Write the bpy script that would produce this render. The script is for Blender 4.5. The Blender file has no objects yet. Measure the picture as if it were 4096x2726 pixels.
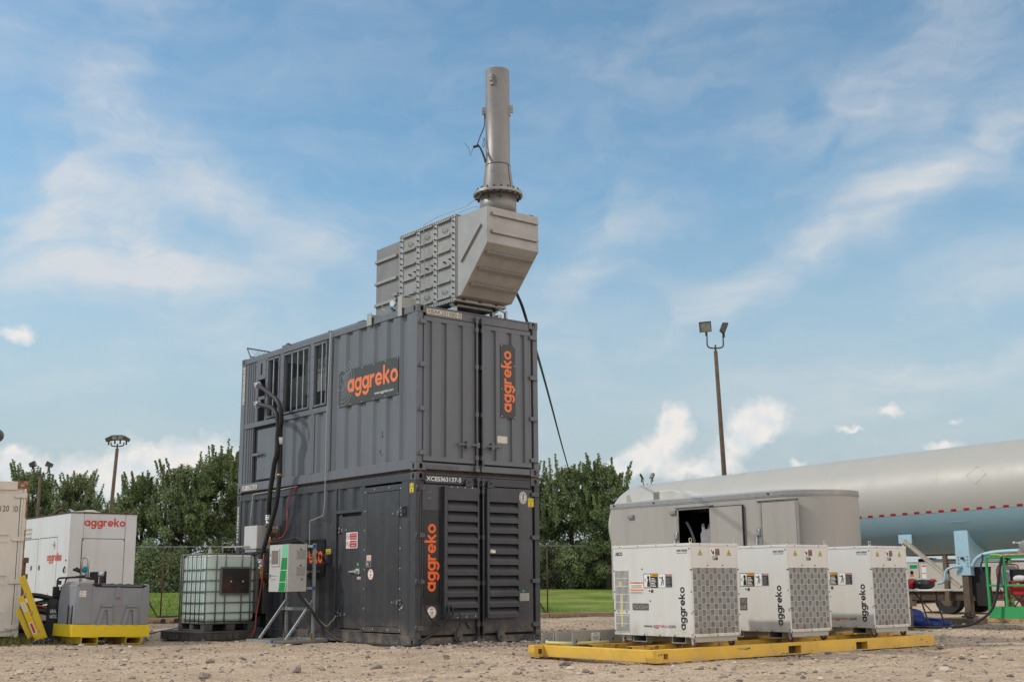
import bpy, math, random
import numpy as np
from mathutils import Vector, Matrix, Euler

scene = bpy.context.scene
COL = scene.collection
R = math.radians
# ------------------------------------------------------------------ camera
cam_d = bpy.data.cameras.new("camera")
cam = bpy.data.objects.new("camera", cam_d)
COL.objects.link(cam)
cam_d.sensor_width = 36.0
cam_d.lens = 36.0 * 4819.0 / 4096.0
cam_d.clip_start = 0.1
cam_d.clip_end = 5000.0
_yaw, _pit, _rol = 0.6752, 0.1989, -0.0081
_f = Vector((math.sin(_yaw) * math.cos(_pit), math.cos(_yaw) * math.cos(_pit), math.sin(_pit)))
_r = Vector((math.cos(_yaw), -math.sin(_yaw), 0.0))
_u = _r.cross(_f)
_r2 = _r * math.cos(_rol) + _u * math.sin(_rol)
_u2 = -_r * math.sin(_rol) + _u * math.cos(_rol)
cam.matrix_world = Matrix(((_r2.x, _u2.x, -_f.x, -10.34), (_r2.y, _u2.y, -_f.y, -15.275),
                           (_r2.z, _u2.z, -_f.z, 0.899), (0, 0, 0, 1)))
scene.camera = cam
# ------------------------------------------------------------------ exposure
scene.view_settings.view_transform = 'Standard'
scene.view_settings.look = 'None'
scene.view_settings.exposure = 0.35
scene.view_settings.gamma = 1.0
# ------------------------------------------------------------------ sun
SUN_EL = R(40)
SUN_DIR = Vector((-0.80 * math.cos(SUN_EL), 0.60 * math.cos(SUN_EL), math.sin(SUN_EL)))
sun_d = bpy.data.lights.new("sun", 'SUN')
sun_d.energy = 1.6
sun_d.angle = R(1.5)
sun_d.color = (1.0, 0.92, 0.82)
sun = bpy.data.objects.new("sun", sun_d)
COL.objects.link(sun)
sun.rotation_euler = SUN_DIR.to_track_quat('Z', 'Y').to_euler()
# ------------------------------------------------------------------ sky with clouds (world directions)
world = bpy.data.worlds.new("World")
scene.world = world
world.use_nodes = True
wt = world.node_tree
for n in list(wt.nodes):
    wt.nodes.remove(n)
def wn(t, **kw):
    n = wt.nodes.new(t)
    for k, v in kw.items():
        setattr(n, k, v)
    return n
def wl(a, b):
    wt.links.new(a, b)
def wmath(op, a, b=None, clamp=False):
    n = wn('ShaderNodeMath', operation=op)
    n.use_clamp = clamp
    for i, x in enumerate((a, b)):
        if x is None:
            continue
        if isinstance(x, (int, float)):
            n.inputs[i].default_value = x
        else:
            wl(x, n.inputs[i])
    return n.outputs[0]
w_out = wn('ShaderNodeOutputWorld')
w_bg = wn('ShaderNodeBackground')
w_bg.inputs['Strength'].default_value = 0.13
wl(w_bg.outputs[0], w_out.inputs[0])
sky = wn('ShaderNodeTexSky', sky_type='NISHITA')
sky.sun_disc = False
sky.sun_elevation = SUN_EL
sky.sun_rotation = math.atan2(SUN_DIR.x, SUN_DIR.y)
sky.air_density = 1.0
sky.dust_density = 0.6
sky.ozone_density = 1.6
w_tc = wn('ShaderNodeTexCoord')
w_sep = wn('ShaderNodeSeparateXYZ')
wl(w_tc.outputs['Generated'], w_sep.inputs[0])
az = wmath('MULTIPLY', wmath('ARCTAN2', w_sep.outputs[0], w_sep.outputs[1]), 57.29578)
el = wmath('MULTIPLY', wmath('ARCSINE', w_sep.outputs[2]), 57.29578)
w_ae = wn('ShaderNodeCombineXYZ')
wl(az, w_ae.inputs[0]); wl(el, w_ae.inputs[1])
def warp(src, scale, amt):
    n = wn('ShaderNodeTexNoise')
    n.inputs['Scale'].default_value = scale
    n.inputs['Detail'].default_value = 3.0
    wl(src, n.inputs['Vector'])
    s = wn('ShaderNodeVectorMath', operation='SUBTRACT')
    wl(n.outputs['Color'], s.inputs[0]); s.inputs[1].default_value = (0.5, 0.5, 0.5)
    m = wn('ShaderNodeVectorMath', operation='SCALE')
    wl(s.outputs[0], m.inputs[0]); m.inputs['Scale'].default_value = amt
    a = wn('ShaderNodeVectorMath', operation='ADD')
    wl(src, a.inputs[0]); wl(m.outputs[0], a.inputs[1])
    return a.outputs[0]
def blobs(src, lst, soft=False):
    tot = None
    for (a, e, rot, sx, sy, w) in lst:
        m = wn('ShaderNodeMapping', vector_type='TEXTURE')
        m.inputs['Location'].default_value = (a, e, 0)
        m.inputs['Rotation'].default_value = (0, 0, R(rot))
        m.inputs['Scale'].default_value = (sx * 1.9, sy * 1.9, 1)
        wl(src, m.inputs['Vector'])
        g = wn('ShaderNodeTexGradient', gradient_type='SPHERICAL' if soft else 'QUADRATIC_SPHERE')
        wl(m.outputs[0], g.inputs[0])
        t = wmath('MULTIPLY', g.outputs['Fac'], w)
        tot = t if tot is None else wmath('ADD', tot, t)
    return tot
CIRRUS = [(18.3, 21.5, 64, 5.0, 1.6, .62), (16.0, 18.0, 20, 4.5, 1.8, .55), (16.8, 15.6, 8, 5.0, 2.2, .80), (20.5, 15.0, -30, 4.5, 1.6, .55),
          (20.3, 13.6, -7, 5.5, .85, .75), (25.0, 13.9, 3, 4.0, .7, .4), (22.5, 19.3, -40, 3.8, 1.2, .5), (26.5, 17.0, -24, 4.0, 1.2, .55), (29.3, 16.2, 40, 2.0, 1.3, .45),
          (43.9, 16.9, 8, 2.2, 1.1, .7), (42.0, 14.9, 10, 1.4, .9, .45), (42.3, 19.5, 10, 3.0, .9, .3), (47.5, 12.5, 22, 7.0, .9, .42), (55.0, 16.2, 25, 8.0, .75, .62), (60.5, 18.8, 25, 5.5, 1.3, .55),
          (57.5, 8.9, 7, 7.0, .75, .95), (61.0, 9.6, 6, 4.5, .6, .7), (50.5, 9.2, 8, 4.0, .5, .45), (59.0, 22.3, 35, 6.0, 2.4, .50), (53.5, 21.5, 30, 4.5, 1.3, .32),
          (36.0, 14.0, 0, 6.0, 1.6, .25), (40.5, 12.0, 10, 5.0, 1.0, .35), (14.8, 24.0, 55, 4.0, 1.5, .35), (62.0, 13.8, 15, 4.5, 1.2, .45), (27.0, 10.6, -6, 6.0, 1.0, .32), (48.0, 24.5, 10, 6.0, 1.5, .25), (18.0, 9.4, 0, 5.0, 1.0, .3)]
CUMULUS = [(17.2, 4.9, 0, 2.6, 1.0, .8), (16.2, 5.6, 0, .9, .6, .8), (21.4, 5.4, 0, 2.0, 1.25, 1.0), (24.6, 5.7, 0, 2.0, 1.25, 1.0), (22.8, 4.6, 0, 4.0, 1.1, .9),
           (28.4, 6.4, 0, .9, 1.0, .8), (15.8, 11.0, 0, .9, .42, 1.0), (46.4, 7.4, 35, 1.0, .95, 1.1), (45.0, 6.0, 25, 1.9, .75, 1.0),
           (43.2, 5.2, 10, 1.8, .5, .8), (50.5, 7.5, 20, 1.35, 1.0, 1.1), (49.4, 6.4, 25, 1.6, .9, .9), (47.0, 5.2, 0, 2.5, .6, .75),
           (56.2, 7.5, 0, .55, .36, .95), (54.4, 6.8, 0, .7, .2, .8), (58.3, 5.8, 0, .9, .35, .9), (59.0, 6.9, 0, .4, .18, .6), (52.0, 5.3, 0, .5, .3, .8)]
ae1 = warp(w_ae.outputs[0], 0.13, 4.0)
ae1 = warp(ae1, 0.5, 0.55)
cir = blobs(ae1, CIRRUS, True)
mp = wn('ShaderNodeMapping')
mp.inputs['Rotation'].default_value = (0, 0, R(-24))
mp.inputs['Scale'].default_value = (0.10, 0.5, 1)
wl(ae1, mp.inputs['Vector'])
nz = wn('ShaderNodeTexNoise')
nz.inputs['Scale'].default_value = 1.0
nz.inputs['Detail'].default_value = 7.0
nz.inputs['Roughness'].default_value = 0.55
wl(mp.outputs[0], nz.inputs['Vector'])
streak = wmath('ADD', wmath('MULTIPLY', wmath('SUBTRACT', nz.outputs['Fac'], 0.30), 1.9, True), 0.22, True)
wide = wmath('MULTIPLY', wmath('SUBTRACT', nz.outputs['Fac'], 0.38), 0.62, True)
cir_d = wmath('ADD', wmath('MULTIPLY', wmath('MULTIPLY', cir, 1.0), streak), wide, True)
ae2 = warp(w_ae.outputs[0], 1.0, 0.9)
ae2 = warp(ae2, 3.0, 0.35)
cum = blobs(ae2, CUMULUS)
nz2 = wn('ShaderNodeTexNoise')
nz2.inputs['Scale'].default_value = 0.95
nz2.inputs['Detail'].default_value = 8.0
nz2.inputs['Roughness'].default_value = 0.6
wl(w_ae.outputs[0], nz2.inputs['Vector'])
cum_s = wmath('ADD', cum, wmath('MULTIPLY', wmath('SUBTRACT', nz2.outputs['Fac'], 0.5), 0.7))
cum_d = wmath('MULTIPLY', wmath('SUBTRACT', cum_s, 0.19), 2.5, True)
# soft grey undersides inside the cumulus, from a lower noise octave
nz3 = wn('ShaderNodeTexNoise')
nz3.inputs['Scale'].default_value = 0.8
nz3.inputs['Detail'].default_value = 5.0
mp3 = wn('ShaderNodeMapping')
mp3.inputs['Location'].default_value = (3.1, 0.45, 0)
wl(w_ae.outputs[0], mp3.inputs['Vector']); wl(mp3.outputs[0], nz3.inputs['Vector'])
shade = wmath('MULTIPLY', wmath('SUBTRACT', nz3.outputs['Fac'], 0.42), 3.0, True)
cumcol = wn('ShaderNodeMix', data_type='RGBA')
wl(shade, cumcol.inputs[0])
cumcol.inputs[6].default_value = (5.4, 5.15, 4.9, 1)
cumcol.inputs[7].default_value = (3.8, 4.3, 4.7, 1)
# haze band close to the horizon
hz = wmath('DIVIDE', wmath('SUBTRACT', 18.5, wmath('ABSOLUTE', el)), 14.0, True)
hzf = wmath('MULTIPLY', hz, 0.90)
tint = wn('ShaderNodeMix', data_type='RGBA', blend_type='MULTIPLY')
tint.inputs[0].default_value = 1.0
wl(sky.outputs[0], tint.inputs[6])
tint.inputs[7].default_value = (0.79, 0.97, 0.92, 1)
m0 = wn('ShaderNodeMix', data_type='RGBA')
wl(hzf, m0.inputs[0]); wl(tint.outputs[2], m0.inputs[6])
m0.inputs[7].default_value = (2.75, 3.15, 3.4, 1)
m1 = wn('ShaderNodeMix', data_type='RGBA')
wl(wmath('MULTIPLY', cir_d, 0.78), m1.inputs[0]); wl(m0.outputs[2], m1.inputs[6])
m1.inputs[7].default_value = (4.5, 4.5, 4.5, 1)
m2 = wn('ShaderNodeMix', data_type='RGBA')
wl(wmath('MULTIPLY', cum_d, 0.9), m2.inputs[0]); wl(m1.outputs[2], m2.inputs[6]); wl(cumcol.outputs[2], m2.inputs[7])
# fill light added to the unseen sky behind the camera, brightening the end faces
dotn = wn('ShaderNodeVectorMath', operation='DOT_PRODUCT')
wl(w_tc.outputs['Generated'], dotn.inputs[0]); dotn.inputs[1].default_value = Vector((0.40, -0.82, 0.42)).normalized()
sky_fill = wn('ShaderNodeMapRange', interpolation_type='SMOOTHSTEP')
sky_fill.inputs[1].default_value = 0.15; sky_fill.inputs[2].default_value = 0.80
wl(dotn.outputs['Value'], sky_fill.inputs[0])
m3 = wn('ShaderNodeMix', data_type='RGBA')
wl(wmath('MULTIPLY', sky_fill.outputs[0], 0.9), m3.inputs[0]); wl(m2.outputs[2], m3.inputs[6])
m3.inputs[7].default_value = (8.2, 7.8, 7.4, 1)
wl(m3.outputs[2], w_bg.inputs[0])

# ------------------------------------------------------------------ helpers
rng = random.Random(7)
ORG = {}
def V(*a):
    return Vector(a)
def thing(name, label, cat, loc=(0, 0, 0), group=None, local=False, rot=(0, 0, 0)):
    o = bpy.data.objects.new(name, None)
    COL.objects.link(o)
    o.empty_display_size = 0.1
    o.location = loc
    o.rotation_euler = rot
    o['label'] = label; o['category'] = cat
    if group: o['group'] = group
    ORG[o.name] = Vector((0, 0, 0)) if local else Vector(loc)
    return o
def tag(o, label=None, cat=None, group=None, kind=None):
    for k, v in (('label', label), ('category', cat), ('group', group), ('kind', kind)):
        if v: o[k] = v
    return o
def children(o):
    return [c for c in COL.objects if c.parent == o]
def dup(root, loc, label, rot=None):
    kids = [(c, [g for g in COL.objects if g.parent == c]) for c in COL.objects if c.parent == root]
    r = root.copy(); COL.objects.link(r); r.location = loc; r['label'] = label
    if rot: r.rotation_euler = rot
    for c, gs in kids:
        c2 = c.copy(); COL.objects.link(c2); c2.parent = r
        for g in gs:
            g2 = g.copy(); COL.objects.link(g2); g2.parent = c2
    return r

class MB:
    def __init__(s):
        s.v = []; s.f = []; s.m = []; s.sm = []; s.cm = 0
    def mat(s, i):
        s.cm = i; return s
    def face(s, idx, smooth=False):
        s.f.append(tuple(idx)); s.m.append(s.cm); s.sm.append(smooth)
    def pts(s, lst):
        b = len(s.v); s.v.extend([tuple(p) for p in lst]); return b
    def quad(s, a, b, c, d):
        i = s.pts((a, b, c, d)); s.face((i, i + 1, i + 2, i + 3)); return s
    def poly(s, lst):
        i = s.pts(lst); s.face(range(i, i + len(lst))); return s
    def box(s, x0, x1, y0, y1, z0, z1):
        if x0 > x1: x0, x1 = x1, x0
        if y0 > y1: y0, y1 = y1, y0
        if z0 > z1: z0, z1 = z1, z0
        i = s.pts(((x0, y0, z0), (x1, y0, z0), (x1, y1, z0), (x0, y1, z0), (x0, y0, z1), (x1, y0, z1), (x1, y1, z1), (x0, y1, z1)))
        for q in ((0, 3, 2, 1), (4, 5, 6, 7), (0, 1, 5, 4), (1, 2, 6, 5), (2, 3, 7, 6), (3, 0, 4, 7)):
            s.face([i + k for k in q])
        return s
    def obox(s, c, ax, ay, az):
        c = Vector(c); ax = Vector(ax); ay = Vector(ay); az = Vector(az)
        if ax.cross(ay).dot(az) < 0: az = -az
        p = [c + ax * a + ay * b + az * d for d in (-1, 1) for a, b in ((-1, -1), (1, -1), (1, 1), (-1, 1))]
        i = s.pts(p)
        for q in ((0, 3, 2, 1), (4, 5, 6, 7), (0, 1, 5, 4), (1, 2, 6, 5), (2, 3, 7, 6), (3, 0, 4, 7)):
            s.face([i + k for k in q])
        return s
    def beam(s, p0, p1, w, h, up=(0, 0, 1)):
        p0 = Vector(p0); p1 = Vector(p1); d = p1 - p0; n = d.normalized()
        u = Vector(up)
        if abs(n.dot(u)) > 0.98: u = Vector((1, 0, 0))
        side = n.cross(u).normalized(); u = side.cross(n)
        return s.obox((p0 + p1) / 2, d / 2, side * w / 2, u * h / 2)
    def cyl(s, p0, p1, r0, r1=None, n=12, caps=True, smooth=True):
        if r1 is None: r1 = r0
        p0 = Vector(p0); p1 = Vector(p1); d = (p1 - p0).normalized()
        a = d.orthogonal().normalized(); b = d.cross(a)
        ring = lambda p, r: [p + (a * math.cos(2 * math.pi * k / n) + b * math.sin(2 * math.pi * k / n)) * r for k in range(n)]
        i = s.pts(ring(p0, r0)); j = s.pts(ring(p1, r1))
        for k in range(n):
            k2 = (k + 1) % n
            s.face((i + k, i + k2, j + k2, j + k), smooth)
        if caps:
            s.face([i + k for k in range(n)][::-1]); s.face([j + k for k in range(n)])
        return s
    def tube(s, pts, r, n=8, spline=True, sub=6, caps=True):
        P = [Vector(p) for p in pts]
        if spline and len(P) > 2:
            Q = []
            E_ = [P[0] * 2 - P[1]] + P + [P[-1] * 2 - P[-2]]
            for k in range(1, len(E_) - 2):
                p0, p1, p2, p3 = E_[k - 1:k + 3]
                for t in range(sub):
                    t = t / sub
                    Q.append(0.5 * ((2 * p1) + (p2 - p0) * t + (2 * p0 - 5 * p1 + 4 * p2 - p3) * t * t + (3 * p1 - p0 - 3 * p2 + p3) * t ** 3))
            Q.append(P[-1]); P = Q
        rr = r if isinstance(r, (list, tuple)) else None
        prev = None; a = None
        for k, p in enumerate(P):
            d = (P[min(k + 1, len(P) - 1)] - P[max(k - 1, 0)])
            d = d.normalized() if d.length > 1e-9 else Vector((0, 0, 1))
            if a is None: a = d.orthogonal().normalized()
            else:
                a = a - d * a.dot(d)
                a = a.normalized() if a.length > 1e-6 else d.orthogonal().normalized()
            b = d.cross(a)
            rk = r if rr is None else rr[0] + (rr[-1] - rr[0]) * k / (len(P) - 1)
            i = s.pts([p + (a * math.cos(2 * math.pi * q / n) + b * math.sin(2 * math.pi * q / n)) * rk for q in range(n)])
            if prev is not None:
                for q in range(n):
                    q2 = (q + 1) % n
                    s.face((prev + q, prev + q2, i + q2, i + q), True)
            elif caps: s.face([i + q for q in range(n)][::-1])
            prev = i
        if caps: s.face([prev + q for q in range(n)])
        return s
    def lathe(s, c, axis, prof, n=24, a0=0.0, a1=2 * math.pi):
        c = Vector(c); d = Vector(axis).normalized(); a = d.orthogonal().normalized(); b = d.cross(a)
        full = abs(a1 - a0 - 2 * math.pi) < 1e-6
        m = n if full else n + 1
        prev = None
        for (r, h) in prof:
            i = s.pts([c + d * h + (a * math.cos(a0 + (a1 - a0) * k / n) + b * math.sin(a0 + (a1 - a0) * k / n)) * r for k in range(m)])
            if prev is not None:
                for k in range(n):
                    k2 = (k + 1) % m if full else k + 1
                    s.face((prev + k, prev + k2, i + k2, i + k), True)
            prev = i
        return s
    def prism(s, poly, org, right, up, depth, lift=0.0):
        org = Vector(org); right = Vector(right); up = Vector(up); n = right.cross(up).normalized()
        A = [org + right * x + up * y + n * lift for x, y in poly]
        B = [p + n * depth for p in A]
        i = s.pts(A); j = s.pts(B); k = len(poly)
        s.face([j + q for q in range(k)]); s.face([i + q for q in range(k)][::-1])
        for q in range(k):
            q2 = (q + 1) % k
            s.face((i + q, i + q2, j + q2, j + q))
        return s
    def flat(s, poly, org, right, up, lift=0.003):
        org = Vector(org); right = Vector(right); up = Vector(up); n = right.cross(up).normalized()
        return s.poly([org + right * x + up * y + n * lift for x, y in poly])
    def rect(s, x0, x1, y0, y1, org, right, up, lift=0.003):
        return s.flat(((x0, y0), (x1, y0), (x1, y1), (x0, y1)), org, right, up, lift)
    def ring(s, cx, cy, r0, r1, org, right, up, lift=0.003, n=28, a0=0.0, a1=360.0, sy=1.0):
        org = Vector(org); right = Vector(right); up = Vector(up); nn = right.cross(up).normalized()
        m = max(3, int(n * (a1 - a0) / 360))
        pt = lambda r, a: org + right * (cx + r * math.cos(a)) + up * (cy + r * math.sin(a) * sy) + nn * lift
        full = abs(a1 - a0 - 360) < 1e-6
        for k in range(m):
            t0 = R(a0 + (a1 - a0) * k / m); t1 = R(a0 + (a1 - a0) * (k + 1) / m)
            if r0 <= 0:
                s.poly((pt(r1, t0), pt(r1, t1), pt(0, 0)))
            else:
                s.quad(pt(r0, t0), pt(r1, t0), pt(r1, t1), pt(r0, t1))
        return s
    def disc(s, cx, cy, r, org, right, up, lift=0.003, n=24, sy=1.0):
        return s.flat([(cx + r * math.cos(2 * math.pi * k / n), cy + r * sy * math.sin(2 * math.pi * k / n)) for k in range(n)], org, right, up, lift)
    def build(s, name, mats, parent=None, label=None, bevel=0.0, auto=False):
        me = bpy.data.meshes.new(name)
        off = ORG.get(parent.name, Vector((0, 0, 0))) if parent else Vector((0, 0, 0))
        vv = s.v if off.length == 0 else [(a - off.x, b - off.y, c - off.z) for a, b, c in s.v]
        me.from_pydata(vv, [], s.f)
        if not isinstance(mats, (list, tuple)): mats = [mats]
        for m in mats: me.materials.append(m)
        if len(mats) > 1: me.polygons.foreach_set('material_index', s.m)
        me.polygons.foreach_set('use_smooth', s.sm)
        me.update()
        o = bpy.data.objects.new(name, me)
        COL.objects.link(o)
        if parent:
            o.parent = parent
            ORG[o.name] = off
        if label: o['label'] = label
        if bevel:
            b = o.modifiers.new('bevel', 'BEVEL')
            b.width = bevel; b.segments = 1; b.limit_method = 'ANGLE'; b.angle_limit = R(40)
        return o
    def solo(s, name, mats, loc, bevel=0.0):
        """one mesh that is a thing of its own, its origin at loc"""
        o = MB.build(s, name, mats, None, None, bevel)
        l = Vector(loc)
        o.data.transform(Matrix.Translation(-l)); o.location = l
        ORG[o.name] = l
        return o

def boxes(name, mats, parent, lst, bevel=0.0):
    for q in lst:
        MB().box(*q).build(name, mats, parent, bevel=bevel)
# text ---------------------------------------------------------------
_tc = {}
def text_mesh(t, bold=0.0):
    k = (t, bold)
    if k not in _tc:
        cu = bpy.data.curves.new('txt', 'FONT')
        cu.body = t; cu.size = 1.0; cu.offset = bold; cu.resolution_u = 3
        ob = bpy.data.objects.new('txt', cu)
        COL.objects.link(ob)
        dg = bpy.context.evaluated_depsgraph_get()
        me = bpy.data.meshes.new_from_object(ob.evaluated_get(dg))
        vs = [(v.co.x, v.co.y) for v in me.vertices]; fs = [tuple(p.vertices) for p in me.polygons]
        bpy.data.objects.remove(ob); bpy.data.curves.remove(cu); bpy.data.meshes.remove(me)
        xs = [a for a, b in vs] or [0]; ys = [b for a, b in vs] or [0]
        _tc[k] = (vs, fs, min(xs), max(xs), min(ys), max(ys))
    return _tc[k]
def text(mb, t, org, right, up, w, h, lift=0.004, bold=0.0):
    vs, fs, x0, x1, y0, y1 = text_mesh(t, bold)
    org = Vector(org); right = Vector(right); up = Vector(up); n = right.cross(up).normalized()
    sx = w / max(1e-6, x1 - x0); sy = h / max(1e-6, y1 - y0)
    i = mb.pts([org + right * ((a - x0) * sx) + up * ((b - y0) * sy) + n * lift for a, b in vs])
    for f in fs: mb.face([i + q for q in f])
# rounded lower-case wordmark drawn from strokes
def wordmark(mb, org, right, up, w, h, lift=0.004, only=None, thick=0.255):
    t = thick; ro = 0.5; ri = 0.5 - t
    S = []           # (kind, args)
    x = 0.0; spans = []
    def ringarc(cx, cy, a0, a1): S.append(('a', cx, cy, a0, a1))
    def bar(p, q, tt=t): S.append(('b', p, q, tt))
    for ch in "aggreko":
        x0 = x; st = len(S)
        if ch == 'a':
            ringarc(x + .5, .5, 0, 360); bar((x + 1 - t / 2, 0), (x + 1 - t / 2, 1)); x += 1
        elif ch == 'g':
            ringarc(x + .5, .5, 0, 360); bar((x + 1 - t / 2, 0.0), (x + 1 - t / 2, 1)); ringarc(x + .5, 0.03, 205, 360); x += 1
        elif ch == 'r':
            bar((x + t / 2, 0), (x + t / 2, 1)); ringarc(x + .5, .5, 68, 180); x += .68
        elif ch == 'e':
            ringarc(x + .5, .5, 0, 322); bar((x + .14, .47), (x + .97, .47), t * .72); x += 1
        elif ch == 'k':
            bar((x + t / 2, 0), (x + t / 2, 1.45)); bar((x + t * .9, .50), (x + .80, 1.0), t * .95); bar((x + .34, .60), (x + .84, 0.0), t * .98); x += .92
        elif ch == 'o':
            ringarc(x + .5, .5, 0, 360); x += 1
        spans.append((ch, st, len(S))); x += .085
    W_ = x - .085; H0 = -.47; H1 = 1.45
    org = Vector(org); right = Vector(right) * (w / W_); up = Vector(up) * (h / (H1 - H0))
    o2 = org - up * H0
    keep = range(len(S)) if only is None else [k for ci in only for k in range(spans[ci][1], spans[ci][2])]
    for c, k in enumerate(keep):
        q = S[k]; lf = lift + 0.0006 * (c % 3)
        if q[0] == 'a':
            mb.ring(q[1], q[2], ri, ro, o2, right, up, lf, 32, q[3], q[4])
        else:
            (ax, ay), (bx, by) = q[1], q[2]
            dx, dy = bx - ax, by - ay; L = math.hypot(dx, dy); nx, ny = -dy / L * q[3] / 2, dx / L * q[3] / 2
            mb.flat(((ax - nx, ay - ny), (bx - nx, by - ny), (bx + nx, by + ny), (ax + nx, ay + ny)), o2, right, up, lf)

# materials -----------------------------------------------------------
def mat(name, col, rough=0.5, metal=0.0, var=0.12, scale=2.5, bump=0.0, bscale=40.0, dirt=None, streak=None, spec=0.5, rust=None, transl=0.0, dust=None):
    m = bpy.data.materials.new(name)
    m.use_nodes = True
    nt = m.node_tree; N = nt.nodes; L = nt.links
    p = N['Principled BSDF']
    p.inputs['Roughness'].default_value = rough
    p.inputs['Metallic'].default_value = metal
    p.inputs['Specular IOR Level'].default_value = spec
    tc = N.new('ShaderNodeTexCoord')
    def noise(sc, det=5.0, sz=None, r=0.6):
        n = N.new('ShaderNodeTexNoise'); n.inputs['Scale'].default_value = sc; n.inputs['Detail'].default_value = det
        n.inputs['Roughness'].default_value = r
        if sz:
            mp = N.new('ShaderNodeMapping'); mp.inputs['Scale'].default_value = sz
            L.new(tc.outputs['Object'], mp.inputs[0]); L.new(mp.outputs[0], n.inputs['Vector'])
        else: L.new(tc.outputs['Object'], n.inputs['Vector'])
        return n.outputs['Fac']
    def ramp(src, a, b):
        r = N.new('ShaderNodeMapRange'); r.inputs[1].default_value = a; r.inputs[2].default_value = b
        L.new(src, r.inputs[0]); return r.outputs[0]
    def mix(f, a, b):
        x = N.new('ShaderNodeMix'); x.data_type = 'RGBA'
        L.new(f, x.inputs[0])
        for i, c in ((6, a), (7, b)):
            if isinstance(c, tuple): x.inputs[i].default_value = (*c[:3], 1)
            else: L.new(c, x.inputs[i])
        return x.outputs[2]
    def scale_(f, k):
        x = N.new('ShaderNodeMath'); x.operation = 'MULTIPLY'; x.inputs[1].default_value = k
        L.new(f, x.inputs[0]); return x.outputs[0]
    c0 = tuple(x * (1 - var) for x in col); c1 = tuple(min(1, x * (1 + var)) for x in col)
    c = mix(ramp(noise(scale), 0.3, 0.7), c0, c1)
    if dirt:
        c = mix(scale_(ramp(noise(dirt[2], 7.0, None, 0.7), 0.5, 0.72), dirt[1]), c, dirt[0])
    if streak:
        c = mix(scale_(ramp(noise(1.0, 5.0, (streak[2], streak[2], streak[2] * 0.05)), 0.48, 0.75), streak[1]), c, streak[0])
    if rust:
        f = ramp(noise(rust[1], 8.0, None, 0.75), rust[2], rust[2] + 0.06)
        c = mix(f, c, rust[0])
        L.new(ramp(f, 0, 1), p.inputs['Roughness']) if False else None
    if dust:                                            # dried mud and dust thrown up from the yard, ragged upper limit
        sx = N.new('ShaderNodeSeparateXYZ'); L.new(tc.outputs['Object'], sx.inputs[0])
        hm = N.new('ShaderNodeMapRange'); hm.inputs[1].default_value = dust[1] + dust[2]; hm.inputs[2].default_value = dust[2]; L.new(sx.outputs[2], hm.inputs[0])
        ml = N.new('ShaderNodeMath'); ml.operation = 'MULTIPLY'; L.new(hm.outputs[0], ml.inputs[0]); L.new(ramp(noise(5.0, 7.0, None, .7), .40, .70), ml.inputs[1])
        c = mix(ml.outputs[0], c, dust[0])
    L.new(c, p.inputs['Base Color'])
    rr = N.new('ShaderNodeMapRange'); rr.inputs[3].default_value = max(0.03, rough - 0.08); rr.inputs[4].default_value = min(1, rough + 0.1)
    L.new(noise(scale * 2.3), rr.inputs[0]); L.new(rr.outputs[0], p.inputs['Roughness'])
    if bump:
        b = N.new('ShaderNodeBump'); b.inputs['Strength'].default_value = bump; b.inputs['Distance'].default_value = 0.01
        L.new(noise(bscale), b.inputs['Height']); L.new(b.outputs[0], p.inputs['Normal'])
    if transl:
        p.inputs['Transmission Weight'].default_value = transl
    return m
RUST = (0.16, 0.06, 0.025)
M = {}
M['upper'] = mat('upper_grey_paint', (0.128, 0.136, 0.152), 0.5, 0, .07, 1.3, .05, 7, ((0.13, 0.13, 0.135), .35, 2.2), ((0.20, 0.20, 0.20), .25, 5.0))
M['lower'] = mat('dark_grey_paint', (0.042, 0.043, 0.050), 0.27, 0, .08, 1.3, .035, 5, ((0.10, 0.095, 0.09), .30, 2.5), ((0.10, 0.10, 0.10), .3, 6.0), .5, None, 0, ((.26, .20, .145), .42, .0))
M['lowerm'] = mat('matt_dark_grey_paint', (0.044, 0.045, 0.051), 0.45, 0, .08, 1.5, .03, 9, ((0.10, 0.095, 0.09), .35, 3.0), None, .5, None, 0, ((.28, .215, .155), .40, .0))
M['cast_u'] = mat('grey_casting', (0.12, 0.123, 0.132), 0.55, 0, .10, 6, .1, 30, None, None, .5, (RUST, 9, .70))
M['cast_l'] = mat('dark_casting', (0.085, 0.085, 0.092), 0.55, 0, .12, 6, .1, 30, None, None, .5, (RUST, 10, .62))
M['gap'] = mat('black_gap', (0.006, 0.006, 0.006), 0.9, 0, .1)
M['gasket'] = mat('dark_rubber_seal', (0.022, 0.018, 0.015), 0.75, 0, .25, 8)
M['rustdark'] = mat('rusty_brown_steel', (0.075, 0.052, 0.036), 0.8, 0, .35, 9, .2, 40)
M['black'] = mat('black_plastic', (0.014, 0.014, 0.015), 0.42, 0, .15, 5)
M['rubber'] = mat('black_rubber', (0.016, 0.015, 0.015), 0.6, 0, .25, 12, .1, 60, ((0.06, 0.05, 0.04), .25, 9))
M['sign'] = mat('charcoal_sign', (0.045, 0.046, 0.046), 0.5, 0, .06, 4)
M['signb'] = mat('black_sign', (0.008, 0.008, 0.008), 0.28, 0, .1, 4)
M['orange'] = mat('orange_letters', (0.85, 0.185, 0.045), 0.5, 0, .04, 5)
M['orange2'] = mat('bright_orange_letters', (0.86, 0.13, 0.015), 0.5, 0, .05, 5)
M['redl'] = mat('faded_red_letters', (0.58, 0.065, 0.04), 0.5, 0, .08, 6)
M['red'] = mat('red_letters', (0.45, 0.02, 0.03), 0.5, 0, .08, 6)
M['white'] = mat('white_label', (0.78, 0.76, 0.72), 0.5, 0, .05, 8)
M['grey_l'] = mat('grey_print', (0.28, 0.28, 0.29), 0.5, 0, .08, 8)
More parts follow.
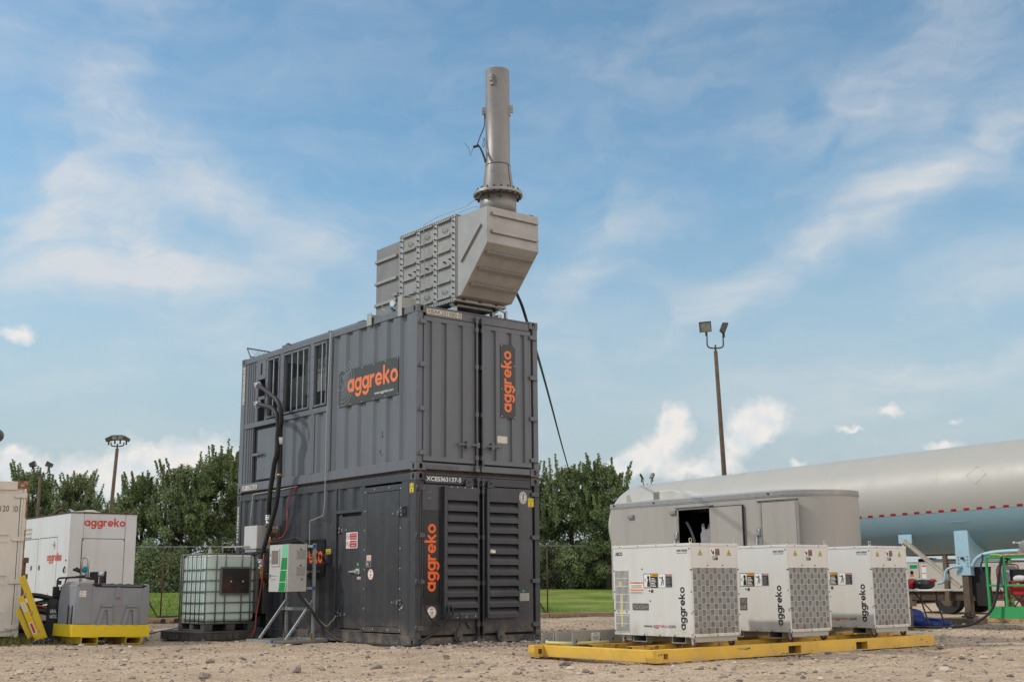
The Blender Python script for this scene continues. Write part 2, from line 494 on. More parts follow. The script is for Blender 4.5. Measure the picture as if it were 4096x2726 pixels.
M['cream'] = mat('cream_plate', (0.62, 0.57, 0.48), 0.55, 0, .08, 9, 0, 40, ((0.4, 0.36, 0.3), .4, 14))
M['ink'] = mat('black_ink', (0.012, 0.012, 0.014), 0.5, 0, .1)
M['yel'] = mat('yellow_label', (0.85, 0.62, 0.02), 0.45, 0, .05, 9)
M['green_d'] = mat('green_dot', (0.04, 0.50, 0.12), 0.5, 0, .05)
M['steel'] = mat('weathered_stainless', (0.34, 0.32, 0.30), 0.45, .3, .14, 2.2, .06, 12, ((0.26, 0.245, 0.23), .55, 3.0), ((0.30, 0.28, 0.26), .35, 4.0))
M['steel2'] = mat('brown_grey_stainless', (0.23, 0.21, 0.195), 0.45, .30, .12, 2.4, .06, 12, ((0.16, 0.145, 0.135), .5, 2.2), ((0.30, 0.28, 0.26), .35, 5.0))
M['steelp'] = mat('pitted_stainless_panel', (0.30, 0.285, 0.268), 0.5, .25, .16, 3.0, .2, 9, ((0.28, 0.26, 0.235), .7, 4.5), ((0.33, 0.31, 0.28), .4, 6.0))
M['chrome'] = mat('cast_aluminium', (0.62, 0.61, 0.60), 0.3, .7, .12, 12)
M['galv'] = mat('galvanised_steel', (0.42, 0.44, 0.44), 0.4, .6, .18, 14, .05, 30)
M['bolt'] = mat('dark_bolt', (0.06, 0.056, 0.052), 0.5, .6, .2, 12)
M['boltw'] = mat('pale_screw', (0.55, 0.53, 0.50), 0.4, .4, .1, 12)
M['brass'] = mat('brass_fitting', (0.34, 0.22, 0.10), 0.4, .6, .25, 14, .1, 30, ((0.1, 0.07, 0.05), .6, 12))
M['cabinet'] = mat('light_grey_enclosure', (0.52, 0.505, 0.475), 0.42, 0, .03, 3)
M['wbank'] = mat('white_powder_coat', (0.66, 0.64, 0.605), 0.33, 0, .03, 2, .02, 60, ((0.53, 0.50, 0.45), .3, 1.5), ((0.52, 0.48, 0.42), .25, 5.0), .5, None, 0, ((.42, .35, .27), .22, -.02))
M['green'] = mat('green_panel', (0.005, 0.26, 0.06), 0.4, 0, .04)
M['mint'] = mat('mint_panel', (0.16, 0.58, 0.33), 0.4, 0, .04)
M['screen'] = mat('grey_screen', (0.20, 0.175, 0.145), 0.3, 0, .05)
M['blue'] = mat('blue_cap', (0.01, 0.10, 0.42), 0.4, 0, .08)
M['navy'] = mat('dark_blue_print', (0.02, 0.03, 0.12), 0.4, 0, .05)
M['rhose'] = mat('red_cable', (0.34, 0.045, 0.035), 0.5, 0, .22, 9)
M['conduit'] = mat('cream_conduit', (0.42, 0.385, 0.32), 0.4, 0, .1, 9)
M['skid'] = mat('worn_yellow_paint', (0.72, 0.43, 0.045), 0.45, 0, .10, 2.5, .08, 22, ((0.46, 0.27, 0.06), .55, 3.5), None, .5, ((0.06, 0.035, 0.02), 11, .655), 0, ((.36, .28, .20), .10, .0))
M['skido'] = mat('rusty_yellow_paint', (0.55, 0.31, 0.03), 0.6, 0, .15, 4, .15, 25, None, None, .5, ((0.17, 0.07, 0.02), 7, .53))
M['tray'] = mat('bright_yellow_steel', (0.76, 0.54, 0.008), 0.42, 0, .06, 2.5, .06, 25, ((0.5, 0.35, 0.02), .3, 4), None, .5, ((0.12, 0.06, 0.02), 9, .70), 0, ((.38, .29, .19), .13, .0))
M['ladder'] = mat('yellow_fibreglass', (0.70, 0.46, 0.015), 0.45, 0, .08, 5, 0, 40, ((0.35, 0.24, 0.05), .35, 6))
M['poly'] = mat('grey_rotomould', (0.24, 0.245, 0.258), 0.5, 0, .05, 3, .12, 55, ((0.3, 0.29, 0.27), .3, 3))
M['spill'] = mat('dusty_black_plastic', (0.07, 0.067, 0.064), 0.7, 0, .2, 5, .1, 40, ((0.12, 0.10, 0.085), .6, 4))
M['ibc'] = mat('pale_green_liquid_tank', (0.58, 0.71, 0.64), 0.35, 0, .05, 1.5)
M['ibct'] = mat('milky_plastic', (0.66, 0.64, 0.57), 0.4, 0, .04, 2)
M['cage'] = mat('dull_cage_tube', (0.17, 0.17, 0.16), 0.5, .4, .2, 12)
M['wgen'] = mat('white_weathered_steel', (0.65, 0.645, 0.64), 0.45, 0, .04, 1.3, .03, 20, ((0.55, 0.52, 0.47), .3, 1.6), ((0.50, 0.45, 0.38), .3, 5.0), .5, ((0.22, 0.10, 0.05), 6, .755))
M['wcont'] = mat('cream_rusty_container', (0.66, 0.60, 0.52), 0.55, 0, .06, 1.5, .08, 14, ((0.50, 0.42, 0.33), .5, 2.2), ((0.45, 0.33, 0.22), .35, 5.0), .5, ((0.22, 0.085, 0.035), 5, .69))
M['rust'] = mat('rusted_corner', (0.24, 0.095, 0.04), 0.8, 0, .5, 14, .3, 40, ((0.5, 0.42, 0.33), .7, 7))
M['trailer'] = mat('pale_grey_trailer_skin', (0.44, 0.405, 0.368), 0.38, 0, .03, 1.2, .02, 8, ((0.34, 0.31, 0.28), .4, 1.2), ((0.30, 0.27, 0.235), .45, 4.0))
M['trim'] = mat('aluminium_trim', (0.38, 0.365, 0.345), 0.4, .4, .1, 8)
M['tankw'] = mat('cream_tank_paint', (0.45, 0.42, 0.37), 0.45, 0, .03, .8, .01, 4, ((0.37, 0.35, 0.315), .3, 1.0))
M['tankb'] = mat('pale_blue_tank_paint', (0.31, 0.47, 0.53), 0.42, 0, .04, .8, .01, 4, ((0.26, 0.36, 0.40), .3, 1.2))
M['pblue'] = mat('light_blue_steel', (0.42, 0.62, 0.72), 0.45, 0, .05, 5, 0, 40, ((0.35, 0.42, 0.45), .3, 6))
M['tape_r'] = mat('red_tape', (0.42, 0.012, 0.016), 0.4, 0, .08, 9)
M['tape_w'] = mat('white_tape', (0.46, 0.44, 0.41), 0.4, 0, .05, 9)
M['brown'] = mat('brown_steel', (0.13, 0.095, 0.065), 0.75, 0, .3, 9, .2, 40)
M['wood'] = mat('weathered_timber', (0.20, 0.135, 0.085), 0.85, 0, .3, 7, .3, 30, ((0.11, 0.075, 0.05), .5, 5))
M['wood2'] = mat('pale_timber', (0.48, 0.33, 0.17), 0.75, 0, .2, 9, .2, 30)
M['pole'] = mat('weathered_pole', (0.115, 0.078, 0.05), 0.85, 0, .25, 7, .3, 30)
M['lamp'] = mat('bronze_lamp_housing', (0.085, 0.075, 0.06), 0.5, .2, .2, 8)
M['glass'] = mat('dull_lamp_glass', (0.26, 0.25, 0.20), 0.15, 0, .25, 9)
M['basket'] = mat('green_worn_paint', (0.035, 0.36, 0.11), 0.5, 0, .12, 6, .1, 30, ((0.10, 0.20, 0.06), .4, 6), None, .5, ((0.14, 0.07, 0.03), 9, .68))
M['redp'] = mat('red_paint', (0.40, 0.02, 0.02), 0.45, 0, .15, 6)
M['wtruck'] = mat('beige_truck_paint', (0.52, 0.48, 0.42), 0.45, 0, .06, 3, 0, 40, ((0.34, 0.29, 0.23), .4, 4))
M['tarp'] = mat('blue_tarp', (0.012, 0.045, 0.26), 0.4, 0, .25, 6, .3, 12)
M['cloth'] = mat('grey_cloth', (0.24, 0.235, 0.23), 0.9, 0, .2, 8, .3, 20)
M['clothw'] = mat('white_cloth', (0.68, 0.64, 0.63), 0.9, 0, .08, 8, .3, 20)
M['maroon'] = mat('brown_red_wheel', (0.13, 0.035, 0.025), 0.5, 0, .15, 9)
M['alu'] = mat('dull_aluminium_sheet', (0.40, 0.385, 0.35), 0.45, .4, .1, 5, .05, 20, ((0.30, 0.27, 0.22), .5, 5))
M['teal'] = mat('teal_rag', (0.02, 0.26, 0.36), 0.8, 0, .2, 9)
M['magenta'] = mat('magenta_stencil', (0.34, 0.03, 0.17), 0.6, 0, .1)
M['meshm'] = mat('dark_wire_mesh', (0.035, 0.034, 0.034), 0.6, .3, .2, 9)
M['fin'] = mat('grey_cooler_fins', (0.42, 0.42, 0.41), 0.6, .1, .15, 7)
M['postr'] = mat('rusty_fence_post', (0.10, 0.048, 0.028), 0.85, 0, .3, 9, .2, 40)
M['kerb'] = mat('tan_concrete', (0.46, 0.32, 0.20), 0.9, 0, .2, 3, .2, 20)
M['frp'] = mat('plastic_grey_fitting', (0.10, 0.10, 0.105), 0.5, 0, .15, 8)
# ================================================================== ground
CAMP = Vector((-10.34, -15.275, 0.0))
def spot(azd, d):
    return Vector((CAMP.x + d * math.sin(R(azd)), CAMP.y + d * math.cos(R(azd)), 0))
def ground_material():
    m = bpy.data.materials.new('dusty_gravel'); m.use_nodes = True
    nt = m.node_tree; N = nt.nodes; L = nt.links; p = N['Principled BSDF']
    p.inputs['Roughness'].default_value = 0.95; p.inputs['Specular IOR Level'].default_value = 0.1
    tc = N.new('ShaderNodeTexCoord')
    def noise(sc, det, r=.6):
        n = N.new('ShaderNodeTexNoise'); n.inputs['Scale'].default_value = sc; n.inputs['Detail'].default_value = det
        n.inputs['Roughness'].default_value = r; L.new(tc.outputs['Object'], n.inputs['Vector']); return n.outputs['Fac']
    def rng_(s, a, b):
        r = N.new('ShaderNodeMapRange'); r.inputs[1].default_value = a; r.inputs[2].default_value = b; L.new(s, r.inputs[0]); return r.outputs[0]
    def mix(f, a, b):
        x = N.new('ShaderNodeMix'); x.data_type = 'RGBA'; L.new(f, x.inputs[0])
        for i, c in ((6, a), (7, b)):
            if isinstance(c, tuple): x.inputs[i].default_value = (*c, 1)
            else: L.new(c, x.inputs[i])
        return x.outputs[2]
    c = mix(rng_(noise(0.35, 6), .35, .65), (0.64, 0.475, 0.325), (0.54, 0.40, 0.275))
    c = mix(rng_(noise(2.2, 7, .7), .45, .68), c, (0.40, 0.30, 0.21))
    st = N.new('ShaderNodeTexNoise'); st.inputs['Scale'].default_value = 1.0; st.inputs['Detail'].default_value = 6
    mp = N.new('ShaderNodeMapping'); mp.inputs['Rotation'].default_value = (0, 0, R(32)); mp.inputs['Scale'].default_value = (.14, 1.5, 1)
    L.new(tc.outputs['Object'], mp.inputs[0]); L.new(mp.outputs[0], st.inputs['Vector'])
    c = mix(rng_(st.outputs['Fac'], .50, .66), c, (0.66, 0.50, 0.36))      # wheel-packed pale tracks
    c = mix(rng_(noise(.16, 5), .56, .72), c, (0.34, 0.26, 0.19))          # coarser dark gravel patches
    v = N.new('ShaderNodeTexVoronoi'); v.inputs['Scale'].default_value = 26; L.new(tc.outputs['Object'], v.inputs['Vector'])
    sp = N.new('ShaderNodeSeparateColor'); L.new(v.outputs['Color'], sp.inputs[0])
    gate = N.new('ShaderNodeMath'); gate.operation = 'MULTIPLY'
    L.new(rng_(sp.outputs[0], .55, .75), gate.inputs[0]); L.new(rng_(v.outputs['Distance'], .6, .25), gate.inputs[1])
    stone = mix(sp.outputs[1], (0.16, 0.135, 0.115), (0.50, 0.42, 0.33))
    c = mix(gate.outputs[0], c, stone)
    c = mix(rng_(noise(45, 4, .7), .45, .8), c, (0.38, 0.29, 0.205))
    L.new(c, p.inputs['Base Color'])
    b = N.new('ShaderNodeBump'); b.inputs['Strength'].default_value = .8; b.inputs['Distance'].default_value = .03
    ad = N.new('ShaderNodeMath'); ad.operation = 'ADD'
    L.new(noise(9, 8, .7), ad.inputs[0]); L.new(rng_(v.outputs['Distance'], .6, .1), ad.inputs[1])
    L.new(ad.outputs[0], b.inputs['Height']); L.new(b.outputs[0], p.inputs['Normal'])
    return m
M['ground'] = ground_material()
def grid_mesh(name, xs, ys, zf, matl):
    nx, ny = len(xs), len(ys)
    X, Y = np.meshgrid(xs, ys)
    Z = zf(X, Y)
    co = np.stack([X, Y, Z], -1).reshape(-1, 3).astype(np.float32)
    i = np.arange(nx - 1)[None, :] + np.arange(ny - 1)[:, None] * nx
    q = np.stack([i, i + 1, i + 1 + nx, i + nx], -1).reshape(-1, 4)
    return raw_mesh(name, co, q, matl, True)
def raw_mesh(name, co, faces, matl, smooth=False):
    me = bpy.data.meshes.new(name)
    k = faces.shape[1]; nf = len(faces)
    me.vertices.add(len(co)); me.vertices.foreach_set('co', co.astype(np.float32).ravel())
    me.loops.add(nf * k); me.loops.foreach_set('vertex_index', faces.astype(np.int32).ravel())
    me.polygons.add(nf); me.polygons.foreach_set('loop_start', np.arange(0, nf * k, k, dtype=np.int32))
    me.polygons.foreach_set('loop_total', np.full(nf, k, dtype=np.int32))
    me.materials.append(matl); me.update(calc_edges=True)
    me.polygons.foreach_set('use_smooth', [smooth] * nf)
    o = bpy.data.objects.new(name, me); COL.objects.link(o)
    return o
nr = np.random.default_rng(5)
def vnoise(X, Y, s, seed):
    r = np.random.default_rng(seed); T_ = r.random((64, 64))
    x = X / s; y = Y / s; xi = np.floor(x).astype(int); yi = np.floor(y).astype(int); fx = x - xi; fy = y - yi
    fx = fx * fx * (3 - 2 * fx); fy = fy * fy * (3 - 2 * fy)
    g = lambda a, b: T_[a % 64, b % 64]
    return (g(xi, yi) * (1 - fx) + g(xi + 1, yi) * fx) * (1 - fy) + (g(xi, yi + 1) * (1 - fx) + g(xi + 1, yi + 1) * fx) * fy
def gz(X, Y):
    inside = (X > -0.15) & (X < 2.6) & (Y > -0.15) & (Y < 6.2)
    h = (vnoise(X, Y, 1.3, 1) - .5) * .05 + (vnoise(X, Y, .45, 2) - .5) * .028 + (vnoise(X, Y, .16, 3) - .5) * .014
    w = X * math.sin(R(32)) * -1 + Y * math.cos(R(32)); t = np.abs(((w + .25 * np.sin(X * .4)) % 3.1) - 1.5)
    h = h - .022 * np.exp(-((t - .75) / .16) ** 2)                      # shallow wheel ruts
    return np.clip(h, -.05, .022) - .006
xs = np.concatenate([[-900, -300, -100, -40, -20], np.arange(-13, 20, .11), [24, 40, 100, 300, 900]])
ys = np.concatenate([[-900, -300, -100, -40, -22], np.arange(-14, 12, .11), [16, 24, 40, 100, 300, 900]])
g_o = grid_mesh('ground', xs, ys, gz, M['ground']); tag(g_o, kind='structure')

# loose stones and pebbles on the yard (uncountable)
def stones():
    n = 13000
    b6 = [(0, 0, 1), (1, 0, 0), (0, 1, 0), (-1, 0, 0), (0, -1, 0), (0, 0, -1)]
    vs = [Vector(v) for v in b6]; ed = {}; tri = []
    def mid(a, b):
        k = (min(a, b), max(a, b))
        if k not in ed: vs.append((vs[a] + vs[b]).normalized()); ed[k] = len(vs) - 1
        return ed[k]
    for a, b, c in ((0, 1, 2), (0, 2, 3), (0, 3, 4), (0, 4, 1), (5, 2, 1), (5, 3, 2), (5, 4, 3), (5, 1, 4)):
        x, y, z = mid(a, b), mid(b, c), mid(c, a); tri += [(a, x, z), (x, b, y), (z, y, c), (x, y, z)]
    base = np.array([tuple(v) for v in vs]); tri = np.array(tri); nb = len(base)
    t = nr.random(n) ** 0.8
    D = 10.5 + t * 20; a = R(38.7) + (nr.random(n) - .5) * R(54)
    k = int(n * .18)                                   # a drift of stones along the foot of the containers
    X = CAMP.x + D * np.sin(a); Y = CAMP.y + D * np.cos(a)
    X[:k] = nr.uniform(-.5, 3.2, k); Y[:k] = -.05 - np.abs(nr.normal(0, .22, k))
    s = np.exp(nr.normal(math.log(.0095), .55, n)); s = np.clip(s, .004, .045)
    ok = ~((X > 0) & (X < 2.44) & (Y > 0) & (Y < 6.06))
    X, Y, s = X[ok], Y[ok], s[ok]; n = len(X)
    ang = nr.random(n) * 6.28
    sc = s[:, None, None] * (1 + nr.normal(0, .13, (n, nb, 1))) * np.stack([1 + nr.random(n) * .8, np.ones(n), .55 + nr.random(n) * .4], -1)[:, None, :]
    P = base[None] * sc + nr.normal(0, .07, (n, nb, 3)) * s[:, None, None]
    c, sn = np.cos(ang)[:, None], np.sin(ang)[:, None]
    x = P[..., 0] * c - P[..., 1] * sn; y = P[..., 0] * sn + P[..., 1] * c
    P[..., 0] = x + X[:, None]; P[..., 1] = y + Y[:, None]
    P[..., 2] += gz(X, Y)[:, None] + s[:, None] * .35
    F = (tri[None] + (np.arange(n) * nb)[:, None, None]).reshape(-1, 3)
    m = bpy.data.materials.new('mixed_stone'); m.use_nodes = True
    nt = m.node_tree; p = nt.nodes['Principled BSDF']; p.inputs['Roughness'].default_value = .9
    ge = nt.nodes.new('ShaderNodeNewGeometry'); cr = nt.nodes.new('ShaderNodeValToRGB')
    e = cr.color_ramp.elements
    e[0].position = 0; e[0].color = (.15, .125, .11, 1); e[1].position = 1; e[1].color = (.60, .51, .42, 1)
    q = e.new(.35); q.color = (.30, .24, .19, 1); q = e.new(.7); q.color = (.46, .37, .285, 1)
    nt.links.new(ge.outputs['Random Per Island'], cr.inputs[0]); nt.links.new(cr.outputs[0], p.inputs['Base Color'])
    o = raw_mesh('gravel', P.reshape(-1, 3), F, m); tag(o, 'loose grey and tan stones scattered over the dusty yard', 'gravel', kind='stuff')
stones()

# grass field beyond the fence: rises gently towards the trees
FA = Vector((2.51, 15.45, 0)); FB = Vector((11.56, 10.59, 0))
FD = (FB - FA).normalized(); FN = Vector((-FD.y, FD.x, 0))
def leafmat(name, cols, tr=.3):
    m = bpy.data.materials.new(name); m.use_nodes = True
    nt = m.node_tree; N = nt.nodes; L = nt.links; N.remove(N['Principled BSDF'])
    ge = N.new('ShaderNodeNewGeometry'); cr = N.new('ShaderNodeValToRGB'); e = cr.color_ramp.elements
    e[0].position = 0; e[0].color = (*cols[0], 1); e[1].position = 1; e[1].color = (*cols[-1], 1)
    for k in range(1, len(cols) - 1):
        q = e.new(k / (len(cols) - 1)); q.color = (*cols[k], 1)
    L.new(ge.outputs['Random Per Island'], cr.inputs[0])
    tc = N.new('ShaderNodeTexCoord'); nz = N.new('ShaderNodeTexNoise'); nz.inputs['Scale'].default_value = .9
    L.new(tc.outputs['Object'], nz.inputs['Vector'])
    mr = N.new('ShaderNodeMapRange'); mr.inputs[1].default_value = .3; mr.inputs[2].default_value = .7; mr.inputs[3].default_value = .7; mr.inputs[4].default_value = 1.3
    L.new(nz.outputs['Fac'], mr.inputs[0])
    mu = N.new('ShaderNodeVectorMath'); mu.operation = 'SCALE'; L.new(cr.outputs[0], mu.inputs[0]); L.new(mr.outputs[0], mu.inputs['Scale'])
    d = N.new('ShaderNodeBsdfPrincipled'); d.inputs['Roughness'].default_value = .55; d.inputs['Specular IOR Level'].default_value = .3
    t = N.new('ShaderNodeBsdfTranslucent'); mx = N.new('ShaderNodeMixShader'); mx.inputs[0].default_value = tr
    L.new(mu.outputs[0], d.inputs['Base Color']); L.new(mu.outputs[0], t.inputs[0]); L.new(d.outputs[0], mx.inputs[1]); L.new(t.outputs[0], mx.inputs[2])
    L.new(mx.outputs[0], N['Material Output'].inputs[0])
    return m
def grass_material():
    m = bpy.data.materials.new('mown_grass'); m.use_nodes = True
    nt = m.node_tree; N = nt.nodes; L = nt.links; p = N['Principled BSDF']; p.inputs['Roughness'].default_value = .9; p.inputs['Specular IOR Level'].default_value = .1
    tc = N.new('ShaderNodeTexCoord')
    def noise(s, d):
        n = N.new('ShaderNodeTexNoise'); n.inputs['Scale'].default_value = s; n.inputs['Detail'].default_value = d; L.new(tc.outputs['Object'], n.inputs['Vector']); return n.outputs['Fac']
    cr = N.new('ShaderNodeValToRGB'); e = cr.color_ramp.elements
    e[0].position = .35; e[0].color = (.085, .135, .02, 1); e[1].position = .68; e[1].color = (.27, .31, .075, 1)
    q = e.new(.52); q.color = (.16, .225, .035, 1)
    ad = N.new('ShaderNodeMath'); ad.operation = 'ADD'; s1 = N.new('ShaderNodeMath'); s1.operation = 'MULTIPLY'; s1.inputs[1].default_value = .55
    s2 = N.new('ShaderNodeMath'); s2.operation = 'MULTIPLY'; s2.inputs[1].default_value = .45
    L.new(noise(.28, 6), s1.inputs[0]); L.new(noise(7, 6), s2.inputs[0]); L.new(s1.outputs[0], ad.inputs[0]); L.new(s2.outputs[0], ad.inputs[1])
    L.new(ad.outputs[0], cr.inputs[0])
    dm = N.new('ShaderNodeMix'); dm.data_type = 'RGBA'; dr = N.new('ShaderNodeMapRange'); dr.inputs[1].default_value = .52; dr.inputs[2].default_value = .68; dr.inputs[4].default_value = .7
    L.new(noise(.7, 7), dr.inputs[0]); L.new(dr.outputs[0], dm.inputs[0]); L.new(cr.outputs[0], dm.inputs[6]); dm.inputs[7].default_value = (.33, .29, .12, 1)
    L.new(dm.outputs[2], p.inputs['Base Color'])
    b = N.new('ShaderNodeBump'); b.inputs['Strength'].default_value = .9; b.inputs['Distance'].default_value = .08
    L.new(noise(14, 5), b.inputs['Height']); L.new(b.outputs[0], p.inputs['Normal'])
    return m
def grass_z(d):
    return 0.035 + .60 * np.clip(d / 26.0, 0, 1) + .20 * np.clip((d - 26) / 60.0, 0, 1)
def grass_field():
    s = np.concatenate([[-600, -200, -80, -40], np.arange(-20, 13.1, 1.0)]); d = np.concatenate([np.arange(0.18, 40, 1.0), [60, 90, 150, 400, 900]])
    S, D = np.meshgrid(s, d)
    # wider fan with distance so that it reaches behind everything on the right
    S = S + np.where(S > 9, (D - .18) * 1.2, 0)
    co = np.stack([FA.x + FD.x * S + FN.x * D, FA.y + FD.y * S + FN.y * D, grass_z(D) + (vnoise(S, D, 2.5, 9) - .5) * .06 * np.clip(D, 0, 1)], -1).reshape(-1, 3)
    nx, ny = len(s), len(d)
    i = np.arange(nx - 1)[None, :] + np.arange(ny - 1)[:, None] * nx
    q = np.stack([i, i + 1, i + 1 + nx, i + nx], -1).reshape(-1, 4)
    o = raw_mesh('grass_field', co, q, grass_material(), True); tag(o, kind='structure')
grass_field()
M['blade'] = leafmat('grass_blades', [(.07, .15, .012), (.13, .23, .025), (.24, .29, .06), (.17, .25, .03)], .25)
def blades(name, label, n, fS, h, w, matl, zf):
    S, D = fS(n)
    X = FA.x + FD.x * S + FN.x * D; Y = FA.y + FD.y * S + FN.y * D
    return blade_mesh(name, label, X, Y, zf(S, D), h, w, matl)
def blade_mesh(name, label, X, Y, Z, h, w, matl):
    n = len(X); a = nr.random(n) * 6.28; hh = h * (0.5 + nr.random(n)); ww = w * (0.6 + .8 * nr.random(n)); lean = nr.normal(0, .35, (n, 2)) * hh[:, None]
    b = np.stack([X, Y, Z], -1); dx = np.stack([np.cos(a) * ww, np.sin(a) * ww, np.zeros(n)], -1)
    tip = b + np.stack([lean[:, 0], lean[:, 1], hh], -1)
    co = np.stack([b - dx, b + dx, tip], 1).reshape(-1, 3); F = np.arange(n * 3).reshape(-1, 3)
    o = raw_mesh(name, co, F, matl); tag(o, label, 'grass', kind='stuff'); return o
def fs(n):
    t = nr.random(n) ** 1.5
    return nr.uniform(-19, 11.3, n), .25 + t * 24
blades('grass_blades', 'green mown grass of the field beyond the wire fence', 42000, fs, .11, .013, M['blade'], lambda S, D: grass_z(D) - .01)
# rough weeds at the foot of the rusty cream container and along the kerb
k_ = 1500
WX = nr.normal(-4.05, .45, k_); WY = nr.normal(5.9, .5, k_)
M['weed'] = leafmat('dry_weeds', [(.06, .085, .015), (.12, .14, .03), (.22, .18, .07), (.10, .12, .02)], .2)
blade_mesh('weeds', 'scrubby weeds growing at the foot of the rusty cream container', WX, WY, gz(WX, WY), .12, .010, M['weed'])
k_ = 2600
s_ = nr.uniform(-6, 11.4, k_); d_ = -np.abs(nr.normal(0, .35, k_)) - .1
kx = FA.x + FD.x * s_ + FN.x * d_; ky = FA.y + FD.y * s_ + FN.y * d_
blade_mesh('weeds', 'thin weeds sprouting along the tan kerb under the fence', kx, ky, kx * 0 - .02, .07, .009, M['weed'])

# kerb and chain-link fence -------------------------------------------------
def along(s, d=0.0, z=0.0):
    p = FA + FD * s + FN * d
    return Vector((p.x, p.y, z))
mb = MB()
for a in np.arange(-9.5, 12.2, 2.2):
    mb.beam(along(a, 0, .045), along(a + 2.19, 0, .045), .16, .15)
tag(mb.build('kerb', M['kerb'], bevel=.012), kind='structure')
f_root = thing('wire_fence', 'low see-through chain link fence with rusty posts in front of the trees', 'fence', tuple(along(0)))
posts = [-9.0, -4.6, 0.0, 3.4, 7.0, 10.27]
for k, a in enumerate(posts):
    mb = MB(); mb.cyl(along(a, 0.02, -.05), along(a, .02, 1.95), .020, n=8)
    if k in (2, 5):
        mb.beam(along(a, -.02, .03), along(a - .62, -.02, 1.0), .035, .035)
    mb.build('post', M['postr'], f_root)
mb = MB(); mb.tube([along(-9, .02, 1.93), along(11.4, .02, 1.93)], .008, 6, False)
mb.tube([along(-9, .02, .13), along(11.4, .02, .13)], .006, 5, False)
mb.build('rail', M['galv'], f_root)
mb = MB()
for k in range(0, 190):
    a = -9 + k * .11
    for sgn in (1, -1):
        p0 = along(a, .03 + .004 * sgn, .10); q = a + sgn * 1.8
        if -9.2 < q < 11.6:
            mb.beam(p0, along(q, .03 + .004 * sgn, 1.90), .0018, .0018)
mb.build('wire_mesh', mat('dull_wire', (.20, .20, .19), .5, .3), f_root)

# ================================================================== trees
M['leaf'] = leafmat('oak_leaves', [(.10, .135, .060), (.17, .215, .095), (.26, .30, .14), (.38, .40, .22)], .42)
M['leaf2'] = leafmat('dark_oak_leaves', [(.085, .12, .052), (.145, .195, .08), (.22, .27, .115), (.32, .35, .17)], .40)
M['bark'] = mat('grey_brown_bark', (.085, .066, .05), .9, 0, .3, 6, .4, 20)
def tree(base, H, W, seed, label, leaf, z0=.12, dens=1.0, group='oak trees behind the fence', upright=0.6):
    r = np.random.default_rng(seed); rr = random.Random(seed)
    root = thing('tree', label, 'tree', base, group, local=True)
    tb = MB()
    tb.tube([(0, 0, -.3), (.05, .03, H * .25), (.0, -.05, H * .5), (.06, .04, H * .82)], [W * .045, .02], 8)
    tips = []
    nl = 13
    for k in range(nl):
        a = 2 * math.pi * k / nl + rr.random(); hz_ = H * (.12 + .55 * k / nl); L_ = W * .5 * (.75 + .4 * rr.random()) * (1.0 - .35 * k / nl)
        p0 = Vector((0, 0, hz_)); up = upright * (.5 + rr.random())
        p1 = p0 + Vector((math.cos(a) * L_ * .5, math.sin(a) * L_ * .5, L_ * .45 * up)); p2 = p0 + Vector((math.cos(a + .2) * L_, math.sin(a + .2) * L_, L_ * 1.0 * up))
        tb.tube([p0, p1, p2], [W * .018, .006], 5, True, 4); tips += [p1, p2]
    cs = []; rad = []
    n = int(105 * dens)
    for k in range(n):
        t = rr.random(); z = H * (z0 + (1 - z0) * t * .93)
        env = (math.sin(math.pi * min(1, .13 + .87 * (t ** .8))) ** .55)
        a = rr.random() * 6.283; q = W * .5 * env * math.sqrt(rr.random()) * (1 + .18 * math.sin(3 * a + seed) + .12 * math.sin(7 * t * 3 + a))
        cs.append((math.cos(a) * q, math.sin(a) * q, z)); rad.append(W * (.065 + .06 * rr.random()))
    for k in range(int(95 * dens)):                     # feathery shoots that break the outline
        a = rr.random() * 6.283; t = rr.random(); q = W * .46 * math.sqrt(rr.random()) * (1 - .45 * t); b = Vector((math.cos(a) * q, math.sin(a) * q, H * (.42 + .46 * t)))
        o_ = .25 + .9 * q / W; d = Vector((math.cos(a) * o_ * rr.random(), math.sin(a) * o_ * rr.random(), 1)).normalized(); L_ = H * (.08 + .13 * rr.random())
        tb.tube([b, b + d * L_], [.010, .003], 4, False)
        for s in range(11):
            c = b + d * L_ * (s + .5) / 11; cs.append(tuple(c)); rad.append(.13 * (1.1 - s / 13))
    cs = np.array(cs); rad = np.array(rad)
    cnt = np.where(rad > .16, (190 * rr.uniform(.9, 1.1)), 12).astype(int)
    idx = np.repeat(np.arange(len(cs)), cnt); m = len(idx)
    d = r.normal(0, 1, (m, 3)); d /= np.linalg.norm(d, axis=1)[:, None]
    P = cs[idx] + d * (rad[idx] * (r.random(m) ** .45))[:, None] * np.array([1.1, 1.1, .9])
    n1 = r.normal(0, 1, (m, 3)); n1 /= np.linalg.norm(n1, axis=1)[:, None]
    n2 = np.cross(n1, r.normal(0, 1, (m, 3))); n2 /= np.linalg.norm(n2, axis=1)[:, None]
    s = (.024 + .036 * r.random(m)) * (W / 4.2) ** .3
    a_ = n1 * (s * 1.5)[:, None]; b_ = n2 * (s * .75)[:, None]
    co = np.stack([P - a_, P + b_, P + a_, P - b_], 1).reshape(-1, 3); F = np.arange(m * 4).reshape(-1, 4)
    tr = tb.build('trunk', M['bark'], root)
    o = raw_mesh('crown', co, F, M[leaf]); o.parent = root
    return root
def gtz(p):
    return float(grass_z(np.array((Vector(p) - FA).dot(FN)))) - .02
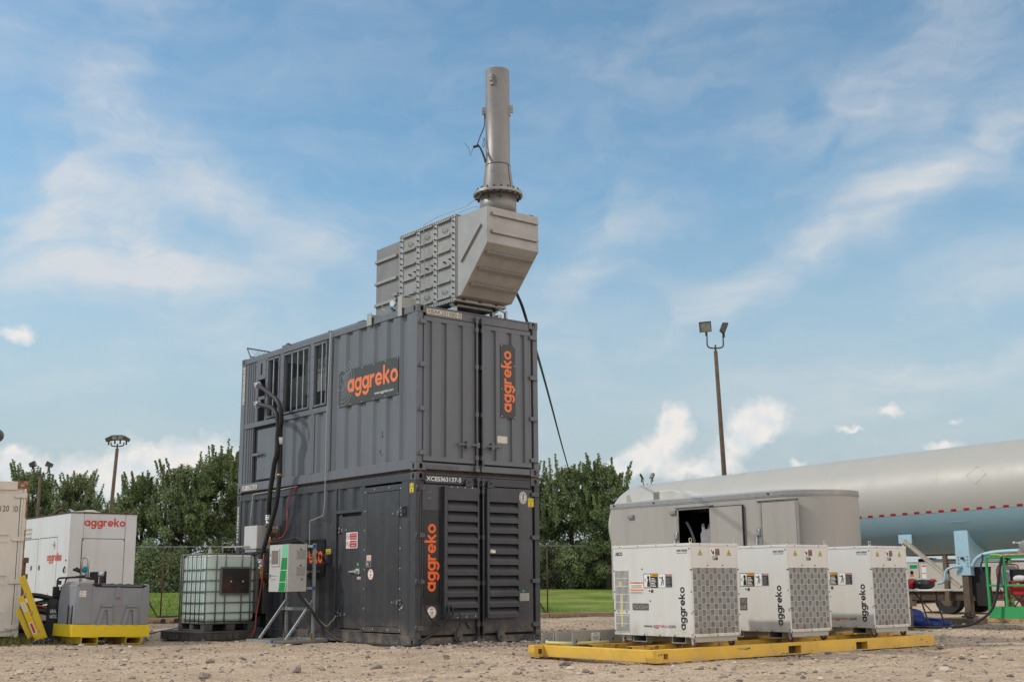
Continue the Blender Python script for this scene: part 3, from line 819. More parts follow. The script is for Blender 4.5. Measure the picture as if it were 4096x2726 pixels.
TREES = [(17.0, 77, 7.2, 4.3, 11, 'leaf', 'tall upright tree left of the white generator, partly behind the rusty cream container', .15, 1.0),
         (18.9, 75, 6.9, 3.8, 12, 'leaf', 'feathery upright tree standing directly behind the white generator roof', .15, 1.0),
         (20.1, 72, 4.7, 2.6, 13, 'leaf2', 'small low tree at the right edge of the white generator', .1, .7),
         (15.2, 82, 6.6, 4.2, 14, 'leaf2', 'tree at the left photo edge, above the rusty cream container', .15, 1.0),
         (21.7, 66, 6.0, 4.4, 15, 'leaf2', 'rounded tree with low branches right of the white generator', .06, 1.1),
         (23.4, 64, 6.5, 4.4, 16, 'leaf', 'broad tree behind the green liquid tank, second from the containers', .06, 1.1),
         (25.1, 63, 7.1, 4.2, 17, 'leaf2', 'tall tree touching the left edge of the container stack', .06, 1.1),
         (27.0, 64, 6.9, 4.2, 18, 'leaf', 'tree mostly hidden behind the left end of the container stack', .06, 1.0),
         (39.3, 62, 6.3, 4.0, 19, 'leaf2', 'tree just showing behind the right edge of the container stack', .05, 1.1),
         (41.4, 61, 6.25, 4.0, 20, 'leaf', 'bushy tree in the gap between the containers and the box trailer', .05, 1.15),
         (43.1, 60, 6.3, 3.7, 21, 'leaf2', 'spiky-topped tree behind the rear end of the box trailer', .05, 1.1)]
for (a, d, H, W, sd_, lf, lab, z0, dn) in TREES:
    p = spot(a, d); p.z = gtz(p)
    tree(p, H, W, sd_, lab, lf, z0, dn)
# low hedge growth filling the foot of the tree line (one mass)
def hedge():
    n = 80000
    a = np.where(nr.random(n) < .5, nr.uniform(13.0, 28.8, n), nr.uniform(37.8, 45.0, n)); d = nr.uniform(61, 70, n) + np.where(a < 20, 8, 0)
    X = CAMP.x + d * np.sin(np.radians(a)); Y = CAMP.y + d * np.cos(np.radians(a))
    D = (X - FA.x) * FN.x + (Y - FA.y) * FN.y
    top = 1.2 + 1.5 * vnoise(a * 3, d, 2.2, 31)
    Z = grass_z(D) + top * nr.random(n)
    P = np.stack([X, Y, Z], -1)
    n1 = nr.normal(0, 1, (n, 3)); n1 /= np.linalg.norm(n1, axis=1)[:, None]; n2 = np.cross(n1, nr.normal(0, 1, (n, 3))); n2 /= np.linalg.norm(n2, axis=1)[:, None]
    s = .032 + .04 * nr.random(n)
    co = np.stack([P - n1 * (s * 1.5)[:, None], P + n2 * s[:, None], P + n1 * (s * 1.5)[:, None], P - n2 * s[:, None]], 1).reshape(-1, 3)
    o = raw_mesh('undergrowth', co, np.arange(n * 4).reshape(-1, 4), M['leaf2']); tag(o, 'dark undergrowth along the foot of the tree line', 'undergrowth', kind='stuff')
hedge()
# ================================================================== containers
CW, CL, CH = 2.438, 6.058, 2.591
RX, UZ = (0, -1, 0), (0, 0, 1)          # text direction and up on the long side (faces -x)
EX = (1, 0, 0)                          # text direction on the end (faces -y)
def holed(mb, org, right, up, w, h, cx, cy, rx, ry, depth=.03):
    org = Vector(org); right = Vector(right); up = Vector(up); n = right.cross(up).normalized(); K = 16
    ov = []; ou = []
    for k in range(K):
        a = 2 * math.pi * (k + .5) / K; c, s = math.cos(a), math.sin(a)
        # super-ellipse slot
        q = (abs(c) ** 3 + abs(s) ** 3) ** (-1 / 3)
        ov.append((cx + rx * c * q, cy + ry * s * q))
        t = 1e9
        if c > 1e-9: t = min(t, (w - cx) / c)
        if c < -1e-9: t = min(t, -cx / c)
        if s > 1e-9: t = min(t, (h - cy) / s)
        if s < -1e-9: t = min(t, -cy / s)
        ou.append((cx + c * t, cy + s * t))
    P = lambda p, d=0: org + right * p[0] + up * p[1] - n * d
    a = mb.pts([P(p) for p in ov]); b = mb.pts([P(p) for p in ou]); c_ = mb.pts([P(p, depth) for p in ov])
    cor = [(0, 0), (w, 0), (w, h), (0, h)]
    for k in range(K):
        k2 = (k + 1) % K
        p, q = ou[k], ou[k2]
        # insert the rectangle corner when an outer segment turns round it
        if abs(p[0] - q[0]) > 1e-6 and abs(p[1] - q[1]) > 1e-6:
            cr = min(cor, key=lambda z: (z[0] - (p[0] + q[0]) / 2) ** 2 + (z[1] - (p[1] + q[1]) / 2) ** 2)
            ci = mb.pts([P(cr)]); mb.face((a + k, b + k, ci, b + k2, a + k2))
        else: mb.face((a + k, b + k, b + k2, a + k2))
        mb.face((a + k2, c_ + k2, c_ + k, a + k))
def casting(mb, x0, y0, z0, top):
    """hollow corner casting with oval apertures; x0,y0 = container corner (0 or full)"""
    w, l, h = .178, .162, .118
    xa, xb = (x0 - .003, x0 - .003 + w) if x0 < 1 else (x0 + .003 - w, x0 + .003)
    ya, yb = (y0 - .004, y0 - .004 + l) if y0 < 1 else (y0 + .004 - l, y0 + .004)
    holed(mb, (xa, ya, z0), EX, UZ, w, h, w / 2 + (.0 if x0 < 1 else .0), h * .5, .031, .042)
    holed(mb, (xa, yb, z0), RX, UZ, l, h, l / 2, h * .5, .026, .042)
    holed(mb, (xb, ya, z0), (0, 1, 0), UZ, l, h, l / 2, h * .5, .026, .042)
    holed(mb, (xb, yb, z0), (-1, 0, 0), UZ, w, h, w / 2, h * .5, .031, .042)
    mb.quad((xa, ya, z0 + h), (xb, ya, z0 + h), (xb, yb, z0 + h), (xa, yb, z0 + h))
    mb.quad((xa, yb, z0), (xb, yb, z0), (xb, ya, z0), (xa, ya, z0))
def corr(mb, y1, y0, dl, seam_off, z0, z1, xo, depth, sl=.062, holes=()):
    """vertical corrugations on the -x side; y runs down from y1 to y0; dl = y where a flute starts going in"""
    P = [(y1, xo)]
    for d in dl:
        s = d - seam_off if not isinstance(seam_off, dict) else seam_off[d]
        P += [(d, xo), (d - sl, xo + depth), (s + sl, xo + depth), (s, xo)]
    P.append((y0, xo)); P = [p for p in P if y0 - 1e-6 <= p[0] <= y1 + 1e-6]
    cuts = sorted({h[0] for h in holes} | {h[1] for h in holes}, reverse=True)
    for c in cuts:
        for k in range(len(P) - 1):
            if P[k][0] > c > P[k + 1][0]:
                t = (P[k][0] - c) / (P[k][0] - P[k + 1][0]); P.insert(k + 1, (c, P[k][1] + t * (P[k + 1][1] - P[k][1]))); break
    for k in range(len(P) - 1):
        (ya, xa), (yb, xb) = P[k], P[k + 1]
        if ya - yb < 1e-6: continue
        m = (ya + yb) / 2; seg = [(z0, z1)]
        for (h0, h1, a, b) in holes:
            if h0 < m < h1:
                ns = []
                for (p, q) in seg:
                    if p < a: ns.append((p, min(q, a)))
                    if q > b: ns.append((max(p, b), q))
                seg = ns
        for (p, q) in seg:
            mb.quad((xa, ya, p), (xb, yb, p), (xb, yb, q), (xa, ya, q))
def doorpanel(mb, x0, x1, grooves, z0, z1, yo, depth, sl=.03):
    """end-door skin facing -y with recessed flutes; grooves = [(left, right)]"""
    P = [(x0, yo)]
    for a, b in grooves: P += [(a, yo), (a + sl, yo + depth), (b - sl * .5, yo + depth), (b, yo)]
    P.append((x1, yo))
    for k in range(len(P) - 1):
        (xa, ya), (xb, yb) = P[k], P[k + 1]
        mb.quad((xa, ya, z0), (xb, yb, z0), (xb, yb, z1), (xa, ya, z1))
def rivets(mb, lst, org, right, up, r=.008, h=.006):
    org = Vector(org); right = Vector(right); up = Vector(up); n = right.cross(up).normalized()
    for (a, b) in lst:
        p = org + right * a + up * b
        mb.cyl(p, p + n * h, r, r * .7, 8)
SX = lambda x=0.0: Vector((x, 0, 0))
def sidept(y, z, x=0.0): return Vector((x, y, z))
def frame_parts(root, zb, mp, mc, top_lo, bot_hi, side_rail_w=.0):
    mb = MB()
    zt = zb + CH
    # posts
    mb.box(0.0, .10, .0, .165, zb + .118, zt - .118); mb.box(.10, .122, .012, .12, zb + .118, zt - .118)
    mb.box(CW - .10, CW, 0, .165, zb + .118, zt - .118); mb.box(CW - .135, CW - .10, .06, .165, zb + .118, zt - .118)
    mb.box(0, .16, CL - .165, CL, zb + .118, zt - .118); mb.box(CW - .16, CW, CL - .165, CL, zb + .118, zt - .118)
    # long rails
    for x0, x1 in ((.0, .06), (CW - .06, CW)):
        mb.box(x0, x1, .158, CL - .158, top_lo, zt - .006); mb.box(x0, x1, .158, CL - .158, zb + .018, bot_hi)
    # end rails
    for y0, y1 in ((.010, .06), (CL - .06, CL - .01)):
        mb.box(.175, CW - .175, y0, y1, zt - .165, zt - .035); mb.box(.175, CW - .175, y0 - .006, y1, zt - .035, zt - .008)
        mb.box(.175, CW - .175, y0, y1, zb + .018, zb + .118)
    mb.build('frame', mp, root, bevel=.006)
    for x in (0, CW):
        for y in (0, CL):
            for z in (zb, zt - .118):
                m2 = MB(); casting(m2, x, y, z, z > zb); m2.build('corner_casting', mc, root)
    mb = MB(); mb.box(.06, CW - .06, .06, CL - .06, zb + .05, zb + .12); mb.build('floor', M['rustdark'], root)
    return zt
def hinge(zc, x0, x1, root, mp, left=True, knuckle_dark=True):
    mb = MB()
    h = .075
    if left:
        mb.prism(((0.01, -h / 2), (.085, -h / 2), (.135, -h * .36), (.135, h * .30), (.085, h / 2), (.01, h / 2)), (x0, -.012, zc), EX, UZ, .022)
        mb.cyl((x0 + .0, -.006, zc - h * .55), (x0 + .0, -.006, zc + h * .55), .017, n=10)
    else:
        mb.prism(((-.01, -h / 2), (-.10, -h / 2), (-.16, -h * .36), (-.16, h * .30), (-.10, h / 2), (-.01, h / 2)), (x0, -.012, zc), EX, UZ, .022)
        mb.cyl((x0, -.006, zc - h * .55), (x0, -.006, zc + h * .55), .017, n=10)
    mb.build('hinge', mp, root, bevel=.003)

# ------------------------------------------------------------------ upper container
ZB = CH + .033; ZT = ZB + CH
up_ = thing('shipping_container', 'upper grey shipping container with barred vents, stacked on a darker one', 'container', (0, 0, ZB), 'stacked equipment containers')
frame_parts(up_, ZB, M['upper'], M['cast_u'], 5.10, 2.795)
ZL, ZH = 2.795, 5.10
mb = MB()
seams = {2.556: 2.355, 2.165: 1.951, 1.759: 1.498, 1.286: 1.083, .891: .697, .5: .302}
corr(mb, 2.60, .165, sorted(seams, reverse=True), seams, ZL, ZH, .014, .036); mb.build('side_panel', M['upper'], up_); mb = MB()
corr(mb, 5.893, 5.42, [5.80, 5.715, 5.625, 5.54], .055, 3.93, ZH, .014, .020, .018); mb.build('side_panel', M['upper'], up_); mb = MB()
corr(mb, 5.893, 5.53, [5.81, 5.71, 5.62], .06, ZL, 3.84, .014, .020, .018); mb.build('side_panel', M['upper'], up_); mb = MB()
corr(mb, 4.50, 3.30, [4.36, 3.965, 3.635], .22, ZL, 3.84, .016, .036); mb.build('side_panel', M['upper'], up_); mb = MB()
corr(mb, 3.17, 2.74, [3.088], .20, ZL, 3.84, .016, .036)
mb.build('side_panel', M['upper'], up_)
mb = MB()                                             # frame bars of the vent bay
mb.box(-.004, .05, 2.60, 2.72, ZL, ZH); mb.box(-.010, .004, 2.596, 2.612, ZL, ZH)
mb.box(-.006, .05, 2.72, 5.865, 3.838, 3.93)
mb.box(-.003, .05, 3.245, 3.37, 3.93, ZH); mb.box(-.003, .05, 4.366, 4.492, 3.93, ZH)
mb.box(-.001, .05, 3.17, 3.30, ZL, 3.838); mb.box(-.005, .012, 3.215, 3.262, ZL, 3.838)
mb.box(-.002, .05, 4.979, 5.03, 3.93, ZH); mb.box(0, .05, 5.385, 5.42, 3.93, ZH)
mb.box(.0, .05, 4.50, 4.56, ZL, 3.838); mb.box(.0, .05, 5.50, 5.53, ZL, 3.838)
mb.box(.0, .02, 5.03, 5.385, 4.72, ZH); mb.box(-.002, .04, 5.03, 5.385, 4.335, 4.40); mb.box(-.002, .03, 5.345, 5.385, 3.93, 4.72); mb.box(-.002, .03, 5.03, 5.06, 3.93, 4.72)
mb.build('vent_bay_frame', M['upper'], up_, bevel=.004)
def grille(y0, y1, bars, yo):
    r = MB(); z0, z1 = 3.952, 5.08
    r.box(-.014, .004, y0, y0 + .045, z0, z1); r.box(-.014, .004, y1 - .045, y1, z0, z1)
    r.box(-.014, .004, y0 + .045, y1 - .045, z0, z0 + .035); r.box(-.014, .004, y0 + .045, y1 - .045, z1 - .04, z1)
    r.box(.004, .055, y1 - .06, y1 - .045, z0, z1)
    gr = r.build('vent_frame', M['upper'], up_, bevel=.002)
    for b in bars:
        q = MB(); q.box(-.010, .006, b - .011, b + .011, z0 + .03, z1 - .03); q.build('bar', M['galv'], gr)
    q = MB(); k = y0 + .05
    while k < y1 - .05:
        q.box(.030, .033, k - .0016, k + .0016, z0 + .03, z1 - .03); k += .028
    k = z0 + .04
    while k < z1 - .04:
        q.box(.0335, .0365, y0 + .045, y1 - .045, k - .0016, k + .0016); k += .028
    q.build('wire_mesh', M['meshm'], gr)
    q = MB(); L_ = []
    n = max(2, int((y1 - y0) / .3))
    for t in range(n + 1): L_ += [(-(y0 + .022 + (y1 - y0 - .044) * t / n), z0 + .017), (-(y0 + .022 + (y1 - y0 - .044) * t / n), z1 - .02)]
    for t in range(1, 5): L_ += [(-(y0 + .022), z0 + (z1 - z0) * t / 5), (-(y1 - .022), z0 + (z1 - z0) * t / 5)]
    rivets(q, L_, (-.014, 0, 0), RX, UZ, .010, .006); q.build('screws', M['bolt'], gr)
grille(2.765, 3.245, [2.935], 0); grille(3.37, 4.366, [4.03, 3.81, 3.60], 0); grille(4.492, 4.979, [4.735], 0)
boxes('cooler_core', M['fin'], up_, ((.40, .46, 2.8, 3.3, 4.33, 4.86), (.36, .42, 3.42, 4.2, 4.33, 4.93), (.50, .56, 4.5, 4.95, 4.2, 4.75)))
boxes('inner_wall', M['gasket'], up_, ((.06, 2.3, 2.62, 2.68, ZL, ZH), (1.9, 1.95, 2.7, 5.9, ZL, 4.7), (.09, 1.88, 2.7, 5.86, 3.86, 3.90), (.07, .6, 5.0, 5.04, 3.92, 5.0)))
mb = MB()                                             # slot plate
mb.box(-.006, .0, 5.04, 5.40, 4.73, 5.085); q = [(-5.22, 4.92)]
mb.mat(1).box(-.0085, -.006, 5.19, 5.255, 4.81, 5.03); mb.cm = 2
rivets(mb, [(-5.06, 4.75), (-5.38, 4.75), (-5.06, 5.06), (-5.38, 5.06), (-5.22, 5.06), (-5.38, 4.9), (-5.06, 4.9)], (-.006, 0, 0), RX, UZ, .009, .005)
mb.build('slot_plate', [M['upper'], M['gap'], M['bolt']], up_)
# roof: solid sheet near the doors, open bars above the coolers
mb = MB(); mb.box(.05, CW - .05, .06, 2.70, ZT - .05, ZT - .03); mb.box(.05, CW - .05, 5.55, CL - .06, ZT - .05, ZT - .03)
for k in range(24): mb.box(.05, CW - .05, 2.74 + k * .12, 2.78 + k * .12, ZT - .05, ZT - .02)
mb.build('roof', M['upper'], up_)
boxes('back_panel', M['upper'], up_, ((CW - .03, CW - .012, .17, CL - .16, ZL, ZH), (.16, CW - .16, CL - .05, CL - .03, ZB + .1, ZT - .16)))
# small low door on the long side
mb = MB(); mb.box(.052, .06, 4.56, 5.50, ZL, 3.838); mb.build('door_recess', M['gasket'], up_)
mb = MB(); mb.box(.020, .05, 4.58, 5.345, 2.838, 3.772)
dr = mb.build('door', M['upper'], up_, bevel=.006)
mb = MB(); mb.beam((-.01, 5.49, 3.315), (-.015, 5.22, 3.312), .018, .045); mb.prism(((0, -.02), (.2, -.012), (.23, 0), (.2, .014), (0, .022)), (-.012, 5.24, 3.31), RX, UZ, .02); mb.beam((.0, 5.30, 3.30), (.02, 5.30, 3.30), .05, .07)
mb.cyl((-.03, 5.20, 3.335), (-.03, 5.17, 3.335), .012); mb.build('handle', M['upper'], dr)
# upper doors on the end
mb = MB(); mb.box(.115, CW - .135, .055, .075, ZB + .10, ZT - .15); mb.build('door_seal', M['gasket'], up_)
for side in (0, 1):
    x0, x1 = (.125, 1.115) if side == 0 else (1.275, 2.285)
    gro = [(.19, .285), (.463, .565), (.79, .886)] if side == 0 else [(1.445, 1.553), (1.779, 1.881), (2.061, 2.155)]
    mb = MB()
    mb.box(x0, x1, -.002, .035, 4.968, 5.038); mb.box(x0, x1, -.002, .035, 2.768, 2.838)
    mb.box(x0, x0 + .03, -.001, .035, 2.838, 4.968); mb.box(x1 - .03, x1, -.001, .035, 2.838, 4.968)
    doorpanel(mb, x0 + .03, x1 - .03, gro, 2.838, 4.968, .002, .034)
    d = mb.build('door', M['upper'], up_)
    for z in (4.945, 4.262, 3.573, 2.890): hinge(z, x0 - .10 if side == 0 else x1 + .12, 0, d, M['upper'], side == 0)
    mb = MB(); xb = 1.137 if side == 0 else 1.252
    mb.cyl((xb, -.035, 2.66), (xb, -.035, 5.12), .019, n=10)
    for z in (2.70, 2.86, 3.55, 4.32, 4.93, 5.08): mb.box(xb - .028, xb + .028, -.05, .0, z - .035, z + .035)
    for z in (2.66, 5.12): mb.obox((xb, -.04, z), (.04, 0, 0), (0, .02, 0), (0, 0, .022))
    mb.build('locking_bar', M['upper'], d, bevel=.003)
    mb = MB(); sg = -1 if side == 0 else 1
    mb.beam((xb, -.06, 3.058), (xb + sg * .38, -.045, 3.058), .02, .028); mb.obox((xb + sg * .19, -.035, 3.06), (.03, 0, 0), (0, .03, 0), (0, 0, .05)); mb.obox((xb, -.05, 3.058), (.03, 0, 0), (0, .02, 0), (0, 0, .04))
    mb.ring(xb + sg * .19, 2.99, .014, .026, (0, -.055, 0), EX, UZ, .0, 12); mb.build('handle', M['cast_u'], d)
mb = MB()                                             # vertical logo board on the right door
o = Vector((1.644, -.004, 3.55)); mb.box(1.644, 1.945, -.010, -.003, 3.55, 4.762)
mb.mat(1); wordmark(mb, (1.865, -.010, 3.645), (0, 0, 1), (-1, 0, 0), 1.015, .295, .0015) if False else None
wordmark(mb, (1.934, -.010, 3.645), (0, 0, 1), (-1, 0, 0), 1.015, .286, .0015)
mb.mat(2); rivets(mb, [(1.66, 3.57), (1.93, 3.57), (1.66, 4.02), (1.93, 4.02), (1.66, 4.42), (1.93, 4.42), (1.66, 4.745), (1.93, 4.745)], (0, -.010, 0), EX, UZ, .011, .004)
mb.build('logo_board', [M['sign'], M['orange'], M['boltw']], up_)
mb = MB(); mb.prism([(x, z) for x, z in ((.015, 0), (.19, 0), (.205, .015), (.205, .10), (.19, .115), (.015, .115), (0, .10), (0, .015))], (1.57, .002, 3.13), EX, UZ, .006); mb.build('blank_plate', M['cream'], up_)
mb = MB(); mb.box(.180, .862, .004, .0105, 5.083, 5.172); mb.mat(1); text(mb, 'XBAK201000-0', (.188, .004, 5.093), EX, UZ, .655, .070, .0015); mb.build('number_plate', [M['cream'], M['ink']], up_)
mb = MB(); text(mb, 'BAK201000-0', (.19, .004, 2.66), EX, UZ, .62, .055, .0015); mb.build('number_marks', M['cast_u'], up_)
mb = MB(); mb.box(-.006, -.0005, 5.905, 5.985, 4.33, 5.05); mb.mat(1); text(mb, 'XBAK201000-0', (-.006, 5.920, 5.04), (0, 0, -1), (0, -1, 0) if False else (0, -1, 0), .69, .052, .0015) if False else None
text(mb, 'XBAK201000-0', (-.006, 5.972, 5.035), (0, 0, -1), RX, .69, .052, .0015); mb.build('number_plate', [M['cream'], M['ink']], up_)
mb = MB(); mb.box(-.0065, -.0005, 5.262, 5.878, 2.668, 2.755); mb.mat(1); text(mb, 'GW  13700LBS', (-.0065, 5.865, 2.678), RX, UZ, .585, .066, .0015); mb.build('weight_plate', [M['cream'], M['ink']], up_)
# large logo board on the long side
mb = MB()
BY0, BY1, BZ0, BZ1 = 2.362, .528, 3.845, 4.455
mb.box(.002, .010, BY1, BY0, BZ0, BZ1)
O = (.002, BY0, BZ0)
mb.mat(1); wordmark(mb, (.002, 2.075, 3.962), RX, UZ, 1.535, .418, .0015)
mb.mat(2); text(mb, 'www.aggreko.com', (.002, 1.226, 3.915), RX, UZ, .562, .058, .0015, .006)
mb.mat(3)                                             # web of rings and spokes
cx, cy = .10, .44
for rr_ in (.14, .20, .26, .33, .40):
    a0 = -98 if rr_ > .2 else -110
    mb.ring(cx, cy - .02, rr_, rr_ + .007, O, RX, UZ, .0012, 64, -96, 60 if rr_ > .3 else 75)
for k in range(17):
    a = R(-94 + k * 10.2); r1 = .40 if math.sin(a) < .1 else .34
    x1_, y1_ = cx + r1 * math.cos(a), cy - .02 + r1 * math.sin(a); y1_ = min(y1_, .60)
    dx, dy = -math.sin(a) * .003, math.cos(a) * .003
    mb.flat(((cx + .07 * math.cos(a) - dx, cy - .02 + .07 * math.sin(a) - dy), (x1_ - dx, y1_ - dy), (x1_ + dx, y1_ + dy), (cx + .07 * math.cos(a) + dx, cy - .02 + .07 * math.sin(a) + dy)), O, RX, UZ, .0017)
mb.ring(cx - .01, cy + .02, .055, .062, O, RX, UZ, .002, 24, 0, 360, 1.3)
mb.mat(4); rivets(mb, [(.02 + .359 * k, .02) for k in range(6)] + [(.02 + .359 * k, .59) for k in range(6)] + [(1.815, .3), (.02, .3)], (.002, BY0, BZ0), RX, UZ, .011, .004)
mb.build('logo_board', [M['sign'], M['orange'], M['white'], M['grey_l'], M['boltw']], up_)
mb = MB()                                             # dents and scuffs where the paint is chipped
for (y, z, w, h) in ((.99, 3.28, .02, .05), (.985, 3.22, .035, .03), (1.045, 3.0, .03, .02), (1.04, 2.965, .018, .035), (.985, 2.93, .03, .012)):
    mb.flat([(math.cos(t) * w * (.6 + .4 * ((k * 7) % 5) / 4), math.sin(t) * h * (.6 + .4 * ((k * 3) % 5) / 4)) for k, t in enumerate([2 * math.pi * q / 9 for q in range(9)])], (.014, y, z), RX, UZ, .0012)
mb.build('paint_chips', M['bolt'], up_)
# roof furniture that belongs to the container
mb = MB()
c = [Vector((.10, 5.86, 5.215)), Vector((.10, 6.06, 5.47)), Vector((.55, 6.06, 5.47)), Vector((.55, 5.86, 5.215))]
a0, a1 = Vector((.10, 5.86, 5.20)), Vector((.10, 6.077, 5.472)); b0, b1 = Vector((1.25, 5.86, 5.20)), Vector((1.45, 5.95, 5.36))
mb.tube([a0, a1], .012, 6, False); mb.tube([a1, (.62, 6.09, 5.455), b1], .012, 6, False); mb.tube([(.10, 5.93, 5.285), (.9, 5.9, 5.27)], .009, 6, False); mb.tube([(.62, 6.09, 5.455), (.55, 5.86, 5.21)], .008, 6, False); mb.tube([b0, b1], .012, 6, False)
for k in range(22):
    t = k / 21
    for d_ in (-1, 1):
        s0 = t; s1 = t + d_ * .18
        if 0 <= s1 <= 1:
            p = a0.lerp(b0, s0); q = a1.lerp(b1, s1); mb.beam(p, q, .004, .004)
mb.build('mesh_hatch', M['rustdark'], up_)
boxes('roof_lug', M['cast_u'], up_, ((.01, .08, 4.20, 4.46, 5.209, 5.25), (.02, .06, 4.25, 4.33, 5.252, 5.275), (.01, .07, 1.62, 1.80, 5.209, 5.24), (.01, .06, 2.72, 2.78, 5.209, 5.245)))

# ------------------------------------------------------------------ lower container
lo = thing('shipping_container', 'lower dark shipping container with louvred end doors and two side doors', 'container', (0, 0, 0), 'stacked equipment containers')
frame_parts(lo, 0.0, M['lowerm'], M['cast_l'], 2.467, .168)
mb = MB()
dl = [5.76, 5.40, 5.09, 4.70, 4.27, 3.78, 3.39, 3.04, 2.69]
corr(mb, 5.893, 2.37, dl, .22, .168, 2.467, .014, .036, .062, [(4.779, 5.45, .168, .418)]); mb.build('side_panel', M['lower'], lo); mb = MB()
corr(mb, 2.37, 1.56, [2.255, 1.857], .22, 2.112, 2.467, .014, .036)
mb.build('side_panel', M['lower'], lo)
mb = MB(); mb.box(.10, .13, 4.70, 5.5, .10, .5); mb.box(.015, .13, 4.76, 4.779, .168, .418); mb.build('fork_pocket', M['gap'], lo)
mb = MB()
mb.box(-.002, .05, 1.466, 1.558, .168, 2.467); mb.box(-.004, .05, 1.558, 2.362, 2.063, 2.112); mb.box(-.001, .05, 2.352, 2.378, .168, 2.467)
mb.box(.0, .05, 1.558, 2.352, .168, .205); mb.box(-.003, .02, .165, .385, .168, 2.467)
mb.box(-.007, .0, .20, .215, .16, 2.46)
mb.build('door_surround', M['lowerm'], lo, bevel=.005)
mb = MB(); mb.box(.062, .07, 1.55, 2.36, .168, 2.063); mb.build('door_recess', M['gasket'], lo)
def small_hinge(y, z, sgn, par, x):
    mb = MB(); mb.box(x - .006, x, y + sgn * .015, y + sgn * .23, z - .03, z + .03); mb.cyl((x - .008, y, z - .06), (x - .008, y, z + .06), .012, n=8); mb.box(x - .005, x, y - sgn * .06, y - sgn * .01, z - .05, z + .05)
    mb.mat(1); rivets(mb, [(-(y + sgn * .05), z - .018), (-(y + sgn * .05), z + .018), (-(y + sgn * .19), z), (-(y - sgn * .04), z + .03), (-(y - sgn * .04), z - .03)], (x - .006, 0, 0), RX, UZ, .012, .006)
    mb.build('hinge', [M['lowerm'], M['boltw']], par)
# narrow personnel door
mb = MB(); mb.box(.018, .055, 1.578, 2.205, .222, 2.008); nd = mb.build('door', M['lower'], lo, 'narrow side door with a red and white warning notice', bevel=.006)
mb = MB(); mb.box(.035, .06, 2.212, 2.345, .21, 2.055); mb.build('door_jamb', M['lowerm'], lo)
small_hinge(2.235, 1.79, -1, nd, .018); small_hinge(2.235, .44, -1, nd, .018)
mb = MB(); mb.prism(((0, -.012), (.20, -.022), (.20, .022), (0, .008)), (.0, 1.905, 1.120), RX, UZ, .022); mb.box(-.006, .018, 1.585, 1.70, 1.075, 1.165); mb.cyl((-.01, 1.68, 1.12), (-.035, 1.68, 1.12), .03); mb.build('handle', M['chrome'], nd)
mb = MB(); mb.rect(-2.047, -1.693, 1.491, 1.746, (.018, 0, 0), RX, UZ, .003)
mb.mat(1); mb.rect(-1.93, -1.715, 1.628, 1.732, (.018, 0, 0), RX, UZ, .0045); mb.rect(-1.93, -1.715, 1.503, 1.613, (.018, 0, 0), RX, UZ, .0045)
for zc in (1.682, 1.557):
    mb.mat(1); mb.ring(-1.988, zc, .041, .049, (.018, 0, 0), RX, UZ, .0045, 28, 0, 360, 1.0); mb.flat([(-1.988 - .034 - .004, zc + .03), (-1.988 - .03, zc + .038), (-1.988 + .036, zc - .028), (-1.988 + .03, zc - .035)], (.018, 0, 0), RX, UZ, .0055)
    mb.mat(2); mb.flat([(-2.005, zc - .02), (-2.0, zc - .023), (-1.97, zc + .018), (-1.976, zc + .02)], (.018, 0, 0), RX, UZ, .005)
mb.mat(0)
for t, z, w in (('No smoking', 1.69, .16), ('No naked light', 1.645, .19), ('No combustible', 1.57, .19), ('materials', 1.525, .12)):
    text(mb, t, (.018, 1.8225 + w / 2, z), RX, UZ, w, .026, .006, .01)
mb.build('warning_notice', [M['white'], M['red'], M['ink']], nd)
mb = MB(); mb.disc(-1.671, 1.23, .026, (.018, 0, 0), RX, UZ, .003, 20, 1.05); mb.mat(1); mb.rect(-1.686, -1.581, .994, 1.034, (.018, 0, 0), RX, UZ, .003); mb.mat(2)
for k in range(3): mb.rect(-1.678, -1.59, 1.0 + k * .011, 1.005 + k * .011, (.018, 0, 0), RX, UZ, .0045)
mb.build('stickers', [M['green_d'], M['white'], M['red']], nd)
# wide bolted door
mb = MB()
mb.box(-.004, .05, .384, .447, .187, 2.435); mb.box(-.004, .05, 1.372, 1.464, .187, 2.435); mb.box(-.004, .05, .447, 1.372, .187, .268); mb.box(-.004, .05, .447, 1.372, 2.345, 2.435)
mb.mat(1)
rivets(mb, [(-1.44, .23 + k * .305) for k in range(8)] + [(-.41, .23 + k * .305) for k in range(8)] + [(-1.16, .225), (-.74, .225), (-1.16, 2.395), (-.74, 2.395)], (-.004, 0, 0), RX, UZ, .014, .010)
bf = mb.build('bolted_frame', [M['lowerm'], M['boltw']], lo, bevel=.004)
mb = MB(); mb.box(-.008, .045, .452, 1.366, .274, 2.338); bd = mb.build('door', M['lower'], lo, 'wide bolted side door with a round sticker', bevel=.006)
small_hinge(.425, 1.985, 1, bd, -.008); small_hinge(.425, .64, 1, bd, -.008)
mb = MB(); mb.box(-.02, -.008, 1.235, 1.368, 1.182, 1.275); mb.mat(1).box(-.022, -.02, 1.248, 1.352, 1.193, 1.264); mb.mat(0).box(-.03, -.022, 1.275, 1.34, 1.205, 1.25); mb.build('latch', [M['chrome'], M['gap']], bd)
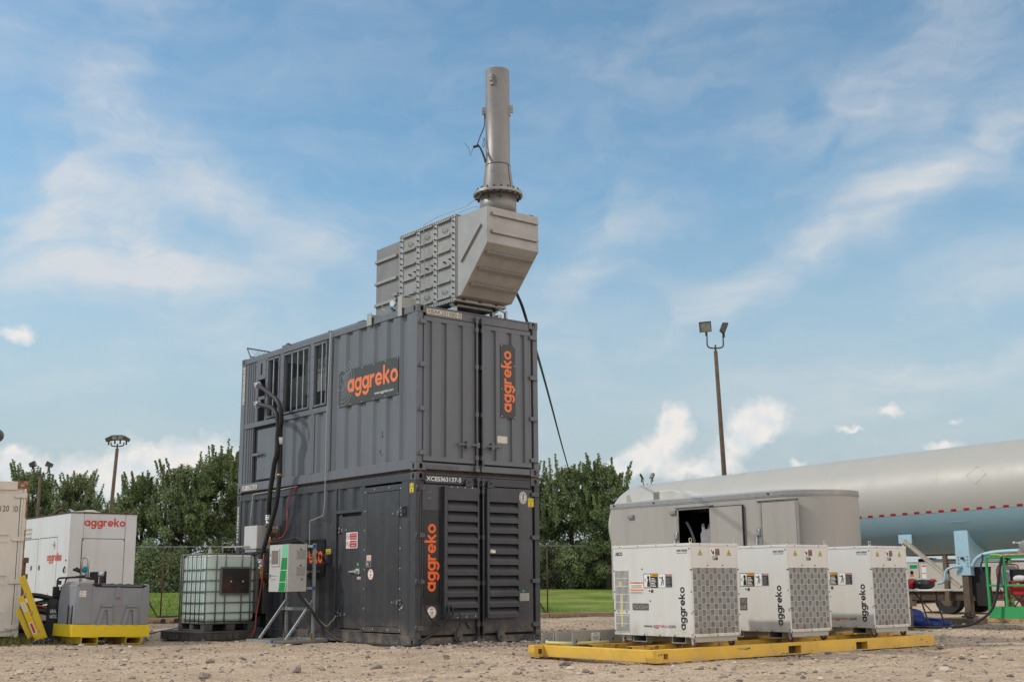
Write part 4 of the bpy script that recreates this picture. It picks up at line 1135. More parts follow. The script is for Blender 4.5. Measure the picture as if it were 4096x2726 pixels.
def arm_badge(mb, c0, c1, org, right, up, r):
    mb.mat(0); mb.disc(c0, c1, r, org, right, up, .003, 28); mb.mat(1)
    for k in range(26): mb.ring(c0, c1, r * .86, r * .97, org, right, up, .0042, 360, k * 13.85, k * 13.85 + 9)
    mb.mat(2); text(mb, 'ARM', Vector(org) + Vector(right) * (c0 - r * .38) + Vector(up) * (c1 - r * .2), right, up, r * .76, r * .27, .0045, .01)
    for q in (.26, .44): mb.ring(c0, c1 + r * .15, r * q, r * (q + .1), org, right, up, .0045, 40, 50, 130)
    mb.mat(1); mb.rect(c0 - r * .3, c0 + r * .3, c1 - r * .42, c1 - r * .34, org, right, up, .0045); mb.mat(2); mb.rect(c0 - r * .38, c0 + r * .38, c1 - r * .58, c1 - r * .52, org, right, up, .0045)
mb = MB(); arm_badge(mb, -1.241, 1.068, (-.008, 0, 0), RX, UZ, .084); mb.mat(3); mb.rect(-1.366, -1.233, 1.285, 1.364, (-.008, 0, 0), RX, UZ, .003); mb.mat(1)
for k in range(6): mb.rect(-1.358, -1.242, 1.292 + k * .011, 1.297 + k * .011, (-.008, 0, 0), RX, UZ, .0045)
mb.build('stickers', [M['white'], M['orange2'], M['ink'], M['white']], bd)
mb = MB(); mb.box(-.003, .012, .205, .362, 1.912, 2.088) if False else None
for a in ((.205, .217, 1.912, 2.088), (.350, .362, 1.912, 2.088), (.217, .350, 1.912, 1.922), (.217, .350, 2.078, 2.088)): mb.box(-.012, -.003, *a)
mb.mat(1).box(-.0045, -.003, .217, .35, 1.922, 2.078); mb.mat(0).cyl((-.004, .283, 2.0), (-.022, .283, 2.0), .018); mb.build('lock_pocket', [M['lowerm'], M['gap']], lo)
mb = MB(); mb.beam((-.004, .33, .565), (-.004, .33, .60), .01, .03); mb.cyl((-.006, .335, .56), (-.03, .335, .56), .018); mb.build('ring_bolt', M['chrome'], lo)
# side logo board
mb = MB(); mb.box(-.006, .004, 2.70, 3.85, 1.052, 1.665); mb.mat(1)
wordmark(mb, (-.006, 4.30 - .32, 1.178), RX, UZ, 1.212, .378, .0015, only=[4, 5, 6]) if False else wordmark(mb, (-.006, 3.832, 1.176), RX, UZ, 1.065, .385, .0015)
mb.mat(2); text(mb, 'www.aggreko.com', (-.006, 3.62, 1.105), RX, UZ, .78, .058, .0015, .004)
mb.build('logo_board', [M['signb'], M['orange2'], M['grey_l']], lo)
mb = MB(); mb.rect(-2.648, -2.492, 1.414, 1.497, (.002, 0, 0), RX, UZ, .016); mb.mat(1); text(mb, 'WARNING', (.002, 2.638, 1.468), RX, UZ, .135, .02, .018)
for k in range(4): mb.rect(-2.64, -2.50, 1.42 + k * .011, 1.425 + k * .011, (.002, 0, 0), RX, UZ, .018)
mb.build('yellow_label', [M['yel'], M['ink']], lo)
mb = MB(); mb.box(-.05, .05, 2.54, 2.705, 1.262, 1.408); mb.mat(1).box(-.052, -.05, 2.60, 2.698, 1.272, 1.398); mb.mat(2).box(-.056, -.05, 2.585, 2.598, 1.325, 1.368); mb.build('switch_box', [M['lowerm'], M['gap'], M['redp']], lo, bevel=.003)
mb = MB(); text(mb, 'XCES363137-5', (-.002, 6.030, 2.385), (0, 0, -1), RX, .685, .075, .0025, .02); mb.build('number_marks', M['white'], lo)
mb = MB(); mb.rect(-.166, -.055, 2.281, 2.424, (-.002, 0, 0), RX, UZ, .003); mb.mat(1)
for a in ((-.160, -.061, 2.413, 2.418), (-.160, -.061, 2.287, 2.292), (-.160, -.156, 2.292, 2.413), (-.065, -.061, 2.292, 2.413)): mb.rect(*a, (-.002, 0, 0), RX, UZ, .0042)
text(mb, '2.6', (-.002, .148, 2.357), RX, UZ, .075, .045, .0042, .01); text(mb, "8'", (-.002, .135, 2.297), RX, UZ, .045, .045, .0042, .01); mb.build('height_label', [M['yel'], M['ink']], lo)
boxes('back_panel', M['lowerm'], lo, ((CW - .03, CW - .012, .17, CL - .16, .168, 2.467), (.16, CW - .16, CL - .05, CL - .03, .1, 2.45)))
mb = MB(); mb.box(.05, CW - .05, .05, CL - .05, CH - .04, CH - .02); mb.build('roof', M['rustdark'], lo)
# packing strip that closes the gap between the stacked rails
mb = MB(); mb.box(.05, CW - .05, .08, CL - .08, 2.565, 2.66); mb.build('packing', M['rustdark'], lo)
for x in (.05, CW - .12):
    for y in (.04, CL - .12):
        mb = MB(); mb.box(x, x + .08, y, y + .09, CH, CH + .034); mb.cyl((x + .11 if x < 1 else x - .03, y + .04, CH + .008), (x + .11 if x < 1 else x - .03, y + .04, CH + .03), .018); mb.build('twist_lock', M['rust'], lo)
# end doors of the lower container
mb = MB(); mb.box(.11, CW - .13, .055, .075, .11, 2.45); mb.build('door_seal', M['gasket'], lo)
def louvre(x0, x1, z0, z1, slots, pitch, bx0, bx1, par):
    """projecting louvre box on the end door"""
    yf = -.085; mb = MB()
    zt = slots
    # frame faces
    mb.box(x0, bx0, yf, .0, z0, z1); mb.box(bx1, x1, yf, .0, z0, z1)
    mb.box(bx0, bx1, yf, .0, zt, z1); mb.box(bx0, bx1, yf, .0, z0, zt - pitch * 11 + .02)
    mb.build('louvre_box', M['lowerm'], par, bevel=.004)
    for k in range(11):
        za = zt - k * pitch; zb = za - pitch
        m2 = MB()
        # lower lip (upright strip) and the blade sloping up and inwards behind the slot
        m2.quad((bx0, yf - .002, zb), (bx1, yf - .002, zb), (bx1, yf - .002, zb + .062), (bx0, yf - .002, zb + .062))
        m2.quad((bx0, yf - .002, zb + .062), (bx1, yf - .002, zb + .062), (bx1, yf + .076, za - .004), (bx0, yf + .076, za - .004))
        m2.quad((bx0, yf - .002, zb), (bx0, yf + .02, zb), (bx1, yf + .02, zb), (bx1, yf - .002, zb))
        m2.build('louvre_blade', M['lowerm'], par)
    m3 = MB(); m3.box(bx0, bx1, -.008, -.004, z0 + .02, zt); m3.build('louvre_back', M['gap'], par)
for side in (0, 1):
    x0, x1 = (.115, 1.125) if side == 0 else (1.275, 2.290)
    mb = MB(); mb.box(x0, x1, .0, .04, .155, 2.41)
    mb.box(x0, x1, -.006, .0, .155, .385) if False else None
    d = mb.build('door', M['lower'], lo, bevel=.006)
    if side == 0: louvre(.475, 1.128, .39, 2.385, 2.175, .1625, .535, 1.112, d)
    else: louvre(1.30, 1.945, .385, 2.388, 2.175, .1625, 1.345, 1.925, d)
    for z in ((2.35, 1.637, .945, .262) if side == 0 else (2.33, 1.637, .95, .27)): hinge(z, x0 - .10 if side == 0 else x1 + .12, 0, d, M['cast_l'], side == 0)
    mb = MB(); xb = 1.155 if side == 0 else 1.253
    mb.cyl((xb, -.035, .06), (xb, -.035, 2.52), .019, n=10)
    for z in (.08, .30, .92, 1.62, 2.33, 2.50): mb.box(xb - .028, xb + .028, -.05, .0, z - .035, z + .035)
    for z in (.06, 2.52): mb.obox((xb, -.04, z), (.042, 0, 0), (0, .02, 0), (0, 0, .024))
    mb.build('locking_bar', M['lowerm'], d, bevel=.003)
    for (a, b, c_, e) in (((.913, 1.063, 2.40, 2.52), (.711, .852, .06, .20)) if side == 0 else ((1.344, 1.481, 2.40, 2.52), (1.529, 1.671, .05, .19))):
        mb = MB(); w = b - a; h = e - c_
        P = ((0, 0), (w, 0), (w, h * .7), (w * .75, h), (w * .25, h), (0, h * .7)) if c_ > 1 else ((w * .2, 0), (w * .8, 0), (w, h * .3), (w, h), (0, h), (0, h * .3))
        mb.prism(P, (a, -.008, c_), EX, UZ, .03); cc = (a + w / 2, -.04, c_ + h * (.6 if c_ > 1 else .35)); mb.cyl(cc, (cc[0], -.05, cc[2]), .022); mb.mat(1).cyl((cc[0], -.0505, cc[2]), (cc[0], -.052, cc[2]), .010)
        mb.build('lifting_lug', [M['lowerm'], M['gap']], d, bevel=.003)
    if side == 0:
        mb = MB(); mb.box(.145, .446, -.008, -.0005, .602, 2.02); mb.mat(1); wordmark(mb, (.436, -.008, .799), (0, 0, 1), (-1, 0, 0), 1.01, .282, .0015); mb.mat(2)
        rivets(mb, [(.155, .62), (.435, .62), (.155, 2.0), (.435, 2.0), (.155, 1.1), (.435, 1.1), (.155, 1.55), (.435, 1.55)], (0, -.008, 0), EX, UZ, .006, .003)
        mb.build('logo_board', [M['signb'], M['orange2'], M['bolt']], d)
        mb = MB(); arm_badge(mb, .297, .493, (0, 0, 0), EX, UZ, .086); mb.mat(3); rivets(mb, [(.225, 2.29), (.265, 2.29), (.225, 2.20), (.265, 2.20)], (0, 0, 0), EX, UZ, .008, .004); rivets(mb, [(.72, .41), (.89, .415), (1.06, .42), (.60, 2.378), (.72, 2.378), (.86, 2.378), (1.0, 2.378)], (0, -.085, 0), EX, UZ, .012, .006)
        mb.build('stickers', [M['white'], M['orange2'], M['ink'], M['boltw']], d)
        mb = MB(); mb.beam((.945, -.02, .33), (1.02, -.02, .25), .03, .03); mb.cyl((.98, -.005, .29), (.98, -.03, .29), .02); mb.build('door_hook', M['lowerm'], d)
    else:
        mb = MB(); mb.disc(2.093, 2.272, .081, (0, 0, 0), EX, UZ, .003, 28, 1.22); mb.mat(1); mb.ring(2.093, 2.272, .070, .074, (0, 0, 0), EX, UZ, .0042, 32, 0, 360, 1.22); mb.ring(2.093, 2.272, .043, .047, (0, 0, 0), EX, UZ, .0042, 32, 0, 360, 1.35)
        for k in range(20): mb.ring(2.093, 2.272, .053, .064, (0, 0, 0), EX, UZ, .0042, 360, k * 18 + 3, k * 18 + 12, 1.22)
        mb.flat(((2.085, 2.225), (2.10, 2.225), (2.105, 2.30), (2.112, 2.315), (2.098, 2.328), (2.085, 2.31), (2.072, 2.29), (2.083, 2.27)), (0, 0, 0), EX, UZ, .0045); mb.flat(((2.065, 2.24), (2.085, 2.255), (2.083, 2.262), (2.062, 2.25)), (0, 0, 0), EX, UZ, .0045); mb.flat(((2.10, 2.25), (2.122, 2.262), (2.12, 2.27), (2.10, 2.262)), (0, 0, 0), EX, UZ, .0045)
        mb.mat(2); mb.disc(2.084, .789, .018, (0, 0, 0), EX, UZ, .003, 18); mb.mat(3); mb.rect(1.354, 1.452, 1.381, 1.431, (0, -.087, 0), EX, UZ, .003); mb.mat(1); mb.flat(((1.362, 1.388), (1.398, 1.388), (1.380, 1.425)), (0, -.087, 0), EX, UZ, .0045); mb.mat(4); mb.rect(1.405, 1.447, 1.417, 1.427, (0, -.087, 0), EX, UZ, .0045); mb.mat(5); mb.flat(((1.367, 1.391), (1.393, 1.391), (1.380, 1.418)), (0, -.087, 0), EX, UZ, .005)
        mb.build('stickers', [M['white'], M['ink'], M['green_d'], M['white'], M['red'], M['yel']], d)
        mb = MB(); mb.rect(2.195, 2.316, 2.128, 2.270, (0, 0, 0), EX, UZ, .003); mb.mat(1)
        for a in ((2.201, 2.310, 2.259, 2.264), (2.201, 2.310, 2.134, 2.139), (2.201, 2.205, 2.139, 2.259), (2.306, 2.310, 2.139, 2.259)): mb.rect(*a, (0, 0, 0), EX, UZ, .0042)
        text(mb, '2.6', (2.218, 0, 2.205), EX, UZ, .078, .045, .0042, .01); text(mb, "8'", (2.235, 0, 2.146), EX, UZ, .045, .045, .0042, .01); mb.build('height_label', [M['yel'], M['ink']], d)
        mb = MB(); mb.box(1.994, 2.197, -.006, -.0005, .636, .757); mb.mat(1)
        for k in range(6): mb.rect(2.01, 2.18 - .02 * (k % 3), .65 + k * .016, .656 + k * .016, (0, -.006, 0), EX, UZ, .0015)
        mb.build('rating_plate', [M['trim'], M['grey_l']], d)
mb = MB(); text(mb, 'XCES363137-5', (.192, .004, 2.462), EX, UZ, .66, .070, .0015, .02); mb.build('number_marks', M['white'], lo)
# ================================================================== exhaust housing and chimney on the roof
ex = thing('exhaust_housing', 'stainless steel exhaust housing with ribbed hood and tall round chimney on the container roof', 'exhaust stack', (1.22, .6, ZT))
X0, X1 = .70, 1.74
Z0, Z1 = 5.405, 6.755
# central block
mb = MB(); mb.box(X0 + .012, X1 - .012, -.03, 1.59, Z0, Z1); cb = mb.build('casing', M['steelp'], ex)
cols = [(.02, .525), (.525, 1.03), (1.03, 1.535)]
for x, sg in ((X0, -1), (X1, 1)):
    for yc in (.015, .525, 1.03, 1.535):
        mb = MB(); mb.box(x, x - sg * .02, yc - .052, yc + .052, Z0 + .01, Z1 - .01); mb.box(x + sg * .004, x, yc + .03, yc + .05, Z0 + .02, Z1 - .02); mb.box(x, x - sg * .02, yc - .052, yc - .047, Z0, Z1) if False else None
        fl = mb.build('flange_strip', M['trim'], cb, bevel=.002)
        if sg == -1:
            mb = MB()
            for k in range(13):
                z = Z0 + .07 + k * .101; mb.cyl((x, yc - .01, z), (x - .03, yc - .01, z), .013, n=6)
            mb.build('bolts', M['bolt'], fl)
    for c, (a, b) in enumerate(cols):
        for k in range(6):
            z = Z0 + .028 + k * .259
            mb = MB()
            ya, yb = a + .06, b - .055
            mb.prism(((0, 0), (yb - ya, 0), (yb - ya, .034), (0, .034)), (x - .000 * sg, yb if sg < 0 else ya, z), (0, -1 if sg < 0 else 1, 0), UZ, .030)
            mb.build('rib', M['steelp'], cb, bevel=.004)
        if sg == -1:
            mb = MB()
            for k in (0, 4):                            # lifting eyes pressed from plate
                zc = Z0 + .145 + (.0 if k == 0 else 1.036) + .0; yc = (a + b) / 2 - .02
                mb.tube([(x + .01, yc + .085, zc - .01), (x - .02, yc + .03, zc + .022), (x - .02, yc - .03, zc + .022), (x + .01, yc - .085, zc - .005)], .0042, 5)
                mb.tube([(x + .01, yc + .085, zc - .01), (x - .004, yc, zc - .03), (x + .01, yc - .085, zc - .005)], .0042, 5)
            mb.build('lifting_eye', M['steel2'], cb)
            mb = MB(); mb.cyl((x + .01, (a + b) / 2 - .02, Z0 + .64), (x - .030, (a + b) / 2 - .02, Z0 + .64), .016, n=8); mb.build('port', M['bolt'], cb)
            mb = MB(); mb.cyl((x + .01, a + .09, Z0 + .665), (x - .024, a + .09, Z0 + .665), .013, n=8); mb.build('port', M['bolt'], cb)
# top and bottom bolted rails
for z, nm in ((Z1, 'top_rail'), (Z0 - .05, 'bottom_rail')):
    mb = MB()
    for x in (X0 - .004, X1 - .056): mb.box(x, x + .06, -.045, 1.60, z, z + .048)
    mb.box(X0, X1, -.05, -.0, z, z + .045); mb.box(X0, X1, 1.555, 1.60, z, z + .045)
    rl = mb.build(nm, M['trim'], ex, bevel=.003)
    mb = MB()
    for k in range(24): mb.cyl((X0 - .004, .02 + k * .066, z + .024), (X0 - .014, .02 + k * .066, z + .024), .010, n=6)
    mb.build('bolts', M['bolt'], rl)
    boxes('slot', M['bolt'], rl, [(X0 + .13 + k * .33, X0 + .19 + k * .33, -.056, -.05, z + .02, z + .044) for k in range(3)])
mb = MB()                                              # stand below the casing
for y in (.12, .8, 1.45):
    for x in (X0 + .10, X1 - .16): mb.box(x, x + .06, y, y + .09, ZT - .02, Z0 - .05)
    mb.box(X0 + .05, X1 - .05, y, y + .06, Z0 - .09, Z0 - .05)
mb.box(X0 + .02, X0 + .10, .05, 1.55, ZT - .02, ZT + .05); mb.box(X1 - .10, X1 - .02, .05, 1.55, ZT - .02, ZT + .05); mb.box(.16, 2.28, .30, .36, ZT - .015, ZT + .035)
mb.box(X1 + .02, X1 + .06, -.01, .05, ZT - .01, ZT + .12); mb.beam((1.55, .02, Z0 - .03), (X1 + .04, .02, ZT + .09), .03, .03)
mb.build('support_frame', M['galv'], ex, bevel=.003)
# front hood: profile in (y, z), swept over x
H = [(-.05, 5.41), (-.195, 5.41), (-.895, 6.135), (-.895, 6.725), (-.10, 6.735), (-.05, 6.75)]
mb = MB()
i = mb.pts([(X0, y, z) for y, z in H]); j = mb.pts([(X1, y, z) for y, z in H]); k = len(H)
mb.face([i + q for q in range(k)]); mb.face([j + q for q in range(k)][::-1])
for q in range(k):
    q2 = (q + 1) % k; mb.face((i + q, j + q, j + q2, i + q2))
hood = mb.build('hood', M['steel'], ex, bevel=.006)
mb = MB()
for z in (6.61, 6.318): mb.prism(((0, 0), (.94, 0), (.94, .052), (0, .052)), (X0 + .073, -.895, z - .026), EX, UZ, .042)
mb.build('front_rib', M['steel'], hood, bevel=.005)
sd_ = Vector((0, -.7, .725)).normalized(); sn_ = Vector((0, -.725, -.7)).normalized()
for (y, z) in ((-.775, 6.01), (-.57, 5.80), (-.362, 5.583)):
    c = Vector(((X0 + X1) / 2, y, z)) + sn_ * .02
    mb = MB(); mb.obox(c, (.47, 0, 0), sd_ * .030, sn_ * .022); rb = mb.build('slope_rib', M['steel2'], hood, bevel=.006)
    mb = MB()
    for q in range(9): mb.obox(c + Vector((-.42 + q * .105, 0, 0)) + sd_ * .032 - sn_ * .016, (.024, 0, 0), sd_ * .006, sn_ * .005)
    mb.build('weld', M['trim'], rb)
mb = MB(); mb.obox(Vector((X0 - .016, -.47, 6.215)), Vector((0, -.268, .25)), Vector((.017, 0, 0)), Vector((0, .25, .268)).normalized() * .024); mb.build('side_rib', M['steel'], hood, bevel=.004)
mb = MB(); mb.box(X0 - .008, X1 + .008, -.105, -.05, Z0 + .0, Z1 + .0) if False else None
for y in (-.07, -.095): mb.box(X0 - .006, X0 + .02, y - .008, y + .008, Z0, Z1)
mb.build('seam_strip', M['steel2'], hood)
# rear duct
mb = MB(); mb.box(X0 + .012, X1 - .012, 1.59, 2.352, 5.25, 6.725); rd = mb.build('rear_duct', M['steel2'], ex, bevel=.004)
for z in (6.485, 6.09, 5.70, 5.79):
    mb = MB(); ya, yb = (1.665, 2.355) if z != 5.79 else (1.63, 1.76)
    mb.prism(((0, 0), (yb - ya, 0), (yb - ya, .052), (0, .052)), (X0 + .012, yb, z - .026), RX, UZ, .04); mb.build('rib', M['steel'], rd, bevel=.004)
# neck, bolted flange and chimney
AX = Vector((1.22, -.505, 0))
mb = MB(); mb.cyl(AX + V(0, 0, 6.70), AX + V(0, 0, 7.075), .298, n=40); mb.cyl(AX + V(0, 0, 6.728), AX + V(0, 0, 6.74), .33, n=40); nk = mb.build('neck', M['steel2'], ex)
mb = MB(); mb.lathe(AX, (0, 0, 1), [(.28, 7.075), (.405, 7.075), (.405, 7.092), (.398, 7.094), (.405, 7.097), (.405, 7.116), (.26, 7.116)], 44); fl = mb.build('flange', M['trim'], ex, bevel=.002)
for k in range(20):
    a = 2 * math.pi * k / 20 + .1; p = AX + V(.36 * math.cos(a), .36 * math.sin(a), 0)
    mb = MB(); mb.cyl(p + V(0, 0, 7.035), p + V(0, 0, 7.075), .022, n=6, smooth=False); mb.cyl(p + V(0, 0, 7.116), p + V(0, 0, 7.150), .022, n=6, smooth=False); mb.cyl(p + V(0, 0, 7.15), p + V(0, 0, 7.168), .012, n=6); mb.build('bolt', M['bolt'], fl)
mb = MB(); mb.lathe(AX, (0, 0, 1), [(.262, 7.116), (.262, 7.14), (.205, 7.585), (.202, 7.60), (.200, 7.605), (.200, 9.245), (.192, 9.245), (.192, 8.6)], 48)
ch = mb.build('chimney_pipe', M['steel2'], ex)
mb = MB(); mb.lathe(AX, (0, 0, 1), [(.205, 7.578), (.210, 7.588), (.205, 7.598)], 48)
a = R(-75); mb.tube([AX + V(.263 * math.cos(a), .263 * math.sin(a), 7.14), AX + V(.206 * math.cos(a), .206 * math.sin(a), 7.585)], .006, 5, False); mb.build('weld_seam', M['bolt'], ch)
def radial(a, r, z): return AX + V(r * math.cos(R(a)), r * math.sin(R(a)), z)
mb = MB()                                              # lifting lugs
for a_, z in ((205, 9.06), (141, 8.55), (321, 8.58)):
    mb.prism(((-.012, -.10), (.012, -.10), (.035, .02), (.02, .05), (-.02, .05), (-.035, .02)), radial(a_, .20, z), (-math.sin(R(a_)) * -1, math.cos(R(a_)) * -1, 0), UZ, .012) if False else None
    d = Vector((math.cos(R(a_)), math.sin(R(a_)), 0)); t = Vector((-d.y, d.x, 0))
    mb.obox(radial(a_, .225, z), d * .03, t * .02, V(0, 0, .06)); mb.obox(radial(a_, .205, z - .03), d * .012, t * .026, V(0, 0, .09))
    mb.cyl(radial(a_, .24, z) - t * .03, radial(a_, .24, z) + t * .03, .02, n=8)
mb.build('lifting_lug', M['steel'], ch)
mb = MB()
for k, a_ in enumerate((200, 240)): mb.cyl(radial(a_, .28, 7.0), radial(a_, .34, 7.0), .022, n=8)
mb.box(1.22 - .42, 1.22 - .36, -.80, -.74, 6.735, 6.75); mb.box(1.60, 1.68, -.85, -.80, 6.73, 6.752); mb.build('port', M['bolt'], nk)
sl = thing('lifting_sling', 'short rope and clip dangling from the side of the chimney pipe', 'sling', (1.0, -.4, 8.3))
mb = MB(); p0 = radial(150, .22, 8.50); mb.tube([p0, radial(158, .225, 8.28), radial(162, .30, 8.08), radial(165, .36, 7.92)], .009, 6)
mb.tube([radial(165, .36, 7.92), radial(163, .30, 7.86), radial(158, .23, 7.72), radial(155, .205, 7.64)], [.013, .018], 6); mb.build('rope', M['rustdark'], sl)
mb = MB(); mb.cyl(radial(165, .34, 7.90), radial(167, .43, 7.86), .022, n=8); mb.tube([radial(166, .43, 7.86), radial(166, .49, 7.70), radial(168, .52, 7.82), radial(168, .60, 7.90)], .004, 5, False); mb.tube([radial(160, .235, 8.05), radial(161, .26, 7.93), radial(160, .235, 7.90), radial(160, .22, 8.0), radial(160, .235, 8.07)], .005, 5); mb.build('clip', M['bolt'], sl)
# sensor and thin sampling pipes beside the housing
sr = thing('pressure_transmitter', 'small blue pressure transmitter with round silver cap beside the exhaust housing', 'sensor', (.3, 1.14, ZT))
mb = MB(); mb.cyl((.3, 1.11, 5.40), (.3, 1.17, 5.40), .05, n=16); mb.cyl((.3, 1.14, 5.31), (.3, 1.14, 5.37), .028); mb.box(.27, .33, 1.115, 1.165, 5.33, 5.37); mb.cyl((.3, 1.17, 5.44), (.3, 1.22, 5.42), .03); mb.build('body', mat('sensor_blue', (.03, .17, .33), .4), sr)
mb = MB(); mb.cyl((.24, 1.10, 5.455), (.30, 1.12, 5.455), .052, n=20); mb.cyl((.3, 1.08, 5.40), (.3, 1.11, 5.40), .047, n=16); mb.build('cap', M['chrome'], sr)
mb = MB(); mb.cyl((.3, 1.14, 5.22), (.3, 1.14, 5.31), .014); mb.tube([(.28, 1.19, 5.25), (.25, 1.23, 5.29), (.3, 1.26, 5.24), (.27, 1.22, 5.23)], .012, 6); mb.build('stem', M['brass'], sr)
def pipe(name, label, pts, r, m_, spline=False, n=8, cat='pipe', group=None):
    mb = MB(); mb.tube(pts, r, n, spline); o = mb.solo(name, m_, pts[0]); tag(o, label, cat, group); return o
def bend(pts, rad=.03, seg=4):
    """polyline with small rounded corners"""
    P = [Vector(p) for p in pts]; out = [P[0]]
    for a, b, c in zip(P, P[1:], P[2:]):
        d1 = (a - b); d2 = (c - b); q = min(rad, d1.length * .45, d2.length * .45); s = b + d1.normalized() * q; e = b + d2.normalized() * q
        for k in range(seg + 1):
            t = k / seg; out.append(s * (1 - t) ** 2 + b * 2 * t * (1 - t) + e * t * t)
    out.append(P[-1]); return out
pipe('sampling_pipe', 'thin bent steel pipe looping from the blue sensor up over the exhaust panels', bend([(.3, 1.24, 5.33), (.3, 1.50, 5.44), (.3, 1.487, 5.705), (.62, .95, 5.60), (.655, .75, 5.56), (.64, .78, 6.80), (.68, .50, 6.86), (.70, -.05, 6.86), (.72, -.30, 6.86), (.90, -.50, 7.06)], .03), .005, M['conduit'])
pipe('sampling_pipe', 'thin steel pipe running along the hood top to the chimney neck', bend([(.71, -.12, 6.80), (.71, -.52, 6.80), (.93, -.55, 6.82), (.93, -.55, 7.05)], .04), .0045, M['conduit'])
for (y, w, z1) in ((1.365, .145, 5.30), (.45, .12, 5.42)):
    mb = MB(); mb.box(-.035, -.027, y - w / 2, y + w / 2, 5.09, z1); mb.box(-.035, .30, y - w / 2, y + w / 2, z1 - .01, z1 + .0) if False else mb.box(-.027, .35, y - w / 2, y + w / 2, ZT + .003, ZT + .012); mb.box(.0, .30, y + w / 2 - .02, y + w / 2, ZT + .012, z1)
    o = mb.solo('roof_bracket', M['alu'], (0, y, ZT), bevel=.003)
    tag(o, 'bent pale metal bracket hooked over the roof edge, ' + ('left of the blue sensor' if y > 1 else 'beside the corner below the exhaust panels'), 'bracket')
pipe('guy_cable', 'dark cable running from the back of the exhaust hood away to the trees', [(1.70, .2, 5.95), (1.80, -.08, 5.78), (1.99, -.10, 5.52), (2.62, .48, 5.33), (5.074, 3.128, 5.386), (9.798, 8.314, 5.569), (17.89, 17.206, 5.836), (30.005, 30.565, 6.442), (30.6, 31.2, 6.3)], .026, M['rubber'], True, 8, 'cable')
pipe('roof_wire', 'thin wire stretched along the roof edge of the upper container', [(.05, 4.24, 5.235), (.05, 2.765, 5.238), (.05, 1.80, 5.24)], .006, M['rubber'], False, 5, 'wire')

# ================================================================== hoses and pipes on the long side
hoseA = [(.03, 5.22, 4.60), (-.12, 5.12, 4.585), (-.22, 4.80, 4.50), (-.3, 4.375, 4.35), (-.38, 3.878, 4.143), (-.38, 3.704, 3.948), (-.34, 3.736, 3.743), (-.3, 3.834, 3.628), (-.27, 3.892, 3.481), (-.25, 3.912, 3.205), (-.24, 3.928, 2.838), (-.24, 3.962, 2.588), (-.23, 4.027, 2.355), (-.22, 4.116, 2.185), (-.24, 4.224, 1.943), (-.26, 4.295, 1.756), (-.28, 4.338, 1.605), (-.28, 4.401, 1.475), (-.28, 4.44, 1.353)]
hoseB = [(.03, 5.22, 4.23), (-.12, 5.10, 4.225), (-.22, 4.75, 4.16), (-.28, 4.396, 4.087), (-.33, 4.087, 4.006), (-.35, 3.886, 3.855), (-.33, 3.86, 3.661), (-.32, 3.906, 3.481), (-.32, 3.908, 3.202), (-.30, 4.025, 3.021), (-.27, 4.141, 2.79), (-.26, 4.227, 2.557), (-.25, 4.274, 2.368), (-.2, 4.373, 2.247), (-.18, 4.408, 2.10)]
def collar(mb, a, b, r):
    a = Vector(a); b = Vector(b); d = (b - a)
    mb.cyl(a, b, r, n=16); mb.cyl(a - d * .02, a + d * .14, r * 1.14, n=16); mb.cyl(a + d * .7, a + d * .86, r * 1.10, n=16)
